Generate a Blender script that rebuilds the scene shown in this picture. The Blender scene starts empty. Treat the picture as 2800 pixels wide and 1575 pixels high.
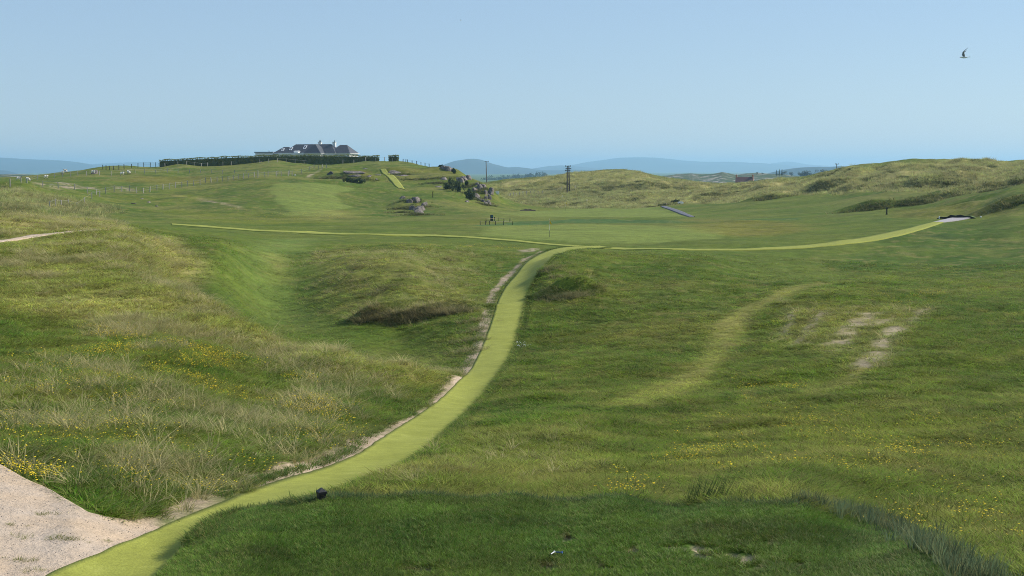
import bpy, bmesh, math, random
import numpy as np
from mathutils import Vector, Matrix

scene = bpy.context.scene
col = scene.collection

# ---------------------------------------------------------------- camera
cam_data = bpy.data.cameras.new('camera')
cam = bpy.data.objects.new('camera', cam_data); col.objects.link(cam)
cam_data.sensor_width = 36.0
cam_data.lens = 43.457
cam_data.clip_start = 0.3
cam_data.clip_end = 60000.0
cam.location = (0.0, 0.0, 20.0)
cam.rotation_euler = (math.radians(90.0 - 5.4335), 0.0, 0.0)
scene.camera = cam

# ---------------------------------------------------------------- daylight
SUN_AZ = math.radians(72.0)        # clockwise from the view direction
SUN_EL = math.radians(37.0)
world = bpy.data.worlds.new('World'); scene.world = world
world.use_nodes = True
wn = world.node_tree.nodes; wl = world.node_tree.links
bg = wn['Background']
sky = wn.new('ShaderNodeTexSky'); sky.sky_type = 'NISHITA'
sky.sun_disc = False
sky.sun_elevation = SUN_EL
sky.sun_rotation = SUN_AZ
sky.altitude = 0.0
sky.air_density = 1.0
sky.dust_density = 0.1
sky.ozone_density = 1.5
# flat pale blue mixed into the clear sky to even out its gradient
sky_tint = wn.new('ShaderNodeMix'); sky_tint.data_type = 'RGBA'; sky_tint.blend_type = 'MIX'
sky_tint.inputs['Factor'].default_value = 0.5
sky_tint.inputs['B'].default_value = (4.5, 6.5, 9.3, 1.0)
wl.new(sky.outputs['Color'], sky_tint.inputs['A'])
wl.new(sky_tint.outputs['Result'], bg.inputs['Color'])
bg.inputs['Strength'].default_value = 0.088

sun_data = bpy.data.lights.new('sun', 'SUN')
sun_data.energy = 5.0
sun_data.angle = math.radians(0.53)
sun_data.color = (1.0, 0.94, 0.84)
sun = bpy.data.objects.new('sun', sun_data); col.objects.link(sun)
sun_dir = Vector((math.sin(SUN_AZ) * math.cos(SUN_EL), math.cos(SUN_AZ) * math.cos(SUN_EL), math.sin(SUN_EL)))
sun.rotation_euler = (-sun_dir).to_track_quat('-Z', 'Y').to_euler()
sun.location = (60, 20, 80)

scene.view_settings.view_transform = 'Standard'
scene.view_settings.look = 'None'
scene.view_settings.exposure = 0.17
scene.view_settings.gamma = 1.0
scene.cycles.use_denoising = True
scene.cycles.denoising_prefilter = 'NONE'
scene.cycles.filter_width = 1.0
scene.cycles.max_bounces = 5
scene.cycles.diffuse_bounces = 2
scene.cycles.glossy_bounces = 2
scene.cycles.transmission_bounces = 3
scene.cycles.volume_bounces = 1
scene.cycles.transparent_max_bounces = 6

# ---------------------------------------------------------------- the land
CAM_Z = 20.0                       # eye height above the far plain, metres

def vhash(ix, iy, seed):
    h = (ix * 374761393 + iy * 668265263 + seed * 1442695041) & 0xFFFFFFFF
    h = ((h ^ (h >> 13)) * 1274126177) & 0xFFFFFFFF
    h = (h ^ (h >> 16)) & 0xFFFFFFFF
    return h.astype(np.float64) / 4294967295.0

def vnoise(x, y, seed=0):
    """Smooth value noise in -1..1."""
    x0 = np.floor(x); y0 = np.floor(y)
    fx = x - x0; fy = y - y0
    ix = x0.astype(np.int64); iy = y0.astype(np.int64)
    fx = fx * fx * fx * (fx * (fx * 6 - 15) + 10); fy = fy * fy * fy * (fy * (fy * 6 - 15) + 10)
    a = vhash(ix, iy, seed); b = vhash(ix + 1, iy, seed)
    c = vhash(ix, iy + 1, seed); d = vhash(ix + 1, iy + 1, seed)
    return ((a + (b - a) * fx) * (1 - fy) + (c + (d - c) * fx) * fy) * 2 - 1

def fbm(x, y, octaves=4, seed=0, gain=0.5):
    s = 0.0; amp = 1.0; tot = 0.0
    for o in range(octaves):
        s = s + amp * vnoise(x + 17.3 * o, y - 9.1 * o, seed + o * 31)
        tot += amp; amp *= gain
        x = x * 2.03 * 0.8 - y * 2.03 * 0.6; y = x * 0.75 + y * 1.27
    return s / tot

def smooth01(t):
    t = np.clip(t, 0, 1); return t * t * (3 - 2 * t)

AZ_K = 5.0
AZ_LIM = math.radians(33)

class Land:
    """Rolling links land: surveyed spot heights joined by a thin-plate surface."""
    def __init__(self, spots, bumps):
        p = np.array(spots, float)
        az = np.arctan2(p[:, 0], p[:, 1]); r = np.hypot(p[:, 0], p[:, 1])
        self.c = np.stack([az * AZ_K, np.log(r)], 1)
        v = (p[:, 2] - CAM_Z) / r
        n = len(p)
        d2 = ((self.c[:, None, :] - self.c[None, :, :]) ** 2).sum(-1)
        K = 0.5 * d2 * np.log(d2 + 1e-12) + 3e-4 * np.eye(n)
        P = np.concatenate([np.ones((n, 1)), self.c], 1)
        A = np.zeros((n + 3, n + 3)); A[:n, :n] = K; A[:n, n:] = P; A[n:, :n] = P.T
        self.w = np.linalg.solve(A, np.concatenate([v, np.zeros(3)]))
        self.bumps = bumps

    def base(self, x, y):
        x = np.asarray(x, float); y = np.asarray(y, float)
        az = np.arctan2(x, y); r = np.hypot(x, y)
        azc = np.clip(az, -AZ_LIM, AZ_LIM) * AZ_K
        L = np.log(np.clip(r, 7.0, 640.0))
        out = np.zeros(x.size); fa = azc.ravel(); fl = L.ravel()
        n = len(self.c)
        for i in range(0, x.size, 20000):
            a = fa[i:i + 20000, None] - self.c[None, :, 0]
            b = fl[i:i + 20000, None] - self.c[None, :, 1]
            d2 = a * a + b * b
            out[i:i + 20000] = (0.5 * d2 * np.log(d2 + 1e-12)) @ self.w[:n] + self.w[n] \
                + self.w[n + 1] * fa[i:i + 20000] + self.w[n + 2] * fl[i:i + 20000]
        z = CAM_Z + out.reshape(x.shape) * np.clip(r, 7.0, 640.0)
        z = np.clip(z, -2.0, 30.0)
        # outside the surveyed ground: level off behind the tee and run down to the plain far away
        back = smooth01((np.abs(az) - 0.62) / 0.8)
        lvl = np.where(r < 60, CAM_Z - 3.6 - r * 0.06, CAM_Z - 7.2)
        z = z * (1 - back) + lvl * back
        far = smooth01((r - 520) / 420)
        return z * (1 - far) + (0.6 + 0.0 * r) * far

    def bump(self, x, y):
        z = 0.0
        for bx, by, rx, ry, rot, h in self.bumps:
            c, s = math.cos(rot), math.sin(rot)
            dx = (x - bx) * c + (y - by) * s; dy = -(x - bx) * s + (y - by) * c
            d2 = (dx / rx) ** 2 + (dy / ry) ** 2
            z = z + h * np.exp(-1.4 * d2 * np.sqrt(d2 + .05))
        return z

def seg_dist(px, py, poly, closed):
    d = np.full(px.shape, 1e9)
    m = len(poly)
    for i in range(m if closed else m - 1):
        ax, ay = poly[i][:2]; bx, by = poly[(i + 1) % m][:2]
        vx, vy = bx - ax, by - ay
        t = np.clip(((px - ax) * vx + (py - ay) * vy) / (vx * vx + vy * vy + 1e-9), 0, 1)
        d = np.minimum(d, np.hypot(px - ax - t * vx, py - ay - t * vy))
    return d

def inside(px, py, poly):
    r = np.zeros(px.shape, bool); m = len(poly)
    for i in range(m):
        ax, ay = poly[i][:2]; bx, by = poly[(i + 1) % m][:2]
        if ay == by: continue
        c = ((ay > py) != (by > py)) & (px < (bx - ax) * (py - ay) / (by - ay) + ax)
        r ^= c
    return r

def zone_weight(px, py, poly, soft, wid=None):
    """1 inside a ground zone, fading to 0 over `soft` metres; a polyline zone has a half width."""
    w = np.zeros(px.shape)
    a = np.array([q[:2] for q in poly]); pad = soft + (wid or 0) + 0.5
    m = (px > a[:, 0].min() - pad) & (px < a[:, 0].max() + pad) & (py > a[:, 1].min() - pad) & (py < a[:, 1].max() + pad)
    if not m.any(): return w
    x, y = px[m], py[m]
    if wid is None:
        d = seg_dist(x, y, poly, True); s = np.where(inside(x, y, poly), -d, d)
    else:
        s = seg_dist(x, y, poly, False) - wid
    w[m] = smooth01(0.5 - s / soft)
    return w

# ---------------------------------------------------------------- survey (metres)
SPOTS = [(-2.82, 10.53, 16.467), (-1.96, 10.72, 16.402), (-0.99, 10.85, 16.358), (0.00, 10.90, 16.343), (0.99, 10.85, 16.358), (1.96, 10.72, 16.402), (2.88, 10.51, 16.472), (-2.55, 12.03, 16.430), (-1.49, 12.31, 16.348), (0.00, 12.40, 16.321), (1.49, 12.31, 16.348), (2.92, 12.05, 16.425), (3.61, 10.81, 16.557), (-1.97, 13.05, 16.362), (-1.02, 13.46, 16.315), (0.00, 13.55, 16.307), (1.21, 13.40, 16.325), (2.18, 13.12, 16.352), (3.08, 12.73, 16.420), (4.31, 10.12, 16.604), (-4.17, 8.54, 16.801), (0.00, 8.70, 16.466), (3.82, 7.81, 16.825), (4.81, 9.89, 16.681), (-2.86, 10.21, 16.495), (-3.93, 11.23, 16.231), (-3.68, 12.36, 16.063), (-3.90, 12.61, 16.063), (-4.62, 10.86, 16.357), (-5.50, 11.34, 16.461), (-5.27, 12.43, 16.313), (-4.58, 12.59, 16.264), (-3.73, 13.70, 15.936), (-5.96, 14.09, 16.255), (-5.13, 13.56, 16.186), (-6.61, 15.66, 16.175), (-7.81, 16.22, 16.189), (-3.58, 15.18, 15.731), (-3.34, 17.28, 15.408), (-3.01, 19.97, 14.938), (-2.73, 23.84, 14.323), (-2.43, 28.90, 13.651), (-2.10, 34.94, 12.963), (-1.63, 41.97, 12.313), (-1.09, 51.99, 11.737), (-0.55, 61.00, 11.593), (-0.11, 71.00, 11.707), (0.24, 82.00, 11.894), (1.12, 93.99, 12.111), (2.33, 104.97, 12.376), (4.43, 114.91, 12.405), (7.33, 123.78, 12.260), (-7.68, 18.25, 15.991), (-9.87, 23.51, 15.551), (-12.55, 29.98, 15.235), (-15.79, 37.84, 15.126), (-19.98, 48.01, 15.254), (-24.55, 59.11, 15.567), (-29.87, 72.05, 15.986), (-34.04, 82.23, 16.514), (-37.08, 89.63, 16.783), (-45.88, 110.88, 15.889), (-8.65, 16.92, 16.283), (-13.59, 26.74, 15.749), (-20.75, 41.05, 15.942), (-30.57, 60.74, 16.706), (-40.38, 80.43, 17.777), (-47.09, 93.85, 17.960), (-5.57, 16.06, 15.979), (-6.86, 19.85, 15.639), (-8.48, 24.58, 15.349), (-10.73, 31.21, 15.040), (-13.62, 39.73, 14.882), (-16.82, 49.20, 15.136), (-20.66, 60.57, 15.457), (-25.78, 75.73, 15.893), (-29.95, 88.05, 16.137), (-32.19, 94.68, 16.098), (-40.25, 118.34, 14.913), (-4.97, 17.92, 15.513), (-6.00, 21.69, 15.235), (-7.31, 26.51, 14.983), (-9.02, 32.78, 14.790), (-11.24, 40.99, 14.721), (-12.81, 46.78, 14.816), (-14.51, 53.05, 14.882), (-15.84, 57.87, 14.020), (-17.94, 65.59, 13.399), (-20.30, 74.28, 13.212), (-22.12, 81.03, 13.560), (-24.47, 89.72, 14.070), (-28.39, 104.20, 14.195), (-8.49, 35.50, 14.358), (-9.98, 41.83, 14.361), (-11.24, 47.18, 14.461), (-11.93, 50.10, 14.373), (-12.98, 54.47, 13.506), (-14.60, 61.28, 12.878), (-16.44, 69.07, 12.759), (-18.27, 76.86, 12.861), (-19.87, 83.67, 12.977), (-21.23, 89.52, 13.818), (-24.44, 103.14, 13.948), (-31.10, 131.37, 13.265), (-18.78, 63.27, 14.878), (-21.60, 72.87, 15.184), (-26.12, 88.22, 15.216), (-31.78, 107.40, 14.812), (-39.71, 134.25, 13.833), (-4.54, 21.53, 14.941), (-5.76, 27.40, 14.398), (-7.08, 33.77, 14.122), (-8.80, 42.09, 13.945), (-9.91, 47.48, 13.927), (-10.73, 51.39, 12.994), (-11.86, 56.78, 12.260), (-14.30, 68.52, 11.256), (-16.02, 76.85, 10.839), (-17.74, 85.17, 11.071), (-19.54, 93.99, 11.551), (-20.94, 100.85, 12.436), (-23.56, 113.58, 12.830), (-27.40, 132.19, 12.636), (-33.47, 161.57, 12.099), (-4.01, 26.70, 14.134), (-4.97, 33.13, 13.731), (-5.77, 38.57, 13.636), (-6.65, 44.51, 13.490), (-7.17, 47.97, 12.492), (-7.98, 53.41, 11.753), (-9.30, 62.31, 10.849), (-10.26, 68.74, 10.526), (-11.20, 75.17, 10.543), (-12.51, 84.07, 10.935), (-13.96, 93.97, 11.552), (-3.40, 37.85, 12.838), (-3.76, 41.83, 12.845), (-4.11, 45.82, 12.801), (-4.38, 48.80, 11.919), (-4.74, 52.79, 11.482), (-5.36, 59.76, 10.718), (-6.15, 68.73, 10.424), (-6.50, 72.71, 10.634), (-6.72, 75.20, 10.946), (-7.02, 78.69, 11.398), (-7.55, 84.66, 12.010), (-8.42, 94.63, 12.480), (-9.65, 108.57, 12.760), (-11.24, 126.50, 12.390), (-12.56, 141.44, 12.120), (-13.26, 97.10, 12.139), (-14.86, 108.99, 12.473), (-16.74, 122.86, 12.427), (-19.70, 144.66, 12.155), (-2.22, 46.45, 12.196), (-2.39, 49.94, 11.760), (-2.86, 59.93, 11.379), (-3.38, 70.92, 11.291), (-3.99, 83.91, 11.706), (-4.65, 97.89, 12.075), (-5.31, 111.87, 12.274), (-6.01, 126.86, 12.181), (0.00, 16.50, 15.615), (0.00, 19.30, 15.168), (0.00, 23.50, 14.549), (0.00, 28.50, 13.912), (0.00, 35.00, 13.164), (0.00, 42.00, 12.562), (0.00, 50.50, 11.974), (1.75, 58.47, 11.588), (2.00, 66.97, 11.675), (2.20, 73.97, 11.848), (2.30, 77.47, 11.995), (2.43, 81.96, 12.632), (2.67, 89.96, 13.199), (2.99, 100.96, 12.968), (3.20, 107.95, 12.352), (1.43, 15.74, 15.770), (1.74, 19.22, 15.188), (2.43, 26.89, 14.092), (3.36, 37.35, 12.932), (4.42, 49.30, 12.164), (5.44, 60.76, 11.809), (6.32, 70.72, 11.952), (7.37, 82.67, 12.321), (8.51, 95.62, 12.828), (9.48, 106.58, 12.798), (10.80, 121.52, 12.113), (2.21, 14.63, 15.976), (5.56, 37.09, 12.982), (7.24, 48.46, 12.298), (9.29, 62.31, 11.974), (11.18, 75.17, 12.120), (13.50, 91.00, 12.633), (15.25, 102.88, 12.743), (17.59, 118.70, 12.155), (3.75, 18.83, 15.286), (5.16, 25.99, 14.289), (7.09, 35.81, 13.224), (9.20, 46.60, 12.593), (11.97, 60.83, 12.164), (14.64, 74.58, 12.182), (17.31, 88.32, 12.060), (20.37, 104.02, 11.888), (23.62, 120.71, 11.843), (3.83, 14.09, 16.039), (5.03, 18.53, 15.361), (6.92, 25.58, 14.380), (9.25, 34.27, 13.514), (11.69, 43.45, 13.093), (14.00, 52.15, 12.969), (16.56, 61.82, 12.964), (19.39, 72.45, 12.838), (22.47, 84.05, 12.319), (28.39, 106.27, 11.238), (31.97, 119.81, 11.726), (4.43, 13.28, 16.019), (5.05, 15.18, 15.731), (6.23, 18.79, 15.295), (8.32, 25.16, 14.472), (10.96, 33.24, 13.710), (13.90, 42.27, 13.281), (17.76, 54.16, 13.023), (21.77, 66.53, 12.827), (25.48, 77.94, 12.528), (33.53, 102.66, 11.230), (39.69, 121.69, 11.596), (43.36, 133.12, 12.387), (5.98, 14.30, 15.757), (7.31, 17.54, 15.339), (9.40, 22.62, 14.683), (12.06, 29.10, 14.050), (15.66, 37.89, 13.404), (19.81, 48.08, 13.084), (23.96, 58.27, 12.845), (29.24, 71.23, 12.533), (34.90, 85.12, 12.094), (43.96, 107.35, 11.629), (51.09, 124.96, 12.112), (59.71, 146.28, 13.366), (67.19, 164.83, 14.959), (73.91, 181.53, 16.587), (79.91, 196.36, 17.579), (90.47, 222.30, 16.998), (6.76, 13.95, 15.862), (9.13, 18.91, 15.265), (13.42, 27.94, 14.287), (19.42, 40.59, 13.548), (27.95, 58.68, 13.321), (40.76, 85.81, 12.797), (57.79, 122.00, 13.384), (74.76, 158.23, 15.628), (89.59, 189.93, 18.105), (127.90, 271.37, 19.682), (149.08, 316.66, 23.339), (183.19, 389.02, 22.964), (-44.25, 166.21, 12.610), (-50.14, 188.44, 12.568), (-54.49, 204.88, 12.646), (-61.65, 231.95, 13.249), (-68.80, 259.02, 14.368), (-76.97, 289.96, 15.828), (-87.17, 328.64, 17.686), (-94.81, 357.65, 19.580), (-99.38, 375.06, 21.429), (-101.68, 383.76, 21.800), (-105.54, 398.25, 21.051), (-112.73, 425.31, 20.249), (-29.28, 152.21, 12.197), (-35.86, 186.58, 12.090), (-40.56, 211.14, 12.297), (-46.18, 240.61, 13.351), (-51.79, 270.08, 15.320), (-56.46, 294.64, 17.060), (-62.07, 324.11, 18.669), (-68.06, 355.55, 20.625), (-72.91, 381.09, 22.791), (-74.59, 389.93, 23.199), (-77.43, 404.66, 22.372), (-80.82, 422.34, 21.733), (-32.90, 202.34, 12.020), (-35.94, 221.10, 12.064), (-40.08, 246.77, 13.181), (-44.21, 272.44, 14.879), (-47.70, 294.16, 16.633), (-51.20, 315.88, 17.776), (-17.87, 150.95, 12.172), (-21.15, 178.75, 11.894), (-26.42, 223.44, 11.518), (-29.92, 253.24, 12.255), (-32.83, 278.07, 13.545), (-36.08, 305.88, 16.049), (-39.56, 335.68, 18.622), (-43.04, 365.47, 21.178), (-45.37, 385.34, 22.597), (-46.42, 394.28, 23.004), (-48.18, 409.17, 22.158), (-51.47, 436.98, 21.281), (-17.11, 214.32, 11.548), (-19.48, 244.22, 11.811), (-21.85, 274.13, 13.233), (-23.82, 299.05, 14.818), (-25.78, 323.98, 17.243), (-27.74, 348.90, 20.102), (-29.48, 370.83, 21.848), (-30.90, 388.77, 22.279), (-34.08, 428.65, 21.256), (-6.65, 149.85, 11.963), (-8.64, 194.81, 11.742), (-10.19, 229.77, 11.617), (-11.51, 259.75, 12.056), (-12.83, 289.72, 13.701), (-13.92, 314.69, 15.935), (-14.79, 334.67, 18.135), (-15.36, 347.66, 19.592), (-16.11, 364.64, 18.931), (-18.56, 419.59, 14.580), (-3.73, 179.96, 11.839), (-4.96, 239.95, 11.600), (-5.95, 287.94, 11.873), (-6.44, 311.93, 14.136), (-6.73, 325.93, 16.269), (-7.12, 344.93, 15.038), (-8.25, 399.91, 15.069), (-9.08, 439.91, 15.610), (0.00, 140.00, 12.118), (0.00, 170.00, 11.788), (0.00, 195.00, 11.618), (0.00, 230.00, 11.269), (0.00, 290.00, 11.131), (0.00, 320.00, 11.629), (0.00, 355.00, 12.804), (0.00, 395.00, 14.317), (0.00, 425.00, 16.383), (0.00, 445.00, 17.128), (0.00, 480.00, 15.915), (6.57, 147.85, 11.982), (7.54, 169.83, 11.796), (8.64, 194.81, 11.627), (10.41, 234.77, 10.880), (11.96, 269.74, 10.557), (13.72, 309.70, 10.255), (15.04, 339.67, 11.114), (16.36, 369.64, 13.051), (17.67, 399.61, 16.013), (18.63, 421.59, 18.269), (19.42, 439.57, 18.969), (21.19, 479.53, 17.749), (12.39, 139.45, 12.025), (15.03, 169.33, 11.820), (17.50, 197.23, 11.523), (20.76, 234.08, 11.045), (23.84, 268.95, 10.823), (27.36, 308.79, 10.921), (29.55, 333.69, 11.762), (32.18, 363.58, 13.700), (34.79, 393.46, 16.652), (36.97, 418.37, 19.755), (38.37, 434.31, 20.382), (42.25, 478.14, 19.159), (20.12, 141.58, 12.113), (24.60, 173.26, 11.887), (28.81, 202.97, 11.696), (33.71, 237.62, 11.190), (38.61, 272.28, 11.272), (42.80, 301.98, 12.011), (46.29, 326.74, 12.896), (51.87, 366.35, 14.406), (56.75, 401.00, 15.999), (59.54, 420.81, 16.666), (65.85, 465.36, 15.630), (26.26, 130.38, 12.157), (31.57, 156.85, 11.959), (38.44, 191.17, 11.896), (46.30, 230.39, 11.934), (52.18, 259.81, 12.437), (57.07, 284.33, 13.399), (62.93, 313.75, 15.025), (68.80, 343.17, 16.374), (73.70, 367.69, 16.979), (82.55, 411.81, 16.012), (98.29, 490.24, 14.532), (52.71, 310.56, 12.791), (59.36, 350.00, 14.450), (66.03, 389.44, 15.427), (71.87, 423.95, 15.521), (83.58, 492.97, 14.212), (63.03, 339.19, 14.621), (68.49, 368.69, 15.779), (74.87, 403.11, 15.859), (87.66, 471.93, 14.598), (74.49, 336.86, 16.144), (78.78, 356.40, 17.700), (86.34, 390.57, 17.020), (35.54, 133.35, 12.374), (42.46, 159.44, 12.298), (48.86, 183.61, 12.488), (57.82, 217.44, 12.709), (65.49, 246.45, 13.553), (71.87, 270.62, 14.515), (76.96, 289.96, 16.255), (82.03, 309.31, 18.276), (87.11, 328.65, 20.385), (90.95, 343.15, 20.604), (102.50, 386.64, 19.546), (47.48, 148.60, 12.822), (55.36, 173.38, 13.163), (64.44, 201.97, 13.526), (73.51, 230.56, 14.308), (82.56, 259.17, 15.890), (89.78, 282.06, 18.014), (96.99, 304.95, 20.536), (102.39, 322.12, 22.454), (106.02, 333.56, 22.736), (121.20, 381.20, 21.788), (60.58, 165.25, 13.483), (67.41, 184.04, 14.372), (73.90, 201.90, 15.313), (80.74, 220.69, 15.851), (87.61, 239.48, 15.639), (97.85, 267.68, 17.329), (106.34, 291.19, 20.085), (113.82, 311.88, 22.376), (119.98, 328.79, 22.890), (137.17, 375.75, 21.762), (-63.07, 152.47, 14.887), (-72.59, 175.59, 15.148), (-84.76, 205.18, 16.143), (-94.63, 229.23, 17.174), (-99.96, 242.18, 17.583), (-114.45, 277.31, 17.477), (-133.50, 323.54, 17.722), (-148.74, 360.52, 17.885), (-164.01, 397.49, 17.201), (-60.65, 164.16, 14.011), (-70.99, 192.32, 14.686), (-80.29, 217.66, 15.588), (-90.63, 245.83, 16.463), (-103.75, 281.49, 16.778), (-117.54, 319.04, 17.566), (-128.57, 349.08, 18.567), (-135.46, 367.85, 19.245), (-148.61, 403.50, 18.343), (-54.13, 166.42, 13.191), (-61.84, 190.20, 13.061), (-71.68, 220.65, 13.577), (-80.29, 247.29, 14.259), (-87.97, 271.08, 15.303), (-97.17, 299.64, 17.010), (-106.37, 328.19, 18.652), (-116.49, 359.60, 20.422), (-121.71, 375.78, 21.212), (-132.52, 409.07, 20.480), (-80.76, 160.87, 15.555), (-98.62, 196.66, 16.882), (-116.49, 232.44, 17.681), (-156.78, 312.92, 17.797), (-192.62, 384.44, 17.293), (-304.78, 516.83, 13.932), (-228.94, 554.60, 13.488), (-121.28, 587.61, 13.101), (0.00, 600.00, 12.955), (121.28, 587.61, 13.101), (228.94, 554.60, 13.488), (304.78, 516.83, 13.932), (99.36, 530.78, 14.860)]
BUMPS = [(-7.746, 76.497, 2.6, 0.8, 0.241, 1.0), (-4.711, 75.338, 3.6, 0.7, 0.097, 0.75), (-2.442, 74.571, 0.9, 0.7, 0.033, 0.3), (3.582, 77.726, 2.4, 0.7, 0.128, 1.0), (3.588, 86.364, 3.0, 1.6, 0.482, 0.35), (5.579, 78.194, 2.0, 1.0, -0.071, 0.2), (-13.812, 105.872, 2.0, 1.2, 0.13, 0.3), (-11.947, 97.016, 1.6, 0.8, 0.123, 0.4), (-11.807, 91.386, 1.5, 0.8, 0.478, 0.4), (-8.15, 94.701, 2.0, 0.9, 0.086, 0.35), (-5.076, 106.976, 1.6, 0.8, 0.047, 0.3), (-9.908, 90.169, 1.6, 0.8, 0.109, 0.25), (-7.254, 87.218, 1.6, 0.7, 0.083, 0.3), (59.448, 285.702, 7.0, 2.5, 0.231, 1.5), (62.41, 217.799, 6.0, 3.0, -0.105, 1.2), (63.652, 215.477, 4.0, 2.0, -0.287, 0.8), (69.351, 215.443, 4.0, 2.0, -0.311, 0.9), (75.644, 224.78, 8.0, 3.0, -0.063, 1.1), (77.32, 296.31, 6.0, 4.0, -0.255, 1.5), (77.813, 283.718, 6.0, 3.0, -0.268, 1.2), (73.636, 300.833, 5.0, 3.0, -0.24, 1.2), (97.511, 275.71, 10.0, 5.0, 0.009, 2.2), (91.971, 270.102, 7.0, 4.0, -0.328, 1.5), (90.09, 234.938, 12.0, 5.0, -0.104, 1.8), (98.715, 245.273, 10.0, 6.0, -0.034, 2.0), (68.723, 170.495, 5.0, 2.5, -0.209, 1.0), (71.404, 191.946, 5.0, 2.0, -0.356, 0.7), (67.373, 186.956, 4.0, 2.0, -0.346, 0.5), (62.946, 349.859, 5.0, 3.0, -0.003, 1.0), (58.802, 346.672, 5.0, 3.0, 0.181, 0.8), (53.067, 339.347, 4.0, 3.0, -0.155, 0.7), (70.367, 404.523, 5.0, 3.0, -0.172, 0.8), (34.536, 390.515, 9.0, 4.0, -0.001, 1.1), (40.548, 382.003, 9.0, 4.0, -0.106, 1.2), (49.268, 388.617, 9.0, 4.0, -0.126, 1.1), (22.525, 381.908, 7.0, 4.0, -0.059, 1.0), (11.957, 405.575, 8.0, 4.0, -0.029, 0.9), (4.794, 406.437, 8.0, 4.0, -0.012, 0.8), (0.0, 425.067, 8.0, 4.0, 0.0, 0.6), (-21.099, 264.627, 5.0, 3.5, -0.27, 1.3), (-23.043, 260.074, 3.0, 2.0, 0.088, 0.6), (-39.946, 326.613, 6.0, 3.0, 0.122, 1.5), (-44.577, 328.861, 6.0, 3.0, 0.135, 1.3), (-48.79, 334.541, 4.0, 3.0, 0.145, 1.0), (-45.316, 307.424, 5.0, 2.0, 0.146, 0.7), (-47.888, 345.9, 9.0, 3.0, 0.138, 1.0), (-31.41, 343.98, 9.0, 4.0, -0.083, 0.8), (-6.436, 311.628, 4.0, 6.0, 0.021, 1.6), (-8.444, 318.154, 5.0, 5.0, 0.027, 1.2), (-13.603, 329.658, 6.0, 5.0, 0.041, 1.0), (-18.464, 352.18, 7.0, 5.0, 0.052, 1.0), (-61.422, 155.113, 5.0, 3.0, 0.377, 0.5), (-59.715, 161.629, 5.0, 3.0, 0.354, 0.5), (-56.566, 164.948, 5.0, 3.0, 0.33, 0.4), (-94.535, 246.61, 8.0, 4.0, 0.366, 0.6), (-92.677, 229.398, 6.0, 4.0, 0.384, 0.8)]
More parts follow.
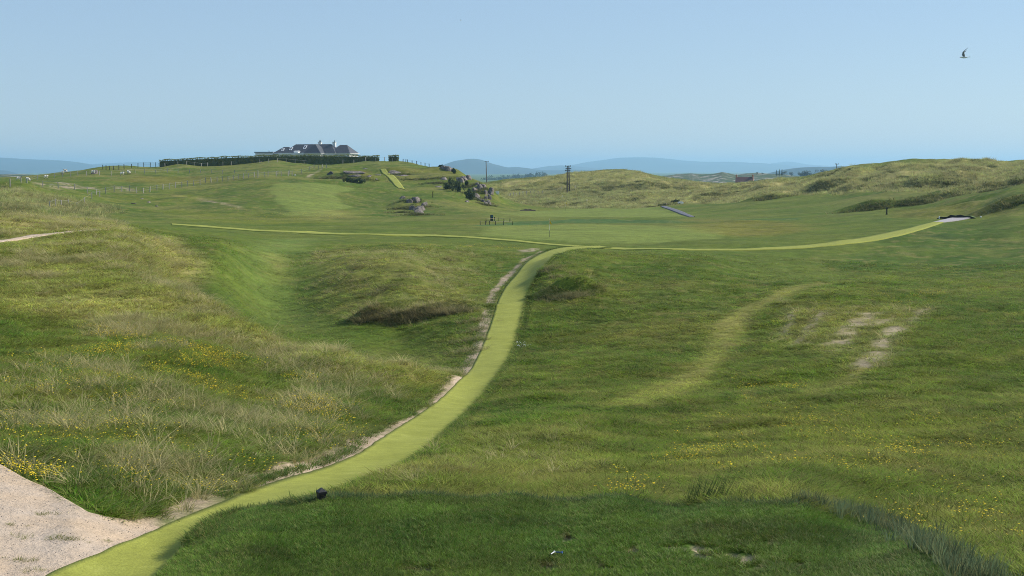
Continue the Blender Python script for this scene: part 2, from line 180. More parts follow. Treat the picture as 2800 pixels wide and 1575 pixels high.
ZONES = [
    ('fair', 0.75, 10, None, [(-63.45, 200.66), (-59.96, 220.6), (-42.73, 206.51), (-29.2, 224.54), (-10.19, 229.74), (1.73, 292.94), (27.01, 304.8), (42.38, 298.99), (66.61, 282.14), (68.51, 214.86), (59.38, 197.0), (61.06, 178.11), (63.01, 165.28), (61.36, 149.28), (43.23, 104.79), (37.9, 110.11), (30.82, 105.96), (23.08, 92.5), (18.65, 92.37), (18.19, 109.53), (8.12, 109.52), (5.23, 110.23), (0.77, 130.79), (-5.88, 132.37), (-15.64, 132.05), (-19.97, 129.66), (-19.55, 113.69), (-21.77, 108.0), (-27.07, 120.28), (-40.78, 140.67), (-54.03, 172.39)]),
    ('fair', 0.9, 4, None, [(-27.39, 132.16), (-21.17, 142.99), (-19.15, 117.49), (-17.4, 102.86), (-14.67, 92.28), (-10.83, 77.36), (-6.46, 72.18), (-1.96, 59.73), (-2.66, 50.87), (-5.81, 60.71), (-9.14, 65.12), (-14.31, 74.98), (-15.22, 65.54), (-19.52, 74.63), (-19.42, 86.07), (-21.06, 99.99), (-23.55, 111.93)]),
    ('pale', 0.5, 5, 2.2, [(-22.8, 140.01), (-20.84, 117.2), (-19.0, 104.95), (-16.8, 94.2), (-14.23, 83.83), (-11.73, 75.66)]),
    ('fair', 0.7, 6, None, [(41.53, 292.94), (56.36, 280.78), (72.96, 274.76), (64.52, 214.19), (58.36, 201.53), (37.97, 214.05), (35.54, 240.47)]),
    ('green', 0.9, 3, None, [(-4.47, 167.74), (1.1, 186.26), (11.38, 192.39), (27.16, 183.65), (30.15, 169.84), (24.13, 148.2), (16.27, 137.33), (8.06, 136.06), (2.11, 142.34), (-2.27, 153.46)]),
    ('green', 0.85, 4, None, [(3.45, 292.34), (14.8, 313.21), (27.19, 306.81), (34.15, 289.04), (34.74, 261.29), (33.09, 238.23), (25.98, 231.25), (14.42, 243.84), (2.95, 249.66), (-2.24, 252.66)]),
    ('green', 0.85, 1.2, None, [(-57.1, 290.33), (-54.62, 294.09), (-48.75, 300.66), (-43.07, 304.31), (-39.41, 302.33), (-38.41, 286.11), (-36.64, 267.51), (-33.04, 242.08), (-30.82, 221.85), (-38.53, 210.25), (-44.63, 241.8), (-50.39, 266.0), (-54.34, 280.02)]),
    ('tee2', 0.95, 1.6, None, [(-4.26, 179.83), (-2.87, 194.15), (0.0, 205.7), (13.43, 227.17), (25.73, 217.55), (29.69, 200.82), (27.34, 192.63), (18.03, 203.23), (8.93, 201.44), (2.85, 192.93), (-1.07, 180.78)]),
    ('tee2', 0.7, 1.6, None, [(29.12, 205.18), (41.07, 210.5), (49.02, 207.28), (46.62, 199.63), (38.67, 201.24), (28.92, 195.58)]),
    ('heath', 0.55, 8, None, [(31.68, 214.31), (42.99, 193.87), (38.56, 162.89), (29.11, 151.27), (23.94, 155.58), (25.52, 179.75)]),
    ('heath', 0.6, 8, None, [(-101.09, 326.74), (-88.11, 339.78), (-71.82, 320.67), (-76.27, 308.0), (-86.55, 302.63), (-95.24, 304.79)]),
    ('heath', 0.4, 8, None, [(-78.59, 309.96), (-70.88, 316.44), (-64.44, 312.37), (-71.05, 301.25)]),
    ('heath', 0.3, 6, None, [(-9.56, 215.54), (-4.03, 227.33), (-3.97, 191.77), (-8.87, 187.47)]),
    ('heath', 0.45, 6, None, [(63.13, 209.49), (68.14, 192.3), (69.23, 168.73), (66.58, 162.12), (62.1, 175.09), (56.07, 182.39)]),
    ('lush', 0.85, 8, None, [(28.27, 119.18), (36.65, 123.66), (49.86, 121.04), (43.23, 104.79), (35.26, 107.99), (27.32, 108.32)]),
    ('lush', 0.85, 8, None, [(39.57, 136.37), (53.32, 155.39), (59.16, 143.87), (51.27, 124.49), (36.65, 123.66)]),
    ('lush', 0.7, 7, None, [(-74.23, 179.57), (-66.16, 183.58), (-61.63, 193.08), (-54.05, 186.56), (-51.13, 188.0), (-61.84, 213.58), (-73.77, 227.11), (-73.82, 200.04)]),
    ('lush', 0.6, 6, None, [(-25.48, 215.47), (-7.05, 238.5), (-11.77, 265.7), (-17.76, 261.49), (-25.0, 241.71)]),
    ('lush', 0.6, 5, None, [(-65.79, 278.81), (-55.69, 283.96), (-44.63, 241.8), (-37.83, 206.44), (-46.14, 200.11), (-58.82, 226.3)]),
    ('lush', 0.5, 5, None, [(-39.18, 298.49), (-19.09, 294.06), (-27.36, 264.69), (-23.95, 231.52), (-30.36, 225.8), (-36.16, 266.26)]),
    ('gold', 0.35, 10, None, [(-58.67, 220.66), (-40.03, 211.63), (-25.48, 215.47), (-24.21, 186.03), (-38.05, 183.8), (-47.66, 183.19)]),
    ('marram', 0.9, 2.2, None, [(-35.73, 86.33), (-58.39, 154.35), (-54.25, 162.38), (-26.7, 84.32), (-29.25, 107.41), (-22.51, 90.4), (-20.15, 84.86), (-18.38, 73.62), (-19.09, 71.36), (-9.85, 47.2), (-6.51, 43.58), (-4.16, 44.89), (-2.42, 49.09), (-2.79, 42.28), (-4.27, 40.76), (-5.77, 38.56), (-8.61, 41.21), (-10.04, 40.05), (-12.89, 39.29), (-16.51, 42.65), (-17.72, 42.52)]),
    ('mix', 0.8, 5, None, [(-17.72, 42.52), (-12.89, 39.29), (-8.61, 41.21), (-4.27, 40.76), (-2.76, 41.86), (-3.18, 35.29), (-3.51, 26.5), (-3.92, 21.0), (-4.2, 18.32), (-4.28, 14.9), (-4.57, 14.12), (-5.38, 14.6), (-6.21, 15.36), (-6.78, 16.07)]),
    ('marram', 0.85, 8, None, [(-93.44, 226.37), (-88.32, 228.62), (-79.68, 224.97), (-74.95, 223.06), (-66.5, 202.77), (-58.17, 161.35), (-60.63, 153.13), (-63.03, 152.4)]),
    ('marram', 1.0, 10, None, [(-5.93, 418.82), (2.5, 424.46), (13.06, 443.32), (25.78, 437.64), (45.11, 437.51), (56.3, 424.52), (63.77, 416.02), (71.31, 403.19), (74.86, 362.85), (87.32, 329.45), (104.29, 322.13), (138.25, 337.95), (94.39, 230.34), (81.11, 221.71), (86.29, 252.17), (81.53, 263.25), (76.19, 277.72), (68.39, 289.77), (56.66, 282.27), (50.92, 297.37), (41.27, 303.85), (31.85, 299.59), (23.05, 312.15), (15.15, 320.69), (7.86, 332.53), (0.0, 330.11), (-3.63, 324.18)]),
    ('greenmarram', 0.6, 8, None, [(0.0, 376.6), (16.76, 378.78), (32.64, 368.8), (24.44, 331.13), (10.02, 339.43), (-1.88, 318.98)]),
    ('marram', 0.35, 5, None, [(-17.99, 116.72), (-12.0, 115.68), (-3.56, 120.02), (-2.41, 116.34), (-2.99, 91.51), (-1.99, 74.32), (-3.0, 71.9), (-7.88, 75.61), (-10.39, 79.32), (-13.79, 90.99)]),
    ('dry', 0.35, 2.5, None, [(-14.65, 98.73), (-12.47, 105.12), (-9.48, 99.87), (-7.77, 93.5), (-8.83, 84.9), (-12.42, 88.9)]),
    ('dry', 0.4, 2.0, None, [(-6.39, 85.96), (-2.83, 86.57), (-1.76, 73.86), (-5.57, 74.78)]),
    ('dry', 0.45, 1.2, None, [(-1.04, 31.5), (0.89, 29.66), (2.47, 27.35), (1.58, 21.86), (1.15, 17.25), (0.0, 16.46), (-1.41, 14.64), (-2.0, 17.48), (-1.57, 21.71), (-1.2, 26.7)]),
    ('thatch', 0.35, 2.5, None, [(5.6, 31.07), (8.08, 26.87), (12.13, 29.08), (5.49, 13.04), (4.85, 14.57), (3.23, 13.37), (2.56, 14.12), (2.36, 19.57)]),
    ('lush', 0.55, 2.5, None, [(0.43, 72.57), (3.53, 74.12), (4.77, 66.73), (2.7, 56.44), (0.0, 38.49), (-0.74, 35.05), (-0.15, 50.68), (0.58, 65.02)]),
    ('lush', 0.55, 2, None, [(-3.34, 74.87), (-1.56, 75.01), (-1.25, 70.14), (-1.55, 57.54), (-2.0, 51.41), (-2.8, 58.59), (-3.02, 67.49)]),
    ('lush', 0.6, 3, None, [(-20.21, 117.57), (-17.99, 116.72), (-15.64, 99.39), (-13.2, 88.81), (-9.86, 75.21), (-12.68, 81.89), (-16.74, 98.88)]),
    ('lush', 0.3, 6, None, [(20.89, 62.65), (31.9, 77.19), (14.59, 35.03), (13.21, 36.75), (14.32, 44.36)]),
    ('lush', 0.4, 4, None, [(2.69, 90.67), (4.13, 87.05), (4.12, 77.01), (2.24, 75.27), (1.42, 79.8)]),
    ('lush', 0.45, 1.2, None, [(-6.81, 16.16), (-6.21, 15.36), (-5.38, 14.6), (-4.57, 14.12), (-4.28, 14.9), (-4.42, 16.64), (-5.77, 17.42), (-7.17, 18.34), (-7.68, 18.25)]),
    ('thatch', 0.4, 4, None, [(6.06, 81.53), (12.83, 86.44), (12.43, 69.6), (8.02, 53.72), (4.93, 54.99), (3.99, 67.03)]),
    ('heath', 0.3, 8, None, [(4.39, 41.88), (6.16, 34.2), (12.66, 32.47), (9.29, 23.74), (5.09, 21.13), (3.48, 28.92)]),
    ('thatch', 0.8, 0.6, None, [(-2.24, 14.82), (-1.1, 14.57), (0.0, 17.48), (1.55, 17.07), (2.6, 15.65), (3.61, 14.04), (3.31, 13.19), (2.28, 13.69), (1.29, 14.27), (0.0, 14.09), (-1.04, 13.8), (-1.89, 13.61)]),
    ('worn', 0.9, 1.1, 0.78, [(21.22, 85.03), (19.01, 82.0), (16.37, 76.46), (13.95, 70.99), (12.03, 66.21), (10.09, 58.85), (8.65, 52.63), (6.97, 46.61), (5.77, 42.8), (4.45, 39.05), (3.21, 35.65)]),
    ('worn', 0.5, 1.5, None, [(10.48, 65.15), (11.95, 68.02), (9.18, 53.01), (7.53, 50.38)]),
    ('worn', 0.7, 1.0, 0.5, [(12.53, 42.78), (11.22, 40.31), (9.91, 38.04), (8.93, 36.8)]),
    ('worn', 0.4, 3, None, [(-7.27, 65.82), (-3.97, 60.42), (-2.88, 53.52), (-4.01, 53.62)]),
    ('worn', 0.45, 3, None, [(-21.18, 111.61), (-19.55, 113.69), (-16.14, 95.31), (-17.37, 94.24)]),
    ('worn', 0.5, 6, None, [(-38.0, 233.87), (-29.67, 251.09), (-26.24, 221.92), (-32.92, 202.43)]),
    ('dry', 0.42, 3, None, [(15.27, 71.29), (17.27, 64.48), (21.9, 64.54), (15.23, 47.69), (12.5, 42.22), (12.79, 47.59), (11.97, 54.19)]),
    ('bare', 0.8, 1.0, 0.357, [(17.8, 60.99), (16.08, 56.81), (14.22, 51.94), (12.89, 48.18)]),
    ('bare', 0.8, 1.0, 0.425, [(16.51, 53.25), (14.87, 48.93), (13.4, 45.22), (12.37, 42.89)]),
    ('bare', 0.8, 1.0, 0.255, [(16.03, 63.34), (14.03, 57.77), (12.28, 52.43)]),
    ('bare', 0.8, 1.0, 0.187, [(15.33, 66.46), (13.36, 59.75), (12.27, 55.6)]),
    ('bare', 0.8, 1.0, 0.255, [(21.45, 63.78), (18.8, 57.88), (16.27, 51.95)]),
    ('bare', 0.8, 1.0, 0.17, [(16.17, 58.39), (14.21, 53.52), (12.98, 50.29)]),
    ('bare', 0.8, 1.0, 0.2125, [(18.56, 59.94), (16.47, 55.26)]),
    ('bare', 0.8, 0.6, None, [(1.16, 122.46), (2.05, 125.65), (2.93, 126.81), (2.99, 123.18), (1.96, 119.97)]),
    ('bare', 0.95, 0.3, None, [(-4.21, 21.58), (-4.18, 21.3), (-4.18, 21.03), (-4.21, 20.85), (-4.27, 20.8), (-4.33, 20.88), (-4.39, 21.07), (-4.43, 21.33), (-4.43, 21.59), (-4.4, 21.8), (-4.34, 21.87), (-4.27, 21.79)]),
    ('bare', 0.95, 0.3, None, [(-3.92, 22.66), (-3.9, 22.37), (-3.91, 22.1), (-3.96, 21.89), (-4.02, 21.81), (-4.1, 21.87), (-4.15, 22.07), (-4.18, 22.35), (-4.18, 22.64), (-4.13, 22.86), (-4.06, 22.94), (-3.98, 22.87)]),
    ('bare', 0.95, 0.3, None, [(-3.92, 17.11), (-3.89, 16.91), (-3.89, 16.76), (-3.93, 16.69), (-3.99, 16.71), (-4.06, 16.82), (-4.11, 16.98), (-4.14, 17.17), (-4.14, 17.33), (-4.1, 17.42), (-4.04, 17.41), (-3.97, 17.3)]),
    ('bare', 0.95, 0.3, None, [(-4.09, 16.03), (-4.05, 15.78), (-4.06, 15.57), (-4.11, 15.45), (-4.19, 15.44), (-4.27, 15.54), (-4.34, 15.71), (-4.38, 15.93), (-4.38, 16.15), (-4.33, 16.3), (-4.26, 16.34), (-4.17, 16.24)]),
    ('bare', 0.95, 0.3, None, [(-4.18, 15.18), (-4.14, 14.94), (-4.15, 14.75), (-4.21, 14.63), (-4.29, 14.61), (-4.37, 14.67), (-4.44, 14.83), (-4.48, 15.04), (-4.48, 15.27), (-4.43, 15.43), (-4.35, 15.47), (-4.25, 15.38)]),
    ('bare', 0.95, 0.3, None, [(-4.21, 14.21), (-4.18, 13.97), (-4.2, 13.72), (-4.26, 13.52), (-4.34, 13.41), (-4.43, 13.41), (-4.51, 13.55), (-4.55, 13.78), (-4.55, 14.07), (-4.5, 14.31), (-4.41, 14.44), (-4.3, 14.39)]),
    ('bare', 0.95, 0.3, None, [(-4.04, 19.41), (-4.03, 19.27), (-4.04, 19.14), (-4.08, 19.04), (-4.13, 19.02), (-4.18, 19.06), (-4.22, 19.16), (-4.23, 19.3), (-4.22, 19.43), (-4.18, 19.52), (-4.13, 19.56), (-4.08, 19.51)]),
    ('bare', 0.8, 3, None, [(-93.66, 243.41), (-107.95, 297.69), (-97.83, 286.01), (-93.52, 275.23), (-92.19, 265.99), (-90.07, 244.32)]),
    ('bare', 0.6, 3, None, [(-91.2, 281.11), (-88.14, 284.62), (-83.41, 279.95), (-86.08, 275.29)]),
    ('bare', 0.9, 1.2, None, [(-54.97, 319.39), (-56.01, 336.52), (-54.41, 343.4), (-54.67, 337.41), (-54.12, 322.18)]),
    ('bare', 0.9, 1.5, 0.6, [(-64.32, 254.89), (-60.41, 248.04), (-56.5, 240.67), (-52.09, 232.07), (-49.34, 225.69)]),
    ('worn', 0.7, 2, 1.0, [(-74.47, 271.38), (-70.24, 261.54), (-66.32, 255.34), (-62.08, 250.35)]),
    ('bare', 0.8, 4, None, [(-92.94, 226.8), (-91.15, 228.18), (-91.09, 227.16), (-92.8, 226.1)]),
    ('heath', 0.6, 3, None, [(-77.87, 383.4), (-78.27, 384.63), (-78.46, 383.53), (-79.84, 387.49), (-80.35, 387.18), (-79.64, 381.73), (-79.98, 382.67), (-79.64, 381.73), (-79.48, 382.96), (-79.84, 387.49), (-79.26, 387.43), (-78.27, 384.63)]),
    ('heath', 0.6, 3, None, [(-40.0, 343.77), (-38.44, 327.05), (-39.34, 325.71), (-40.73, 325.26), (-42.18, 325.43), (-43.3, 325.92), (-43.75, 326.45), (-43.42, 326.86), (-42.4, 327.19), (-43.2, 345.09), (-41.71, 345.4), (-40.54, 344.98)]),
    ('heath', 0.6, 3, None, [(-35.56, 335.23), (-35.14, 326.45), (-36.4, 325.05), (-38.22, 324.24), (-40.09, 323.95), (-41.51, 324.11), (-42.07, 324.48), (-41.6, 324.84), (-40.24, 325.2), (-38.4, 325.88), (-38.03, 339.71), (-36.35, 337.72)]),
    ('heath', 0.45, 5, None, [(-37.25, 361.45), (-15.53, 351.46), (-15.15, 321.19), (-26.72, 323.8), (-34.56, 335.14)]),
    ('tee', 1.0, 0.12, None, [(-3.15, 10.57), (-3.15, 10.96), (-3.26, 12.08), (-3.33, 13.16), (-3.16, 13.72), (-2.61, 13.49), (-2.13, 13.28), (-1.65, 13.66), (0.0, 13.73), (1.24, 13.63), (2.21, 13.32), (3.09, 12.78), (3.86, 13.7), (4.02, 12.65), (3.71, 10.17), (3.43, 8.93), (0.0, 9.16), (-2.48, 9.05)]),
    ('bare', 1.0, 0.1, None, [(0.6, 11.85), (0.59, 11.79), (0.57, 11.75), (0.54, 11.73), (0.52, 11.75), (0.5, 11.8), (0.5, 11.86), (0.51, 11.93), (0.53, 11.97), (0.56, 11.98), (0.58, 11.96), (0.6, 11.91)]),
    ('bare', 1.0, 0.1, None, [(1.2, 11.39), (1.19, 11.35), (1.17, 11.32), (1.15, 11.31), (1.13, 11.33), (1.12, 11.36), (1.11, 11.41), (1.12, 11.45), (1.14, 11.48), (1.17, 11.49), (1.19, 11.47), (1.2, 11.44)]),
    ('bare', 1.0, 0.1, None, [(1.76, 11.44), (1.74, 11.4), (1.72, 11.38), (1.69, 11.37), (1.66, 11.39), (1.65, 11.42), (1.65, 11.46), (1.66, 11.5), (1.69, 11.53), (1.71, 11.53), (1.74, 11.52), (1.76, 11.48)]),
    ('bare', 1.0, 0.1, None, [(1.74, 11.19), (1.73, 11.14), (1.7, 11.11), (1.67, 11.1), (1.64, 11.11), (1.62, 11.15), (1.62, 11.2), (1.64, 11.24), (1.66, 11.28), (1.7, 11.28), (1.72, 11.27), (1.74, 11.23)]),
    ('bare', 1.0, 0.1, None, [(1.87, 11.1), (1.85, 11.07), (1.83, 11.05), (1.81, 11.04), (1.79, 11.05), (1.78, 11.07), (1.77, 11.1), (1.78, 11.12), (1.8, 11.15), (1.83, 11.16), (1.85, 11.15), (1.86, 11.13)]),
    ('bare', 1.0, 0.1, None, [(2.21, 11.01), (2.19, 10.96), (2.16, 10.93), (2.12, 10.93), (2.1, 10.96), (2.08, 11.01), (2.08, 11.07), (2.1, 11.12), (2.13, 11.16), (2.17, 11.16), (2.2, 11.13), (2.21, 11.08)]),
    ('bare', 1.0, 0.1, None, [(1.88, 11.35), (1.87, 11.32), (1.85, 11.3), (1.83, 11.29), (1.81, 11.3), (1.8, 11.32), (1.8, 11.35), (1.81, 11.38), (1.83, 11.4), (1.85, 11.41), (1.87, 11.4), (1.88, 11.38)]),
    ('bare', 1.0, 0.1, None, [(2.08, 11.22), (2.07, 11.19), (2.05, 11.17), (2.03, 11.17), (2.01, 11.17), (2.0, 11.2), (2.0, 11.22), (2.01, 11.25), (2.03, 11.27), (2.05, 11.28), (2.07, 11.27), (2.08, 11.25)]),
    ('bare', 1.0, 0.1, None, [(2.58, 10.7), (2.57, 10.67), (2.54, 10.64), (2.52, 10.63), (2.5, 10.64), (2.49, 10.67), (2.49, 10.7), (2.5, 10.73), (2.53, 10.75), (2.55, 10.76), (2.57, 10.75), (2.58, 10.73)]),
    ('bare', 1.0, 0.1, None, [(0.42, 10.94), (0.41, 10.91), (0.38, 10.88), (0.33, 10.88), (0.29, 10.89), (0.25, 10.93), (0.24, 10.96), (0.26, 11.0), (0.29, 11.02), (0.34, 11.03), (0.38, 11.01), (0.41, 10.98)]),
    ('bare', 1.0, 0.1, None, [(0.87, 10.9), (0.86, 10.87), (0.83, 10.84), (0.81, 10.83), (0.78, 10.83), (0.76, 10.86), (0.76, 10.9), (0.77, 10.93), (0.79, 10.96), (0.82, 10.97), (0.84, 10.96), (0.86, 10.94)]),
    ('bare', 1.0, 0.1, None, [(2.22, 10.67), (2.2, 10.63), (2.18, 10.61), (2.16, 10.62), (2.14, 10.64), (2.14, 10.67), (2.14, 10.71), (2.15, 10.75), (2.17, 10.77), (2.19, 10.76), (2.21, 10.74), (2.22, 10.71)]),
    ('bare', 1.0, 0.1, None, [(1.56, 11.42), (1.54, 11.4), (1.52, 11.38), (1.48, 11.38), (1.45, 11.39), (1.43, 11.41), (1.43, 11.44), (1.44, 11.46), (1.46, 11.48), (1.5, 11.48), (1.53, 11.47), (1.55, 11.45)]),
    ('bare', 1.0, 0.1, None, [(3.47, 15.33), (3.39, 14.97), (3.31, 14.72), (3.27, 14.63), (3.26, 14.7), (3.29, 14.92), (3.36, 15.27), (3.46, 15.68), (3.55, 16.01), (3.6, 16.14), (3.61, 16.03), (3.56, 15.73)]),
    ('bare', 1.0, 0.1, None, [(-0.68, 10.82), (-0.7, 10.8), (-0.76, 10.78), (-0.85, 10.79), (-0.94, 10.81), (-1.01, 10.83), (-1.04, 10.86), (-1.02, 10.89), (-0.95, 10.91), (-0.86, 10.91), (-0.77, 10.88), (-0.7, 10.85)]),
    ('bare', 1.0, 0.1, None, [(2.45, 11.4), (2.44, 11.37), (2.42, 11.35), (2.41, 11.35), (2.4, 11.36), (2.39, 11.39), (2.4, 11.42), (2.41, 11.45), (2.42, 11.47), (2.44, 11.48), (2.45, 11.46), (2.45, 11.44)]),
]
FLOWER_DRIFTS = [(1700, [(-14.33, 41.45), (-11.75, 40.21), (-8.82, 38.84), (-5.37, 35.83), (-4.11, 32.59), (-4.23, 27.09), (-6.01, 28.6), (-8.81, 30.98), (-12.12, 35.29)]), (1100, [(-14.08, 33.69), (-10.44, 34.96), (-4.97, 33.13), (-3.53, 29.38), (-4.18, 19.83), (-5.55, 16.75), (-7.23, 17.16)]), (200, [(-7.09, 16.83), (-6.33, 16.16), (-5.88, 15.72), (-5.92, 15.34), (-6.72, 15.93)]), (110, [(-5.77, 17.42), (-4.53, 17.86), (-4.12, 17.94), (-4.41, 16.22), (-5.12, 15.85)]), (70, [(3.42, 23.69), (4.98, 24.0), (4.69, 22.58), (3.33, 22.08)]), (45, [(2.65, 22.54), (3.64, 23.24), (3.19, 21.2), (2.51, 20.83)]), (70, [(1.39, 17.74), (2.2, 19.22), (2.22, 18.39), (1.24, 13.73)]), (60, [(6.65, 21.22), (7.63, 21.85), (7.21, 20.64), (6.33, 20.02)]), (60, [(6.32, 30.52), (7.57, 30.01), (7.13, 28.24), (6.0, 28.55)]), (420, [(5.56, 37.08), (12.13, 29.08), (5.13, 12.17), (4.03, 14.81), (2.15, 17.81)]), (130, [(7.88, 43.88), (9.94, 41.52), (9.07, 36.48), (7.1, 38.23)]), (150, [(-5.88, 132.37), (1.18, 133.1), (0.74, 124.05), (-5.1, 122.89)]), (140, [(-14.18, 122.71), (-5.65, 127.2), (-6.5, 109.67), (-12.03, 109.74)]), (200, [(-35.2, 85.04), (-53.64, 164.95), (-31.3, 112.51), (-23.14, 88.71), (-19.8, 60.69), (-31.15, 75.19)]), (260, [(-52.24, 226.74), (-29.54, 227.16), (-26.3, 202.13), (-42.62, 189.68)]), (150, [(19.39, 72.46), (27.58, 77.31), (22.53, 65.25), (18.28, 66.07)]), (40, [(4.29, 14.18), (6.38, 15.27), (5.1, 12.18), (4.27, 11.73)])]
WHITE_DRIFTS = [[(0.21, 59.52), (0.85, 59.63), (0.79, 57.78), (0.26, 57.69)]]
STRIPS = {
    'turf_path': ([(-4.24, 9.54), (-4.26, 10.95), (-4.14, 11.97), (-4.11, 12.7), (-4.03, 14.08), (-3.95, 14.92), (-3.91, 16.42), (-3.83, 17.66), (-3.7, 19.43), (-3.38, 22.31), (-3.17, 24.77), (-3.1, 27.77), (-3.01, 30.53), (-2.77, 35.29), (-2.33, 39.63), (-1.88, 46.98), (-1.57, 55.31), (-1.33, 61.74), (-1.04, 71.47), (-0.94, 77.16), (-0.47, 87.52), (0.5, 98.36), (1.74, 113.09), (3.4, 120.72), (4.64, 124.21), (7.3, 128.33), (9.27, 130.45)], [(-3.02, 9.27), (-3.19, 10.96), (-3.27, 12.06), (-3.36, 13.18), (-3.24, 13.74), (-2.83, 13.69), (-2.29, 13.48), (-2.17, 13.79), (-1.96, 15.32), (-1.91, 19.31), (-1.89, 23.27), (-1.73, 27.15), (-1.61, 30.57), (-1.38, 34.37), (-1.04, 39.45), (-0.52, 46.52), (-0.03, 53.41), (0.31, 61.32), (0.6, 68.89), (0.94, 76.84), (1.37, 82.25), (1.8, 84.42), (2.63, 89.38), (3.68, 98.43), (5.5, 115.28), (7.98, 122.35), (10.21, 127.62)]),
    'turf_path_left': ([(-46.95, 170.71), (-41.62, 167.5), (-34.43, 166.23), (-25.75, 158.2), (-18.25, 154.19), (-11.57, 156.36), (-6.78, 152.71), (-2.13, 143.89), (2.04, 137.78), (5.46, 131.63), (8.41, 129.02)], [(-45.64, 165.94), (-40.26, 162.02), (-33.32, 160.86), (-25.0, 153.59), (-17.76, 149.98), (-11.27, 152.25), (-6.61, 148.89), (-2.08, 140.66), (2.0, 135.06), (5.33, 128.43), (8.11, 124.46)]),
    'turf_path_right': ([(7.61, 128.49), (11.4, 128.24), (14.78, 124.7), (18.51, 124.95), (22.46, 126.31), (25.52, 126.66), (30.87, 130.25), (35.49, 133.17), (42.09, 142.18), (48.48, 151.75), (56.1, 164.85)], [(7.33, 123.77), (11.15, 125.49), (14.38, 121.3), (18.18, 122.67), (22.09, 124.24), (25.14, 124.75), (30.06, 126.82), (34.39, 129.01), (39.97, 134.97), (45.16, 141.29), (57.13, 163.74)]),
    'gravel_patch': ([(56.1, 164.85), (58.58, 168.64), (60.84, 171.52)], [(57.13, 163.74), (59.35, 165.21), (61.8, 166.6)]),
    'turf_path_hill': ([(-37.87, 352.26), (-36.13, 341.66), (-34.36, 336.05), (-32.43, 326.56), (-31.1, 320.67), (-29.61, 311.84), (-27.95, 305.68)], [(-34.75, 342.95), (-34.33, 340.81), (-32.55, 336.87), (-30.76, 329.27), (-29.18, 321.39), (-27.67, 312.74), (-26.25, 303.77)]),
    'sand_area': ([(-8.44, 16.91), (-6.81, 16.16), (-6.21, 15.36), (-5.64, 14.84), (-4.98, 13.91), (-4.7, 13.64), (-4.48, 13.82), (-4.26, 14.06)], [(-4.05, 8.04), (-4.18, 9.53), (-4.26, 10.97), (-4.2, 11.42), (-4.14, 11.97), (-4.12, 12.31), (-4.1, 13.01), (-4.05, 13.93)]),
    'asphalt_road': ([(35.42, 295.38), (36.5, 295.7), (36.72, 283.79), (36.86, 270.03), (35.63, 248.56), (34.07, 230.53)], [(35.25, 287.53), (35.4, 281.33), (35.19, 269.44), (34.45, 252.36), (33.7, 237.57), (32.9, 229.05)]),
    'sandy_track': ([(-29.71, 69.66), (-29.76, 73.38), (-29.68, 75.96), (-29.27, 78.5), (-28.84, 80.54), (-28.15, 82.03), (-27.43, 84.27)], [(-29.26, 68.61), (-29.33, 72.3), (-29.14, 74.57), (-28.69, 76.92), (-28.31, 79.06), (-27.87, 81.19), (-27.2, 83.58)]),
    'path_sand_edge': ([(-4.03, 14.08), (-3.95, 14.92), (-3.91, 16.42), (-3.83, 17.66), (-3.7, 19.43), (-3.38, 22.31), (-3.17, 24.77), (-3.1, 27.77), (-3.01, 30.53), (-2.77, 35.29), (-2.33, 39.63), (-1.88, 46.98), (-1.57, 55.31), (-1.33, 61.74), (-1.04, 71.47), (-0.94, 77.16), (-0.47, 87.52), (0.5, 98.36), (1.74, 113.09), (3.4, 120.72)], []),
}
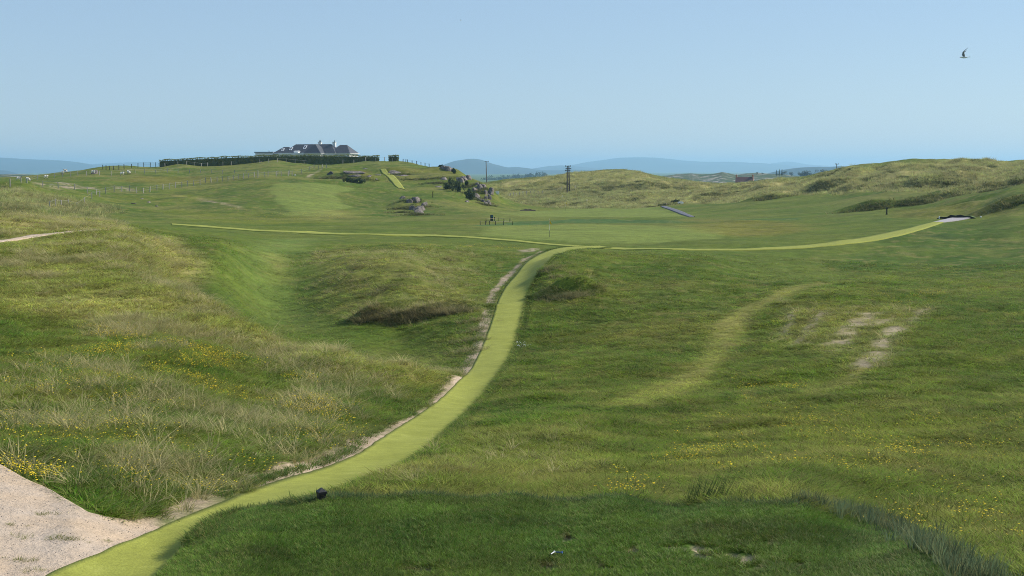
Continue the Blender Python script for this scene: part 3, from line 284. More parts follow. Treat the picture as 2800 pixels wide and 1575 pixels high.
ROCKS = [
    ('outcrop', 'granite', 0, -20.35, 262.03, 13.34, 1.56, 0.93),
    ('outcrop', 'granite', 0, -18.74, 251.23, 12.06, 2.01, 1.27),
    ('outcrop', 'granite', 0, -17.8, 239.58, 11.72, 1.78, 0.92),
    ('outcrop', 'granite', 0, -18.57, 259.88, 12.47, 1.23, 1.23),
    ('outcrop', 'granite', 0, -24.79, 279.99, 13.54, 1.33, 0.75),
    ('outcrop', 'granite', 0, -21.64, 260.85, 13.14, 1.08, 0.85),
    ('outcrop', 'granite', 0, -20.51, 253.38, 12.14, 1.2, 0.9),
    ('cliff', 'granite', 0, -9.16, 307.42, 14.9, 1.64, 1.0),
    ('cliff', 'granite', 0, -7.87, 308.48, 15.34, 1.37, 1.1),
    ('cliff', 'granite', 0, -7.26, 309.77, 15.68, 1.56, 1.1),
    ('cliff', 'granite', 0, -5.48, 306.95, 14.0, 1.54, 1.63),
    ('cliff', 'granite', 0, -8.36, 299.66, 13.44, 1.51, 1.42),
    ('cliff', 'granite', 0, -6.41, 305.94, 13.93, 0.91, 0.91),
    ('cliff', 'granite', 0, -5.42, 303.25, 12.92, 0.81, 1.62),
    ('cliff', 'granite', 0, -6.37, 301.81, 13.04, 0.8, 0.98),
    ('cliff', 'granite', 0, -6.88, 293.25, 12.46, 0.78, 1.21),
    ('cliff', 'granite', 0, -5.32, 292.78, 12.04, 0.95, 1.13),
    ('cliff', 'granite', 0, -6.16, 289.76, 12.04, 1.03, 0.77),
    ('cliff', 'granite', 0, -7.75, 295.0, 12.85, 1.22, 0.7),
    ('cliff', 'granite', 0, -13.37, 321.74, 16.74, 2.29, 1.43),
    ('cliff', 'granite', 0, -12.44, 325.86, 17.47, 2.03, 0.87),
    ('cliff', 'granite', 0, -11.61, 326.95, 17.65, 1.65, 1.06),
    ('cliff', 'granite', 0, -8.7, 312.2, 16.29, 1.02, 0.74),
    ('hilltop', 'granite', 0, -19.2, 348.57, 20.36, 1.86, 0.83),
    ('hilltop', 'granite', 0, -17.65, 346.42, 19.75, 2.26, 1.23),
    ('hilltop', 'granite', 0, -17.93, 324.44, 17.48, 1.83, 0.77),
    ('hilltop', 'granite', 0, -10.15, 281.8, 12.67, 0.83, 0.58),
    ('slab', 'granite', 1, -31.88, 339.26, 19.15, 4.84, 0.86),
    ('slab', 'granite', 1, -29.38, 332.9, 18.34, 3.86, 0.69),
    ('slab', 'granite', 1, -41.76, 325.87, 19.43, 6.42, 0.49),
    ('slab', 'granite', 1, -40.95, 324.33, 18.57, 3.97, 0.48),
    ('slab', 'granite', 1, -37.42, 324.8, 18.38, 1.93, 0.44),
    ('slab', 'granite', 1, -36.21, 335.31, 18.62, 2.69, 0.5),
    ('slab', 'granite', 1, -35.33, 323.97, 17.62, 0.77, 0.39),
    ('slab', 'granite', 1, -41.76, 355.4, 20.36, 2.75, 0.69),
    ('slab', 'granite', 1, -18.2, 309.42, 15.82, 2.29, 0.6),
    ('slab', 'granite', 1, -78.43, 386.46, 22.43, 2.45, 0.47),
    ('boulder', 'granite', 0, -112.72, 334.28, 18.87, 2.4, 1.41),
    ('darkboulder', 'dark', 0, -47.76, 327.53, 19.23, 2.35, 0.93),
    ('field', 'granite', 1, -72.6, 237.33, 13.55, 1.32, 0.37),
    ('field', 'granite', 1, -72.36, 246.44, 13.77, 1.14, 0.49),
    ('field', 'granite', 1, -76.53, 256.33, 14.2, 0.71, 0.28),
    ('field', 'granite', 1, -67.34, 234.71, 13.34, 0.79, 0.29),
    ('roadboulder', 'granite', 0, 37.64, 304.6, 11.72, 1.36, 0.73),
    ('whitestone', 'granite', 0, -57.75, 330.55, 18.93, 0.79, 0.35),
    ('whitestone2', 'granite', 0, 19.87, 341.57, 11.52, 0.61, 0.25),
    ('whitestone2', 'granite', 0, 20.63, 343.45, 11.67, 0.71, 0.41),
]
BUSHES = [('gorse', -15.32, 305.55, 15.24, 3.98, 3.08), ('gorse', -12.98, 301.37, 14.6, 3.21, 3.21), ('gorse2', -10.04, 290.64, 13.17, 2.75, 2.75), ('gorse3', -11.43, 313.92, 15.95, 1.21, 1.77), ('top', -20.04, 351.77, 20.93, 1.56, 0.83), ('edge', -16.11, 342.95, 19.3, 1.32, 1.63), ('road', 41.5, 314.49, 12.24, 2.06, 0.94), ('hollow', -41.34, 313.37, 16.97, 3.27, 1.5), ('hollow2', -38.68, 313.16, 16.78, 3.55, 1.68)]
FENCES = {
    'lower': [(-92.07, 243.31, 16.9), (-89.83, 245.53, 16.58), (-91.31, 258.96, 15.94), (-87.7, 256.11, 15.37), (-86.43, 257.69, 15.09), (-86.31, 263.37, 15.02), (-86.91, 270.82, 15.21), (-86.88, 275.92, 15.38), (-85.49, 277.22, 15.36), (-83.18, 274.5, 15.14), (-81.6, 274.27, 15.08), (-80.99, 277.26, 15.2), (-80.89, 282.53, 15.45), (-80.08, 284.47, 15.53), (-79.34, 287.02, 15.66), (-78.98, 290.97, 15.85), (-77.91, 292.56, 15.95), (-77.28, 295.56, 16.12), (-77.0, 299.93, 16.37), (-76.61, 304.62, 16.68), (-76.41, 309.17, 17.0), (-74.88, 308.69, 17.08), (-73.61, 309.6, 17.24), (-72.51, 310.67, 17.41), (-71.02, 310.24, 17.48), (-70.06, 311.85, 17.67), (-69.12, 313.28, 17.83), (-67.71, 312.92, 17.89), (-66.83, 315.02, 18.07), (-65.63, 316.19, 18.19), (-64.07, 313.03, 18.04), (-62.8, 315.34, 18.2), (-62.53, 318.21, 18.36), (-60.72, 319.69, 18.43), (-59.74, 321.3, 18.5), (-58.6, 324.98, 18.66), (-58.01, 327.58, 18.78)],
    'upper': [(-96.25, 243.26, 17.58), (-94.97, 242.9, 17.35), (-125.15, 327.2, 17.74), (-125.45, 334.08, 17.96), (-122.84, 333.1, 18.02), (-121.13, 334.51, 18.22), (-117.62, 330.61, 18.24), (-115.96, 331.56, 18.45), (-113.2, 330.31, 18.56), (-109.76, 330.17, 18.72), (-107.13, 331.86, 18.87), (-104.62, 334.06, 18.97), (-102.51, 337.66, 19.07), (-100.97, 341.25, 19.14), (-99.05, 345.23, 19.18), (-97.05, 349.68, 19.26), (-95.09, 353.53, 19.33), (-91.53, 352.23, 19.25), (-87.76, 349.94, 19.31), (-83.92, 346.55, 19.32), (-79.63, 341.74, 19.27), (-75.0, 335.81, 19.15), (-70.95, 331.29, 19.03), (-66.72, 326.05, 18.79), (-64.22, 326.85, 18.83), (-62.21, 329.84, 18.98), (-59.62, 332.18, 19.08), (-56.73, 335.06, 19.15), (-55.88, 343.27, 19.82), (-56.28, 353.02, 20.23), (-53.84, 345.21, 20.31), (-52.7, 344.78, 20.36), (-51.58, 345.04, 20.47)],
    'skyline': [(-117.13, 355.49, 20.14), (-115.96, 354.75, 20.14), (-114.69, 353.82, 20.12), (-113.8, 354.71, 20.2), (-112.77, 356.21, 20.29), (-112.01, 358.64, 20.4), (-111.63, 364.5, 20.61), (-112.1, 372.22, 20.83), (-113.55, 382.98, 21.03), (-111.05, 381.27, 20.99), (-109.84, 382.88, 21.04)],
    'slope': [(-69.16, 185.24, 14.57), (-69.58, 188.8, 14.54), (-70.6, 194.12, 14.55), (-72.34, 201.91, 14.57), (-73.39, 208.89, 14.47), (-76.25, 220.97, 14.5), (-80.05, 236.1, 14.59), (-83.07, 249.66, 14.68)],
    'hedge': [(-106.41, 380.86, 21.13), (-101.87, 378.73, 21.5), (-99.17, 378.59, 21.54), (-97.3, 380.38, 21.33), (-95.62, 382.45, 21.2), (-94.03, 383.81, 21.16), (-93.11, 389.34, 21.24), (-89.44, 384.28, 21.23), (-87.18, 385.73, 21.41), (-85.22, 389.92, 21.71), (-81.83, 388.65, 22.05), (-78.51, 386.12, 22.41), (-73.78, 376.19, 22.37), (-71.07, 376.15, 22.43), (-69.6, 383.02, 22.54), (-67.37, 385.98, 22.28), (-65.04, 388.65, 22.07), (-63.33, 395.41, 21.99), (-59.91, 393.74, 21.87), (-56.61, 392.7, 21.86), (-53.1, 389.99, 21.96), (-49.6, 389.52, 22.3), (-45.38, 385.4, 22.62), (-42.12, 383.85, 22.61), (-39.32, 383.5, 22.6), (-36.81, 382.83, 22.6)],
    'ridge': [(-33.77, 385.2, 22.61), (-32.93, 385.24, 22.55), (-32.45, 386.16, 22.52), (-30.86, 384.02, 22.29), (-29.28, 381.63, 21.97), (-27.32, 372.96, 21.49), (-26.29, 375.69, 21.23), (-23.49, 352.18, 20.74)],
    'dune': [(-0.84, 354.01, 12.96), (-0.4, 360.75, 13.03), (0.4, 364.05, 12.99), (1.21, 367.96, 13.02), (2.24, 369.99, 13.01), (3.29, 373.51, 13.12), (4.39, 374.49, 13.14), (5.59, 376.32, 13.25), (6.72, 377.79, 13.36), (7.97, 378.1, 13.41), (9.36, 378.52, 13.49), (13.69, 381.22, 13.96), (15.23, 383.02, 14.35), (19.35, 379.97, 14.9)],
    'tee': [(-4.88, 190.13, 11.78), (-4.08, 190.43, 11.77), (-3.37, 186.53, 11.78), (-2.49, 187.21, 11.75), (-1.27, 188.28, 11.71), (0.04, 192.95, 11.63), (-0.35, 203.05, 11.56), (-1.32, 203.22, 11.59), (-2.3, 206.06, 11.6), (-4.13, 198.34, 11.71)],
}
PT = {'black_cap': (-2.095, 13.318, 16.325), 'flag1': (4.497, 148.917, 11.991), 'flag2': (13.243, 304.944, 10.224), 'bin': (-3.377, 205.767, 11.642), 'washer': (-2.939, 207.075, 11.62), 'post1': (-18.126, 283.659, 13.707), 'post2': (59.294, 195.849, 13.115), 'white_post': (59.807, 173.152, 13.402), 'tee_ball': (62.407, 164.694, 13.845), 'cabinet': (-3.669, 310.815, 13.928), 'leaning': (14.371, 359.365, 12.187), 'trough': (41.761, 306.811, 12.064), 'hpole_a': (16.643, 373.588, 13.417), 'hpole_b': (17.516, 378.226, 14.002), 'bank_a': (59.902, 174.252, 13.411), 'bank_b': (62.014, 165.455, 13.744), 'bank2_a': (1.829, 281.357, 10.815), 'bank2_b': (5.728, 293.751, 10.41), 'tee_white': (0.381, 11.298, 16.343), 'tee_blue': (0.44, 11.314, 16.345), 'rush_a': (2.149, 13.541, 16.251), 'rush_b': (2.544, 13.045, 16.364), 'track_post': (-91.461, 226.07, 17.213)}
SHEEP = [(-124.28, 312.33, 17.53, 0), (-117.97, 302.73, 17.33, 1), (-123.33, 328.21, 17.79, 0), (-126.23, 348.62, 18.77, 0), (-127.08, 353.59, 19.07, 1), (-112.33, 332.69, 18.78, 0), (-103.81, 330.21, 18.74, 0), (-103.08, 334.16, 18.92, 1)]
HUMMOCKS = [(58.828, 282.72, 4.0, 2.0, 0.231), (57.892, 282.201, 3.0, 1.5, 0.234), (61.346, 214.086, 4.0, 2.0, -0.105), (62.193, 213.741, 3.0, 1.5, -0.283), (68.639, 213.231, 3.0, 1.5, -0.311), (74.551, 221.533, 6.0, 2.0, -0.063), (70.945, 213.6, 4.0, 2.0, -0.321), (76.344, 292.571, 5.0, 3.0, -0.255), (77.035, 280.88, 5.0, 2.5, -0.268), (72.327, 295.485, 4.0, 2.5, -0.24), (94.514, 267.236, 7.0, 4.0, 0.009), (90.709, 266.396, 5.0, 3.0, -0.328), (84.244, 221.376, 8.0, 3.0, -0.102), (90.647, 229.385, 9.0, 4.0, -0.115), (93.799, 230.558, 8.0, 4.0, -0.037), (67.815, 168.244, 4.0, 2.0, -0.209), (61.857, 343.777, 4.0, 2.0, -0.003), (57.254, 337.495, 4.0, 2.0, 0.181), (40.052, 377.302, 6.0, 2.5, -0.106), (48.038, 378.871, 7.0, 2.5, -0.126), (33.721, 381.239, 6.0, 2.5, -0.088), (-20.486, 256.874, 3.0, 2.0, 0.08), (-22.602, 255.057, 2.5, 1.5, 0.088), (-39.412, 322.209, 5.0, 2.0, 0.122), (-43.796, 323.058, 4.0, 2.0, 0.135), (-17.595, 233.471, 3.0, 1.5, 0.075), (-21.071, 244.222, 3.0, 1.5, 0.086), (-18.508, 258.946, 2.0, 1.2, 0.071), (-21.736, 262.964, 3.0, 1.2, 0.082), (-7.842, 295.153, 3.0, 2.0, 0.027), (-7.082, 307.78, 3.0, 2.0, 0.023), (-9.755, 300.53, 3.0, 2.0, 0.032), (-6.345, 286.473, 3.0, 1.2, 0.022), (-11.077, 312.995, 3.0, 2.0, 0.035), (-30.773, 336.929, 4.0, 1.5, 0.091), (-23.129, 326.985, 6.0, 2.0, 0.071), (-18.793, 318.727, 5.0, 2.0, 0.059), (-47.261, 323.986, 4.0, 2.0, 0.145)]
HOLLOW_SHADE = [(-11.83, 96.07), (-11.57, 90.13), (-10.39, 87.44), (-7.46, 89.73), (-5.01, 105.52), (-8.55, 84.66), (-9.43, 83.49), (-12.75, 93.36), (-6.31, 96.59), (2.53, 85.35), (3.44, 82.81), (4.28, 84.81), (-2.15, 65.54), (-2.06, 69.28), (-2.18, 61.94), (-2.16, 57.97), (5.53, 77.51)]
SAND_SPRIGS = [(-5.23, 13.43), (-5.16, 13.5), (-4.66, 12.31), (-4.65, 12.38), (-4.49, 12.29), (-4.47, 12.34), (-4.69, 11.49), (-4.63, 11.48), (-4.45, 11.14), (-5.3, 12.78), (-4.22, 12.65), (-5.08, 12.33)]
SHAGGY_LEDGE = [(-9.33, 75.48), (-8.33, 75.56), (-7.12, 74.73), (-5.99, 74.54), (-4.88, 74.46), (-3.74, 73.9), (-2.74, 73.49)]
OVERHANG = [(2.06, 76.87), (2.95, 76.22), (3.84, 75.95), (4.56, 76.74)]
TEE_FRINGE = [(3.27, 13.04), (3.89, 13.84), (4.09, 13.51), (4.05, 12.39), (3.85, 10.93), (3.79, 10.07), (3.76, 9.51)]
TEE_LIP = [(-3.32, 13.69), (-2.99, 13.74), (-2.62, 13.53), (-2.14, 13.33), (-1.66, 13.71), (-0.83, 13.73), (0.0, 13.81), (1.24, 13.73), (2.22, 13.36), (3.11, 12.84)]
FAR_LAND = {
    'left_range': ([(-6810.2, 11014.9, 65.2), (-5834.1, 11012.7, 103.9), (-5021.7, 11010.4, 129.7), (-4534.9, 11008.8, 132.9), (-4340.6, 11008.0, 123.2), (-4113.9, 11007.2, 113.5), (-3936.0, 11006.5, 100.6), (-3790.6, 11005.9, 81.3), (-3693.9, 11005.4, 61.9), (-3564.8, 11004.9, 39.4), (-3306.4, 11004.0, 0.6)], 2600, 3000, 0.0),
    'left_far_range': ([(-5470.1, 14508.0, 3.0), (-5125.8, 14507.8, 71.0), (-4868.7, 14507.3, 92.3), (-4569.2, 14506.7, 105.0), (-4269.8, 14505.9, 113.5), (-4056.4, 14505.3, 105.0), (-3757.9, 14504.5, 79.5), (-3331.5, 14503.4, 37.0), (-2905.0, 14502.4, -5.5)], 2500, 3000, 0.0),
    'left_foothill': ([(-3507.8, 7006.5, 28.2), (-3094.7, 7005.2, 24.1), (-2888.3, 7004.6, 20.0), (-2847.0, 7004.5, 17.9), (-2795.9, 7004.1, 3.6), (-2744.8, 7003.8, -12.9)], 1200, 1200, 0.0),
    'centre_hill': ([(-730.7, 8000.3, -12.9), (-589.1, 8000.2, 15.3), (-447.5, 8000.1, 50.5), (-365.0, 8000.1, 80.9), (-275.4, 8000.1, 93.8), (-200.1, 8000.0, 89.1), (-129.5, 8000.0, 64.5), (-23.6, 8000.0, 39.9), (35.3, 8000.0, 44.6), (94.2, 8000.0, 36.4), (164.9, 8000.0, 27.0), (282.7, 8000.0, 20.0), (377.0, 8000.1, 13.0), (565.6, 8000.2, 1.2), (754.3, 8000.3, -12.9)], 1700, 1900, 0.0),
    'centre_far_range': ([(-68.9, 11700.0, -14.3), (137.8, 11700.0, 30.3), (344.5, 11700.0, 61.2), (447.8, 11700.1, 68.0), (585.6, 11700.1, 61.2), (826.9, 11700.3, 40.6), (1171.8, 11700.5, 6.3)], 1800, 2200, 0.0),
    'right_range': ([(-88.4, 15000.0, -41.6), (220.9, 15000.0, 20.0), (618.3, 15000.1, 64.0), (883.1, 15000.3, 103.5), (1103.7, 15000.4, 132.1), (1324.2, 15000.6, 165.0), (1522.8, 15000.8, 176.0), (1721.4, 15001.1, 173.8), (1898.2, 15001.3, 160.6), (2075.1, 15001.5, 138.7), (2340.3, 15001.8, 123.3), (2649.4, 15002.4, 123.3), (2914.7, 15002.8, 107.9), (3135.9, 15003.1, 94.7), (3401.6, 15003.5, 68.4), (3711.8, 15004.0, 28.8), (4110.8, 15004.5, -15.2)], 3000, 3000, 0.0),
    'right_far_range': ([(2989.8, 17502.2, 20.0), (3504.0, 17503.4, 102.1), (3709.6, 17503.9, 132.8), (3863.9, 17504.3, 150.8), (3992.9, 17504.5, 143.1), (4174.1, 17504.7, 107.2), (4432.4, 17505.2, 86.7), (4845.2, 17506.0, 76.4), (5412.2, 17507.5, 91.8), (6185.8, 17509.7, 102.1), (7734.2, 17514.2, 102.1), (10318.2, 17521.8, 76.5)], 3000, 2000, 0.0),
    'right_low_hill': ([(1016.6, 5000.8, 2.4), (1090.0, 5001.0, 20.0), (1163.4, 5001.2, 30.3), (1237.1, 5001.4, 33.2), (1281.3, 5001.5, 30.3), (1310.7, 5001.5, 34.7), (1369.8, 5001.6, 28.8), (1443.6, 5001.8, 24.4), (1546.7, 5002.0, 25.9), (1767.9, 5002.6, 25.9), (2062.8, 5003.4, 28.8), (2801.0, 5005.4, 21.5)], 1000, 1000, 0.0),
    'rocky_knoll_right': ([(168.0, 1500.1, 11.2), (198.9, 1500.1, 15.6), (216.5, 1500.1, 16.9), (229.8, 1500.1, 15.6), (243.1, 1500.2, 16.5), (254.1, 1500.2, 18.5), (264.3, 1500.2, 16.5), (271.8, 1500.2, 14.7), (282.8, 1500.2, 16.9), (296.1, 1500.2, 17.8), (309.4, 1500.3, 16.5), (327.1, 1500.3, 16.0), (344.8, 1500.3, 13.8), (367.0, 1500.3, 10.3)], 380, 300, 0.0),
    'rocky_knoll_left': ([(-672.3, 1201.3, 18.6), (-566.1, 1200.9, 17.2), (-495.3, 1200.7, 15.8), (-470.5, 1200.7, 16.1), (-456.3, 1200.6, 15.4), (-438.7, 1200.6, 14.0), (-414.0, 1200.5, 11.9)], 320, 300, 0.0),
}
PLACES = {'house': (-65.26, 410.85, 25.71), 'hedge': [(-108.5, 381.89, 21.57), (-101.67, 383.76, 22.02), (-93.15, 385.92, 22.49), (-85.57, 387.67, 22.84), (-75.7, 389.72, 23.2), (-62.31, 392.08, 23.33), (-50.98, 393.71, 23.23), (-42.06, 394.77, 23.01)], 'hedge_small': [(-39.2, 394.05, 22.89), (-35.87, 394.37, 22.89)], 'pole_single': ((-9.3, 444.9, 23.39), (-9.05, 444.91, 15.95)), 'pole_right': ((106.22, 406.35, 22.26), (106.28, 406.33, 19.52)), 'hpole_top': ((16.61, 373.59, 21.42), (17.32, 378.24, 21.44)), 'cottage': (114.21, 609.39, 16.78), 'gull': (33.29, 92.17, 28.28), 'bird': (-13.44, 329.73, 59.1), 'far_houses': [(189.78, 1164.64, 13.85), (195.78, 1173.78, 13.46), (183.47, 1185.89, 13.04), (221.15, 1230.28, 13.5), (353.04, 1457.86, 16.15), (259.02, 1273.93, 13.27)], 'far_trees': [(302.12, 1418.18, 13.76, 17, 1), (305.31, 1417.49, 13.76, 18, 1), (308.11, 1416.89, 13.77, 19, 1), (311.3, 1416.19, 13.35, 15, 0), (318.06, 1414.69, 13.36, 14, 0), (327.95, 1412.43, 13.37, 14, 0), (331.89, 1411.51, 13.79, 15, 0), (335.01, 1410.77, 15.03, 13, 0), (348.31, 1407.54, 16.7, 13, 0), (352.98, 1406.38, 17.11, 11, 0), (338.53, 1409.93, 15.86, 10, 0), (286.85, 1421.34, 15.0, 7, 0), (280.81, 1422.55, 14.99, 8, 0)], 'woodland': [(-53.63, 2599.45, 1.7), (-15.32, 2599.95, 3.22), (22.98, 2599.9, 7.8), (68.92, 2599.09, 10.85)]}

rng = np.random.default_rng(7)
random.seed(7)

# ---------------------------------------------------------------- small helpers
def tag(o, label=None, cat=None, group=None, kind=None):
    if label: o['label'] = label
    if cat: o['category'] = cat
    if group: o['group'] = group
    if kind: o['kind'] = kind
    return o

def empty(name, loc=(0, 0, 0), rz=0.0):
    o = bpy.data.objects.new(name, None); col.objects.link(o)
    o.location = loc; o.rotation_euler = (0, 0, rz); o.empty_display_size = 0.2
    return o

def link_mesh(name, me, mats, parent=None, smooth=False):
    o = bpy.data.objects.new(name, me); col.objects.link(o)
    for m in (mats if isinstance(mats, (list, tuple)) else [mats]): me.materials.append(m)
    if smooth: me.polygons.foreach_set('use_smooth', [True] * len(me.polygons))
    if parent: o.parent = parent
    return o

def copy_tree(o, parent=None):
    c = o.copy(); col.objects.link(c); c.parent = parent
    for ch in o.children: copy_tree(ch, c)
    return c

class MB:
    """Collects faces, then becomes one mesh."""
    def __init__(s): s.v = []; s.f = []; s.m = []
    def face(s, pts, m=0):
        n = len(s.v); s.v += [tuple(p) for p in pts]; s.f.append(tuple(range(n, n + len(pts)))); s.m.append(m)
    def box(s, c, d, rz=0.0, taper=1.0, m=0):
        n = len(s.v); cz, sz = math.cos(rz), math.sin(rz)
        for k in (-1, 1):
            t = 1.0 if k < 0 else taper
            for i, j in ((-1, -1), (1, -1), (1, 1), (-1, 1)):
                x, y = i * d[0] / 2 * t, j * d[1] / 2 * t
                s.v.append((c[0] + x * cz - y * sz, c[1] + x * sz + y * cz, c[2] + k * d[2] / 2))
        for q in ((3, 2, 1, 0), (4, 5, 6, 7), (0, 1, 5, 4), (1, 2, 6, 5), (2, 3, 7, 6), (3, 0, 4, 7)):
            s.f.append(tuple(n + i for i in q)); s.m.append(m)
    def tube(s, a, b, r0, r1=None, n=6, m=0):
        r1 = r0 if r1 is None else r1
        a = Vector(a); b = Vector(b); d = (b - a).normalized()
        u = d.orthogonal().normalized(); w = d.cross(u); k = len(s.v)
        for p, r in ((a, r0), (b, r1)):
            for i in range(n):
                t = 2 * math.pi * i / n; s.v.append(tuple(p + u * (math.cos(t) * r) + w * (math.sin(t) * r)))
        for i in range(n):
            j = (i + 1) % n; s.f.append((k + i, k + j, k + n + j, k + n + i)); s.m.append(m)
        s.f.append(tuple(k + i for i in reversed(range(n)))); s.m.append(m)
        s.f.append(tuple(k + n + i for i in range(n))); s.m.append(m)
    def rings(s, rs, m=0):
        """loft closed rings (lists of points)"""
        k = len(s.v); n = len(rs[0])
        for r in rs: s.v += [tuple(p) for p in r]
        for a in range(len(rs) - 1):
            for i in range(n):
                j = (i + 1) % n; s.f.append((k + a * n + i, k + a * n + j, k + (a + 1) * n + j, k + (a + 1) * n + i)); s.m.append(m)
        s.f.append(tuple(k + i for i in reversed(range(n)))); s.m.append(m)
        e = k + (len(rs) - 1) * n; s.f.append(tuple(e + i for i in range(n))); s.m.append(m)
    def build(s, name, mats, parent=None, smooth=False):
        me = bpy.data.meshes.new(name); me.from_pydata(s.v, [], s.f); me.update()
        if any(s.m): me.polygons.foreach_set('material_index', s.m)
        return link_mesh(name, me, mats, parent, smooth)

def nodes_of(name):
    m = bpy.data.materials.new(name); m.use_nodes = True
    return m, m.node_tree.nodes, m.node_tree.links, m.node_tree.nodes['Principled BSDF']

def plain(name, rgb, rough=0.8, var=0.15, scale=6.0, bump=0.0, spec=0.3, second=None):
    """Solid colour broken up by two octaves of noise."""
    m, n, l, p = nodes_of(name)
    p.inputs['Roughness'].default_value = rough; p.inputs['Specular IOR Level'].default_value = spec
    tc = n.new('ShaderNodeTexCoord'); nz = n.new('ShaderNodeTexNoise'); nz.inputs['Scale'].default_value = scale
    nz.inputs['Detail'].default_value = 6.0; nz.inputs['Roughness'].default_value = 0.65
    l.new(tc.outputs['Object'], nz.inputs['Vector'])
    rp = n.new('ShaderNodeValToRGB'); a = rp.color_ramp.elements
    c2 = second or tuple(min(1, c * (1 + var)) for c in rgb); c1 = tuple(c * (1 - var) for c in rgb) if not second else rgb
    a[0].position = 0.35; a[1].position = 0.65
    a[0].color = (*c1, 1); a[1].color = (*c2, 1)
    l.new(nz.outputs['Fac'], rp.inputs['Fac']); l.new(rp.outputs['Color'], p.inputs['Base Color'])
    if bump:
        b = n.new('ShaderNodeBump'); b.inputs['Strength'].default_value = bump; b.inputs['Distance'].default_value = 0.05
        l.new(nz.outputs['Fac'], b.inputs['Height']); l.new(b.outputs['Normal'], p.inputs['Normal'])
    return m

# ---------------------------------------------------------------- ground colours and relief
land = Land(SPOTS, BUMPS)
STRIP_POLYS = {k: (list(a) + list(reversed(b))) for k, (a, b) in STRIPS.items() if b}
SAND_EDGE = STRIPS['path_sand_edge'][0]

PAL = {   # (first, second) real ground colours, blended by noise
    'rough': ((.054, .100, .010), (.122, .140, .020)),
    'fair': ((.070, .108, .013), (.112, .136, .022)),
    'pale': ((0.14, 0.195, 0.042), (0.155, 0.205, 0.048)),
    'green': ((.140, .180, .036), (.172, .206, .044)),
    'tee': ((.030, .074, .009), (.066, .100, .014)),
    'tee2': ((0.05, 0.102, 0.024), (0.064, 0.116, 0.03)),
    'heath': ((0.135, 0.118, 0.016), (0.185, 0.148, 0.028)),
    'lush': ((.036, .078, .008), (.060, .100, .012)),
    'gold': ((0.14, 0.155, 0.018), (0.18, 0.172, 0.018)),
    'marram': ((.175, .178, .042), (.350, .300, .120)),
    'greenmarram': ((0.09, 0.122, 0.03), (0.17, 0.18, 0.056)),
    'mix': ((.050, .108, .012), (.165, .172, .036)),
    'dry': ((0.17, 0.16, 0.04), (0.31, 0.255, 0.09)),
    'thatch': ((.085, .120, .020), (.190, .165, .050)),
    'worn': ((.165, .175, .036), (.235, .212, .056)),
    'bare': ((.300, .225, .155), (.430, .335, .245)),
}

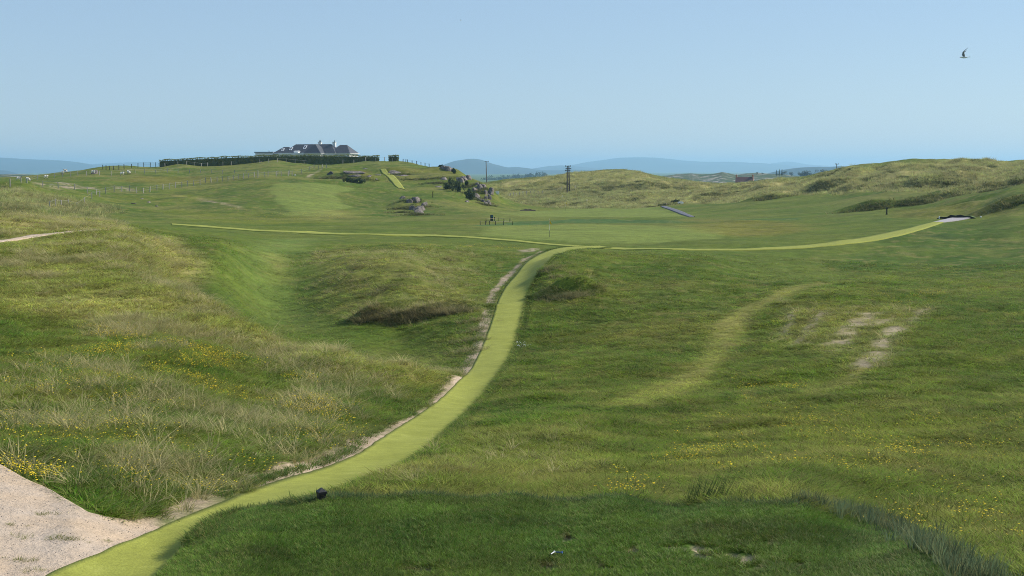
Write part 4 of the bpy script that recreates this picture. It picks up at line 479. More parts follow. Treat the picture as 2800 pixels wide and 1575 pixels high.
def ground_state(x, y):
    """Colour, sum of weights per kind, and path cover at points."""
    r = np.hypot(x, y)
    wob = np.clip(r * 0.02, 0.05, 3.0)
    wx = x + wob * fbm(x / (wob * 4), y / (wob * 4), 3, 91); wy = y + wob * fbm(x / (wob * 4), y / (wob * 4), 3, 57)
    n1 = fbm(x / 9.0, y / 9.0, 5, 3) ; n2 = fbm(x / 1.7, y / 1.7, 4, 11); n3 = fbm(x / 0.35, y / 0.35, 3, 23)
    far = smooth01((r - 40) / 120)
    nn = np.clip(0.5 + 0.55 * n1 + 0.45 * n2 * (1 - .5 * far) + 0.25 * n3 * (1 - far), 0, 1)[:, None]
    def pal(k):
        a, b = PAL[k]; return np.array(a) * (1 - nn) + np.array(b) * nn
    c = pal('rough'); W = {}
    for kind, st, soft, wid, poly in ZONES:
        w = zone_weight(*((wx, wy) if wid is None or kind != 'bare' else (x + .25 * n2, y + .25 * n3)), poly, max(soft, .05), wid) * st
        if kind == 'bare': w = w * np.clip((0.58 if wid is None else .8) + (1.5 if wid is None else .5) * n2 + 1.2 * n3, 0, 1) if soft > .5 else w
        c = c * (1 - w[:, None]) + pal(kind) * w[:, None]
        for k in W: W[k] = W[k] * (1 - w)
        W[kind] = W.get(kind, 0) * 1.0 + w
    # sun-bleached swathes over the farther slopes
    tan = smooth01((fbm(x / 18.0, y / 8.0, 5, 39, .6) + .15) / .5) * smooth01((r - 110) / 90) * .55 * (1 - np.clip(.6 * W.get('green', 0) + .8 * W.get('lush', 0) + .35 * W.get('fair', 0), 0, 1)) * (1 - np.clip(W.get('tee2', 0), 0, 1))
    c = c * (1 - tan[:, None]) + np.array((.165, .158, .042)) * tan[:, None]
    drk = smooth01((fbm(x / 6.0, y / 3.5, 4, 49) - .18) / .4) * smooth01((r - 60) / 90) * .45 * (1 - np.clip(W.get('green', 0) + .7 * W.get('fair', 0), 0, 1))
    c = c * (1 - drk[:, None]) + np.array((.040, .062, .014)) * drk[:, None]
    near_edge = zone_weight(wx, wy, SAND_EDGE, .25, .30) * np.clip(.8 + 1.2 * n2 + .5 * n3, 0, 1)
    near_edge2 = zone_weight(wx, wy, SAND_EDGE, .5, .25) * np.clip(-.1 + 1.3 * n2, 0, .55) * (r < 45)
    w = np.maximum(near_edge, near_edge2); c = c * (1 - w[:, None]) + pal('bare') * w[:, None]
    W['bare'] = np.maximum(W.get('bare', 0), w)
    cov = np.zeros(x.shape)
    for k, poly in STRIP_POLYS.items():
        cov = np.maximum(cov, zone_weight(x, y, poly, .30 if k in ('turf_path', 'sand_area') else 1.2))
    near = np.zeros(x.shape)
    near = np.maximum(near, zone_weight(x, y, STRIP_POLYS['turf_path'], 2.4))
    W['near_path'] = near
    mow = W.get('fair', 0) + W.get('green', 0)
    stripe = 1 + 0.05 * np.sin((x * .35 + y * .94) * 1.25 + 1.2 * n1) * np.clip(mow, 0, 1)
    c = c * stripe[:, None]
    mott = smooth01((fbm(x / 3.4, y / 2.2, 4, 73, .6) - .05) / .45) * (1 - np.clip(mow + W.get('tee', 0) + W.get('bare', 0) + W.get('tee2', 0), 0, 1)) * .36
    c = c * (1 - mott[:, None]) + np.array((.190, .170, .045)) * mott[:, None]
    # old straw and brown thatch flecks in the rough
    fleck = smooth01((fbm(x / .9, y / .9, 3, 71) - .22) / .3) * (1 - np.clip(mow + W.get('tee', 0) + W.get('bare', 0), 0, 1)) * .5
    c = c * (1 - fleck[:, None]) + np.array((.20, .165, .06)) * fleck[:, None]
    return c, W, cov

def relief(x, y, W, cov):
    r = np.hypot(x, y)
    g = lambda k: W.get(k, np.zeros(x.shape))
    smoothz = np.clip(g('fair') * .75 + g('green') + g('tee') + g('tee2') + g('pale') + g('worn') * .5, 0, 1)
    a = (1 - smoothz) * (1 - smooth01(cov * 1.4)) * (1 - smooth01(g('near_path') * 2))
    z = a * (0.26 * fbm(x / 4.5, y / 4.5, 4, 5, .6) + 0.07 * fbm(x / 1.1, y / 1.1, 2, 9)) * smooth01((r - 10) / 8)
    z += a * smooth01((r - 70) / 80) * (0.34 * fbm(x / 7.5, y / 7.5, 3, 15))
    z += g('marram') * smooth01((r - 140) / 80) * (2.3 * (np.abs(fbm(x / 11.0, y / 11.0, 4, 25)) - .34) - .35 + .3 * fbm(x / 3.2, y / 3.2, 2, 26))
    z += (1 - cov) * smoothz * smooth01((r - 60) / 60) * 0.22 * fbm(x / 13.0, y / 13.0, 3, 35)
    z -= smooth01(cov) * 0.03
    z += g('tee') * 0.05
    return z

# ---------------------------------------------------------------- the ground sheet
AZ = np.radians(np.concatenate([np.linspace(-180, -40, 41)[:-1], np.linspace(-40, -26, 29)[:-1], np.linspace(-26, 26, 700),
                                np.linspace(26, 40, 29)[1:], np.linspace(40, 180, 41)[1:]]))
LR = np.concatenate([np.linspace(math.log(.6), math.log(9.5), 24)[:-1], np.linspace(math.log(9.5), math.log(120), 400)[:-1],
                     np.linspace(math.log(120), math.log(470), 360)[:-1], np.linspace(math.log(470), math.log(21000), 60)])
na, nr = len(AZ), len(LR)
ga, gl = np.meshgrid(AZ, LR, indexing='ij')
gr = np.exp(gl); gx = (np.sin(ga) * gr).ravel(); gy = (np.cos(ga) * gr).ravel()
gz = land.base(gx, gy) + land.bump(gx, gy)
view = np.abs(ga.ravel()) < math.radians(41)
gcol = np.tile(np.array([[.09, .125, .03]]), (len(gx), 1)); gW = {}
sel = np.where(view & (gr.ravel() < 700))[0]
c_, W_, cov_ = ground_state(gx[sel], gy[sel])
gcol[sel] = c_
gz[sel] += relief(gx[sel], gy[sel], W_, cov_)
GZ = gz.reshape(na, nr)

def ground_z(x, y):
    x = np.atleast_1d(np.asarray(x, float)); y = np.atleast_1d(np.asarray(y, float))
    a = np.arctan2(x, y); l = np.log(np.maximum(np.hypot(x, y), .61))
    i = np.clip(np.searchsorted(AZ, a) - 1, 0, na - 2); j = np.clip(np.searchsorted(LR, l) - 1, 0, nr - 2)
    t = np.clip((a - AZ[i]) / (AZ[i + 1] - AZ[i]), 0, 1); s = np.clip((np.exp(l) - np.exp(LR[j])) / (np.exp(LR[j + 1]) - np.exp(LR[j])), 0, 1)
    return (GZ[i, j] * (1 - t) + GZ[i + 1, j] * t) * (1 - s) + (GZ[i, j + 1] * (1 - t) + GZ[i + 1, j + 1] * t) * s

def gz1(x, y): return float(ground_z(x, y)[0])

ii, jj = np.meshgrid(np.arange(na - 1), np.arange(nr - 1), indexing='ij')
q = np.stack([ii * nr + jj, ii * nr + jj + 1, (ii + 1) * nr + jj + 1, (ii + 1) * nr + jj], -1).reshape(-1, 4)
me = bpy.data.meshes.new('ground')
me.vertices.add(len(gx)); me.vertices.foreach_set('co', np.stack([gx, gy, gz], 1).ravel())
me.loops.add(q.size); me.polygons.add(len(q))
me.loops.foreach_set('vertex_index', q.ravel().astype(np.int32))
me.polygons.foreach_set('loop_start', np.arange(0, q.size, 4, dtype=np.int32))
me.polygons.foreach_set('loop_total', np.full(len(q), 4, dtype=np.int32))
me.polygons.foreach_set('use_smooth', np.ones(len(q), bool))
me.update(); me.validate()
att = me.color_attributes.new('soil', 'FLOAT_COLOR', 'POINT')
att.data.foreach_set('color', np.concatenate([gcol, np.ones((len(gx), 1))], 1).ravel())

m, n, l, p = nodes_of('turf')
p.inputs['Roughness'].default_value = .95; p.inputs['Specular IOR Level'].default_value = .08
at = n.new('ShaderNodeAttribute'); at.attribute_name = 'soil'
tc = n.new('ShaderNodeTexCoord')
def noise(scale, detail=5, rough=.65):
    z = n.new('ShaderNodeTexNoise'); z.inputs['Scale'].default_value = scale; z.inputs['Detail'].default_value = detail
    z.inputs['Roughness'].default_value = rough; l.new(tc.outputs['Object'], z.inputs['Vector']); return z
nf = noise(9.0, 5, .7); nm = noise(.9, 6, .7); nb = noise(.16, 5, .6)
def mr(src, a, b, lo=.3, hi=.7):
    z = n.new('ShaderNodeMapRange'); z.inputs['From Min'].default_value = lo; z.inputs['From Max'].default_value = hi
    z.inputs['To Min'].default_value = a; z.inputs['To Max'].default_value = b; l.new(src.outputs['Fac'], z.inputs['Value']); return z
def mulv(a, b):
    z = n.new('ShaderNodeMath'); z.operation = 'MULTIPLY'; l.new(a.outputs[0], z.inputs[0]); l.new(b.outputs[0], z.inputs[1]); return z
f = mulv(mulv(mr(nf, .72, 1.28), mr(nm, .74, 1.26)), mr(nb, .86, 1.14))
vm = n.new('ShaderNodeVectorMath'); vm.operation = 'SCALE'
l.new(at.outputs['Color'], vm.inputs[0]); l.new(f.outputs[0], vm.inputs['Scale'])
l.new(vm.outputs[0], p.inputs['Base Color'])
b1 = n.new('ShaderNodeBump'); b1.inputs['Strength'].default_value = .55; b1.inputs['Distance'].default_value = .25
l.new(nm.outputs['Fac'], b1.inputs['Height'])
b2 = n.new('ShaderNodeBump'); b2.inputs['Strength'].default_value = .5; b2.inputs['Distance'].default_value = .04
l.new(nf.outputs['Fac'], b2.inputs['Height']); l.new(b1.outputs['Normal'], b2.inputs['Normal'])
l.new(b2.outputs['Normal'], p.inputs['Normal'])
tag(link_mesh('ground', me, m), kind='structure')

# ---------------------------------------------------------------- paths, road and sand laid on the ground
def resample(poly, t):
    a = np.array(poly); d = np.arange(len(a)) / (len(a) - 1)
    return np.stack([np.interp(t, d, a[:, 0]), np.interp(t, d, a[:, 1])], 1)

def smooth_poly(poly, it=2):
    a = np.array(poly, float)
    for _ in range(it):
        q = .75 * a[:-1] + .25 * a[1:]; s = .25 * a[:-1] + .75 * a[1:]
        a = np.concatenate([a[:1], np.stack([q, s], 1).reshape(-1, 2), a[-1:]])
    return a

def lay_strip(name, key, mat, N, M, dz, rag=(0, 0), crown=0.0):
    L, R = STRIPS[key]
    L = smooth_poly(L); R = smooth_poly(R)
    if len(L) != len(R):
        R = resample(R, np.linspace(0, 1, len(L)))
    t = np.linspace(0, 1, N); A = resample(L, t); B = resample(R, t)
    s = np.linspace(0, 1, M)
    P = A[:, None] * (1 - s)[None, :, None] + B[:, None] * s[None, :, None]
    wd = np.linalg.norm(B - A, axis=1)
    for e, amp in ((0, rag[0]), (M - 1, rag[1])):       # ragged edge, metres
        if amp:
            j = amp * (fbm(P[:, e, 0] / .5, P[:, e, 1] / .5, 3, 44 + e) + .7 * fbm(P[:, e, 0] / 2.2, P[:, e, 1] / 2.2, 2, 48 + e))
            dirv = (B - A) / (wd[:, None] + 1e-6)
            for k in range(M):
                f_ = max(0, 1 - abs(k - e) / 3.0)
                P[:, k] += dirv * (j * f_)[:, None]
    x = P[..., 0].ravel(); y = P[..., 1].ravel(); r = np.hypot(x, y)
    z = ground_z(x, y) + np.maximum(dz, r * .0005)
    v = np.stack([x, y, z], 1)
    # turn the edges down into the ground so the sheet has a thickness
    v2 = v.reshape(N, M, 3)
    lo = v2[:, [0, -1]].copy(); lo[..., 2] -= .05 + r.reshape(N, M)[:, [0, -1]] * .001
    allv = np.concatenate([lo[:, :1], v2, lo[:, 1:]], 1); MM = M + 2
    i, j = np.meshgrid(np.arange(N - 1), np.arange(MM - 1), indexing='ij')
    q = np.stack([i * MM + j, i * MM + j + 1, (i + 1) * MM + j + 1, (i + 1) * MM + j], -1).reshape(-1, 4)
    me = bpy.data.meshes.new(name); me.from_pydata(allv.reshape(-1, 3).tolist(), [], q.tolist()); me.update()
    o = link_mesh(name, me, mat, smooth=True)
    bm = bmesh.new(); bm.from_mesh(me); bmesh.ops.recalc_face_normals(bm, faces=bm.faces)
    if sum(f.normal.z for f in bm.faces) < 0: bmesh.ops.reverse_faces(bm, faces=bm.faces)
    bm.to_mesh(me); bm.free()
    return tag(o, kind='structure')

# artificial turf: yellow green mat, faint wear along the wheel tracks and sand drifted in
m, n, l, p = nodes_of('turf_mat'); tc = n.new('ShaderNodeTexCoord')
p.inputs['Roughness'].default_value = .9; p.inputs['Specular IOR Level'].default_value = .15
n1 = noise(.5, 8, .78); n2 = noise(45.0, 3, .6); n3 = noise(2.2, 7, .78)
rp = n.new('ShaderNodeValToRGB'); e = rp.color_ramp.elements
e[0].position = .30; e[0].color = (.225, .238, .038, 1); e[1].position = .72; e[1].color = (.295, .308, .064, 1)
l.new(n1.outputs['Fac'], rp.inputs['Fac'])
mx = n.new('ShaderNodeMix'); mx.data_type = 'RGBA'; mx.inputs['B'].default_value = (.37, .33, .15, 1)
mxf = mr(n3, 0, .30, .58, .80); l.new(mxf.outputs[0], mx.inputs['Factor']); l.new(rp.outputs['Color'], mx.inputs['A'])
vm = n.new('ShaderNodeVectorMath'); vm.operation = 'SCALE'; ff = mulv(mr(n2, .78, 1.22), mr(n3, .80, 1.14))
l.new(mx.outputs['Result'], vm.inputs[0]); l.new(ff.outputs[0], vm.inputs['Scale']); l.new(vm.outputs[0], p.inputs['Base Color'])
bp = n.new('ShaderNodeBump'); bp.inputs['Strength'].default_value = .3; bp.inputs['Distance'].default_value = .02
l.new(n2.outputs['Fac'], bp.inputs['Height']); l.new(bp.outputs['Normal'], p.inputs['Normal'])
M_TURF = m

m, n, l, p = nodes_of('sand'); tc = n.new('ShaderNodeTexCoord')
p.inputs['Roughness'].default_value = .95; p.inputs['Specular IOR Level'].default_value = .1
n1 = noise(.9, 5, .6); n2 = noise(38.0, 4, .75); n3 = noise(4.5, 5, .7)
rp = n.new('ShaderNodeValToRGB'); e = rp.color_ramp.elements
e[0].position = .36; e[0].color = (.490, .395, .310, 1); e[1].position = .66; e[1].color = (.52, .390, .270, 1)
l.new(n1.outputs['Fac'], rp.inputs['Fac'])
vm = n.new('ShaderNodeVectorMath'); vm.operation = 'SCALE'; ff = mulv(mr(n2, .84, 1.12), mr(n3, .88, 1.12))
l.new(rp.outputs['Color'], vm.inputs[0]); l.new(ff.outputs[0], vm.inputs['Scale']); l.new(vm.outputs[0], p.inputs['Base Color'])
bp = n.new('ShaderNodeBump'); bp.inputs['Strength'].default_value = .6; bp.inputs['Distance'].default_value = .03
l.new(n2.outputs['Fac'], bp.inputs['Height'])
bq = n.new('ShaderNodeBump'); bq.inputs['Strength'].default_value = .5; bq.inputs['Distance'].default_value = .12
l.new(n3.outputs['Fac'], bq.inputs['Height']); l.new(bp.outputs['Normal'], bq.inputs['Normal']); l.new(bq.outputs['Normal'], p.inputs['Normal'])
M_SAND = m
M_ASPHALT = plain('asphalt', (.115, .115, .135), .9, .12, 1.5, .1)
M_GRAVEL = plain('gravel', (.37, .335, .335), .95, .12, 5.0, .3)

lay_strip('sand_area', 'sand_area', M_SAND, 150, 50, .012, rag=(.10, 0))
lay_strip('turf_path', 'turf_path', M_TURF, 620, 16, .020, rag=(.03, .02))
lay_strip('turf_path', 'turf_path_left', M_TURF, 260, 5, .03)
lay_strip('turf_path', 'turf_path_right', M_TURF, 260, 6, .03)
lay_strip('turf_path', 'turf_path_hill', M_TURF, 80, 6, .05)
lay_strip('gravel_patch', 'gravel_patch', M_GRAVEL, 30, 8, .04)
lay_strip('asphalt_road', 'asphalt_road', M_ASPHALT, 60, 6, .05)
lay_strip('sandy_track', 'sandy_track', M_SAND, 80, 6, .03, rag=(.25, .25))

# ---------------------------------------------------------------- far land under the haze
m, n, l, p = nodes_of('far_hillside'); tc = n.new('ShaderNodeTexCoord')
p.inputs['Roughness'].default_value = 1.0; p.inputs['Specular IOR Level'].default_value = .05
n1 = noise(.0016, 7, .65)
rp = n.new('ShaderNodeValToRGB'); e = rp.color_ramp.elements
e[0].position = .35; e[0].color = (.020, .034, .034, 1); e[1].position = .70; e[1].color = (.062, .070, .064, 1)
l.new(n1.outputs['Fac'], rp.inputs['Fac']); l.new(rp.outputs['Color'], p.inputs['Base Color'])
M_FAR = m
m, n, l, p = nodes_of('rocky_heath'); tc = n.new('ShaderNodeTexCoord')
p.inputs['Roughness'].default_value = 1.0; p.inputs['Specular IOR Level'].default_value = .05
n1 = noise(.060, 6, .7)
rp = n.new('ShaderNodeValToRGB'); e = rp.color_ramp.elements
e[0].position = .42; e[0].color = (.050, .078, .030, 1); e[1].position = .60; e[1].color = (.330, .290, .250, 1)
x1 = rp.color_ramp.elements.new(.54); x1.color = (.085, .095, .045, 1)
l.new(n1.outputs['Fac'], rp.inputs['Fac']); l.new(rp.outputs['Color'], p.inputs['Base Color'])
M_ROCKY = m

FAR_FN = {}
def far_ridge(key, name, mat, rough_amp, label):
    pts, front, back, base = FAR_LAND[key]
    a = np.array(pts); N = 220; Mx = 46
    az = np.arctan2(a[:, 0], a[:, 1]); rr = np.hypot(a[:, 0], a[:, 1])
    R = float(rr.mean()); s = np.linspace(az[0], az[-1], N)
    # smooth crest through the ridge points
    dz = np.interp(s, az, a[:, 2]); k = np.hanning(9); k /= k.sum()
    dz = np.convolve(np.pad(dz, 4, mode='edge'), k, 'valid')
    t = np.linspace(-1, 1, Mx)
    prof = np.where(t < 0, .5 + .5 * np.cos(np.pi * np.clip(-t, 0, 1)), .5 + .5 * np.cos(np.pi * np.clip(t, 0, 1)))
    rad = R + np.where(t < 0, t * front, t * back)
    S, T = np.meshgrid(s, rad, indexing='ij')
    X = np.sin(S) * T; Y = np.cos(S) * T
    H = base - 3 + (dz[:, None] - base + 3) * prof[None, :]
    H = H + rough_amp * (.25 + prof[None, :]) * (1 - .8 * np.exp(-((T - R) / (.16 * front)) ** 2)) * fbm(X / (front * .35), Y / (front * .35), 5, 77)
    H = H + rough_amp * .10 * fbm(X / (front * .06), Y / (front * .06), 3, 78) * prof[None, :]
    H = np.maximum(H, -3.0)
    i, j = np.meshgrid(np.arange(N - 1), np.arange(Mx - 1), indexing='ij')
    q = np.stack([i * Mx + j, i * Mx + j + 1, (i + 1) * Mx + j + 1, (i + 1) * Mx + j], -1).reshape(-1, 4)
    me = bpy.data.meshes.new(name); me.from_pydata(np.stack([X.ravel(), Y.ravel(), H.ravel()], 1).tolist(), [], q.tolist()); me.update()
    o = link_mesh(name, me, mat, smooth=True)
    tag(o, label, None, kind='structure')
    def fn(x, y):
        aa = math.atan2(x, y); r = math.hypot(x, y)
        ia = int(np.clip(np.searchsorted(s, aa), 0, N - 1)); ir = int(np.clip(np.searchsorted(rad, r), 0, Mx - 1))
        return float(H[ia, ir])
    FAR_FN[key] = fn
    return o

far_ridge('left_range', 'mountain', M_FAR, 30, 'long blue mountain falling away behind the sheep field')
far_ridge('left_far_range', 'mountain', M_FAR, 30, 'low blue mountain behind the skyline fence')
far_ridge('left_foothill', 'foothill', M_FAR, 8, 'blue foothill below the long mountain')
far_ridge('centre_hill', 'mountain', M_FAR, 26, 'rounded blue mountain behind the single pole')
far_ridge('centre_far_range', 'mountain', M_FAR, 20, 'pale low shoulder behind the twin pole')
far_ridge('right_range', 'mountain', M_FAR, 30, 'broad pale mountain above the middle dune')
far_ridge('right_far_range', 'mountain', M_FAR, 25, 'faintest mountain above the far trees')
far_ridge('right_low_hill', 'foothill', M_FAR, 12, 'low blue hills behind the far trees')
far_ridge('rocky_knoll_right', 'rocky_hill', M_ROCKY, 6, 'low rocky hills behind the brown roofed cottage')
far_ridge('rocky_knoll_left', 'rocky_hill', M_ROCKY, 5, 'low rocky ground behind the sheep')

# ---------------------------------------------------------------- materials for things
M_SLATE = plain('slate', (.062, .066, .078), .55, .18, 3.0, .1)
M_WHITE = plain('white_render', (.74, .74, .72), .7, .05, 2.0)
M_FASCIA = plain('grey_fascia', (.22, .25, .28), .6, .1, 2.0)
M_GLASS, n, l, p = nodes_of('skylight_glass'); p.inputs['Base Color'].default_value = (.04, .05, .06, 1); p.inputs['Roughness'].default_value = .08; p.inputs['Specular IOR Level'].default_value = .8
M_SKYLIGHT = plain('skylight_frame', (.70, .72, .74), .4, .05, 3.0)
M_BLACK = plain('black_plastic', (.012, .012, .014), .45, .2, 20.0, .1, .4)
M_WOODPOST = plain('weathered_post', (.34, .31, .26), .9, .2, 14.0, .3)
M_DARKPOST = plain('dark_timber', (.030, .028, .022), .85, .25, 14.0, .3)
M_WIRE = plain('wire', (.18, .18, .18), .5, .1, 4.0)
M_ROPE = plain('rope', (.25, .22, .16), .9, .1, 30.0)
M_POLE = plain('creosoted_pole', (.055, .042, .036), .85, .25, 6.0, .3)
M_POLEG = plain('grey_pole', (.17, .155, .14), .85, .2, 6.0, .3)
M_YELLOW = plain('flag_cloth', (.80, .56, .01), .8, .08, 8.0)
M_STICK = plain('flagstick_white', (.72, .70, .62), .5, .05, 8.0)
M_STICKD = plain('flagstick_dark', (.060, .065, .045), .5, .1, 8.0)
M_BIN = plain('bin_plastic', (.010, .022, .020), .5, .2, 8.0)
M_BINBLUE = plain('bin_label', (.06, .26, .36), .5, .1, 8.0)
M_WHITEP = plain('white_paint', (.80, .80, .78), .5, .04, 8.0)
M_BLUEP = plain('blue_plastic', (.03, .10, .38), .4, .05, 8.0)
M_BROWNROOF = plain('brown_tiles', (.105, .052, .048), .8, .2, 4.0, .2)
M_BRICK = plain('orange_brick', (.42, .20, .11), .85, .18, 6.0, .2)
M_WOOL = plain('wool', (.74, .69, .58), .95, .12, 9.0, .5)
M_DARKFACE = plain('dark_face', (.05, .04, .035), .9, .2, 9.0)
M_BANKSHADE = plain('bank_shade', (.022, .017, .013), .95, .4, 5.0, .6)  # near-black colour standing for the shade on the bank faces

m, n, l, p = nodes_of('granite'); tc = n.new('ShaderNodeTexCoord')
p.inputs['Roughness'].default_value = .9; p.inputs['Specular IOR Level'].default_value = .2
n1 = noise(.9, 7, .7); n2 = noise(5.0, 6, .75); n3 = noise(.35, 4, .6)
rp = n.new('ShaderNodeValToRGB'); e = rp.color_ramp.elements
e[0].position = .36; e[0].color = (.080, .072, .064, 1); e[1].position = .62; e[1].color = (.285, .235, .205, 1)
l.new(n1.outputs['Fac'], rp.inputs['Fac'])
vm = n.new('ShaderNodeVectorMath'); vm.operation = 'SCALE'; ff = mulv(mr(n2, .65, 1.3), mr(n3, .8, 1.2))
l.new(rp.outputs['Color'], vm.inputs[0]); l.new(ff.outputs[0], vm.inputs['Scale']); l.new(vm.outputs[0], p.inputs['Base Color'])
bp = n.new('ShaderNodeBump'); bp.inputs['Strength'].default_value = .8; bp.inputs['Distance'].default_value = .25
l.new(n2.outputs['Fac'], bp.inputs['Height']); l.new(bp.outputs['Normal'], p.inputs['Normal'])
M_GRANITE = m
M_DARKROCK = plain('dark_rock', (.045, .042, .045), .9, .35, 1.5, .5)
M_PALEROCK = plain('pale_rock', (.62, .58, .52), .9, .15, 1.5, .4)

def leaf_material(name, c1, c2, trans=.25):
    m, n, l, p = nodes_of(name)
    p.inputs['Roughness'].default_value = .6; p.inputs['Specular IOR Level'].default_value = .25
    tc = n.new('ShaderNodeTexCoord'); z = n.new('ShaderNodeTexNoise'); z.inputs['Scale'].default_value = 1.3; z.inputs['Detail'].default_value = 5
    l.new(tc.outputs['Object'], z.inputs['Vector'])
    rp = n.new('ShaderNodeValToRGB'); e = rp.color_ramp.elements
    e[0].position = .35; e[0].color = (*c1, 1); e[1].position = .68; e[1].color = (*c2, 1)
    l.new(z.outputs['Fac'], rp.inputs['Fac']); l.new(rp.outputs['Color'], p.inputs['Base Color'])
    tr = n.new('ShaderNodeBsdfTranslucent'); l.new(rp.outputs['Color'], tr.inputs['Color'])
    mx = n.new('ShaderNodeMixShader'); mx.inputs[0].default_value = trans
    l.new(p.outputs[0], mx.inputs[1]); l.new(tr.outputs[0], mx.inputs[2]); l.new(mx.outputs[0], n['Material Output'].inputs['Surface'])
    return m
M_HEDGE = leaf_material('hedge_leaf', (.130, .175, .046), (.250, .260, .085), .55)
M_GORSE = leaf_material('gorse_leaf', (.036, .062, .016), (.095, .125, .034), .4)
M_FARTREE = leaf_material('far_tree_leaf', (.025, .048, .022), (.050, .080, .030))
M_BARK = plain('bark', (.07, .055, .04), .9, .3, 6.0, .4)

# ---------------------------------------------------------------- rocks
def rock_mesh(name, w, d, h, seed, flat):
    rs = np.random.default_rng(seed)
    bm = bmesh.new(); bmesh.ops.create_icosphere(bm, subdivisions=3, radius=1.0)
    P = np.array([v.co[:] for v in bm.verts])
    P /= (np.abs(P) ** 3.6).sum(1)[:, None] ** (1 / 3.6)                  # blocky, then chipped by joint planes
    ang = rs.uniform(0, .8); ca, sa = math.cos(ang), math.sin(ang); P[:, :2] = P[:, :2] @ np.array([[ca, sa], [-sa, ca]])
    for k in range(7):
        nrm = rs.normal(size=3); nrm[2] = abs(nrm[2]) * .8; nrm /= np.linalg.norm(nrm)
        o = rs.uniform(.62, 1.0); dd = P @ nrm - o
        P -= np.outer(np.clip(dd, 0, None) * .95, nrm)
    P *= 1 + .10 * fbm(P[:, 0] * 1.8 + seed, P[:, 1] * 1.8 + P[:, 2] * 1.7, 4, seed)[:, None]
    P[:, 0] += .25 * rs.normal() * P[:, 2]; P[:, 1] += .15 * rs.normal() * P[:, 2]
    P /= np.abs(P).max(0)
    P *= np.array([w / 2, d / 2, h * (.85 if not flat else .9)]); P[:, 2] += h * .06
    for v, c in zip(bm.verts, P): v.co = c
    me = bpy.data.meshes.new(name); bm.to_mesh(me); bm.free()
    return me

ROCK_TXT = {
    'outcrop': ('rock', 'grey granite rock in the lone grassy outcrop at the foot of the hill', 'rock', 'rocks of the grassy outcrop'),
    'cliff': ('rock', 'pink grey granite rock in the broken cliff beside the gorse', 'rock', 'rocks of the broken cliff'),
    'hilltop': ('rock', 'weathered granite rock bedded in the brow of the hill near the gorse', 'rock', 'rocks on the brow of the hill'),
    'slab': ('flat_rock', 'flat pale granite slab flush with the hill turf', 'rock', 'granite slabs in the hill turf'),
    'boulder': ('boulder', 'big rounded boulder with a shaded side on the sheep field', 'boulder', None),
    'darkboulder': ('boulder', 'dark round boulder beside the slabs above the hill green', 'boulder', None),
    'field': ('flat_rock', 'small pale stone slab in the rough below the fence', 'rock', 'stones in the rough below the fence'),
    'roadboulder': ('boulder', 'round grey boulder at the end of the asphalt road', 'boulder', None),
    'whitestone': ('stone', 'small white stone by the fence beside the bare sand strip', 'stone', None),
    'whitestone2': ('stone', 'small white stone lying in the rough below the dune', 'stone', 'white stones below the dune'),
}
CLIFF = ['rounded granite rock just above the round gorse bush', 'rounded granite rock in the upper row of the cliff', 'topmost rounded rock at the right brow of the cliff', 'big rounded rock on the outer right shoulder of the cliff',
         'squared block touching the right side of the round gorse', 'small pale block under the outer shoulder of the cliff', 'tall narrow slab on the outer edge of the cliff', 'small block in the middle of the cliff face', 'upright pale block low in the cliff face',
         'dark based block at the outer foot of the cliff', 'lowest pale block at the foot of the cliff', 'low ledge of rock below the squared block', 'long sloping slab right of the big gorse', 'flat topped slab above the small wedged gorse', 'highest slab on the crest behind the gorse', 'small rock between the crest slab and the rounded rocks']
OUTCROP = ['mossy top rock of the lone outcrop', 'largest sloping slab in the lone outcrop', 'lowest grey rock at the foot of the lone outcrop', 'narrow rock on the right flank of the lone outcrop', 'dark rock at the upper left of the lone outcrop', 'half buried rock in the middle of the lone outcrop', 'half buried rock beside the largest slab of the lone outcrop']
seen = {}
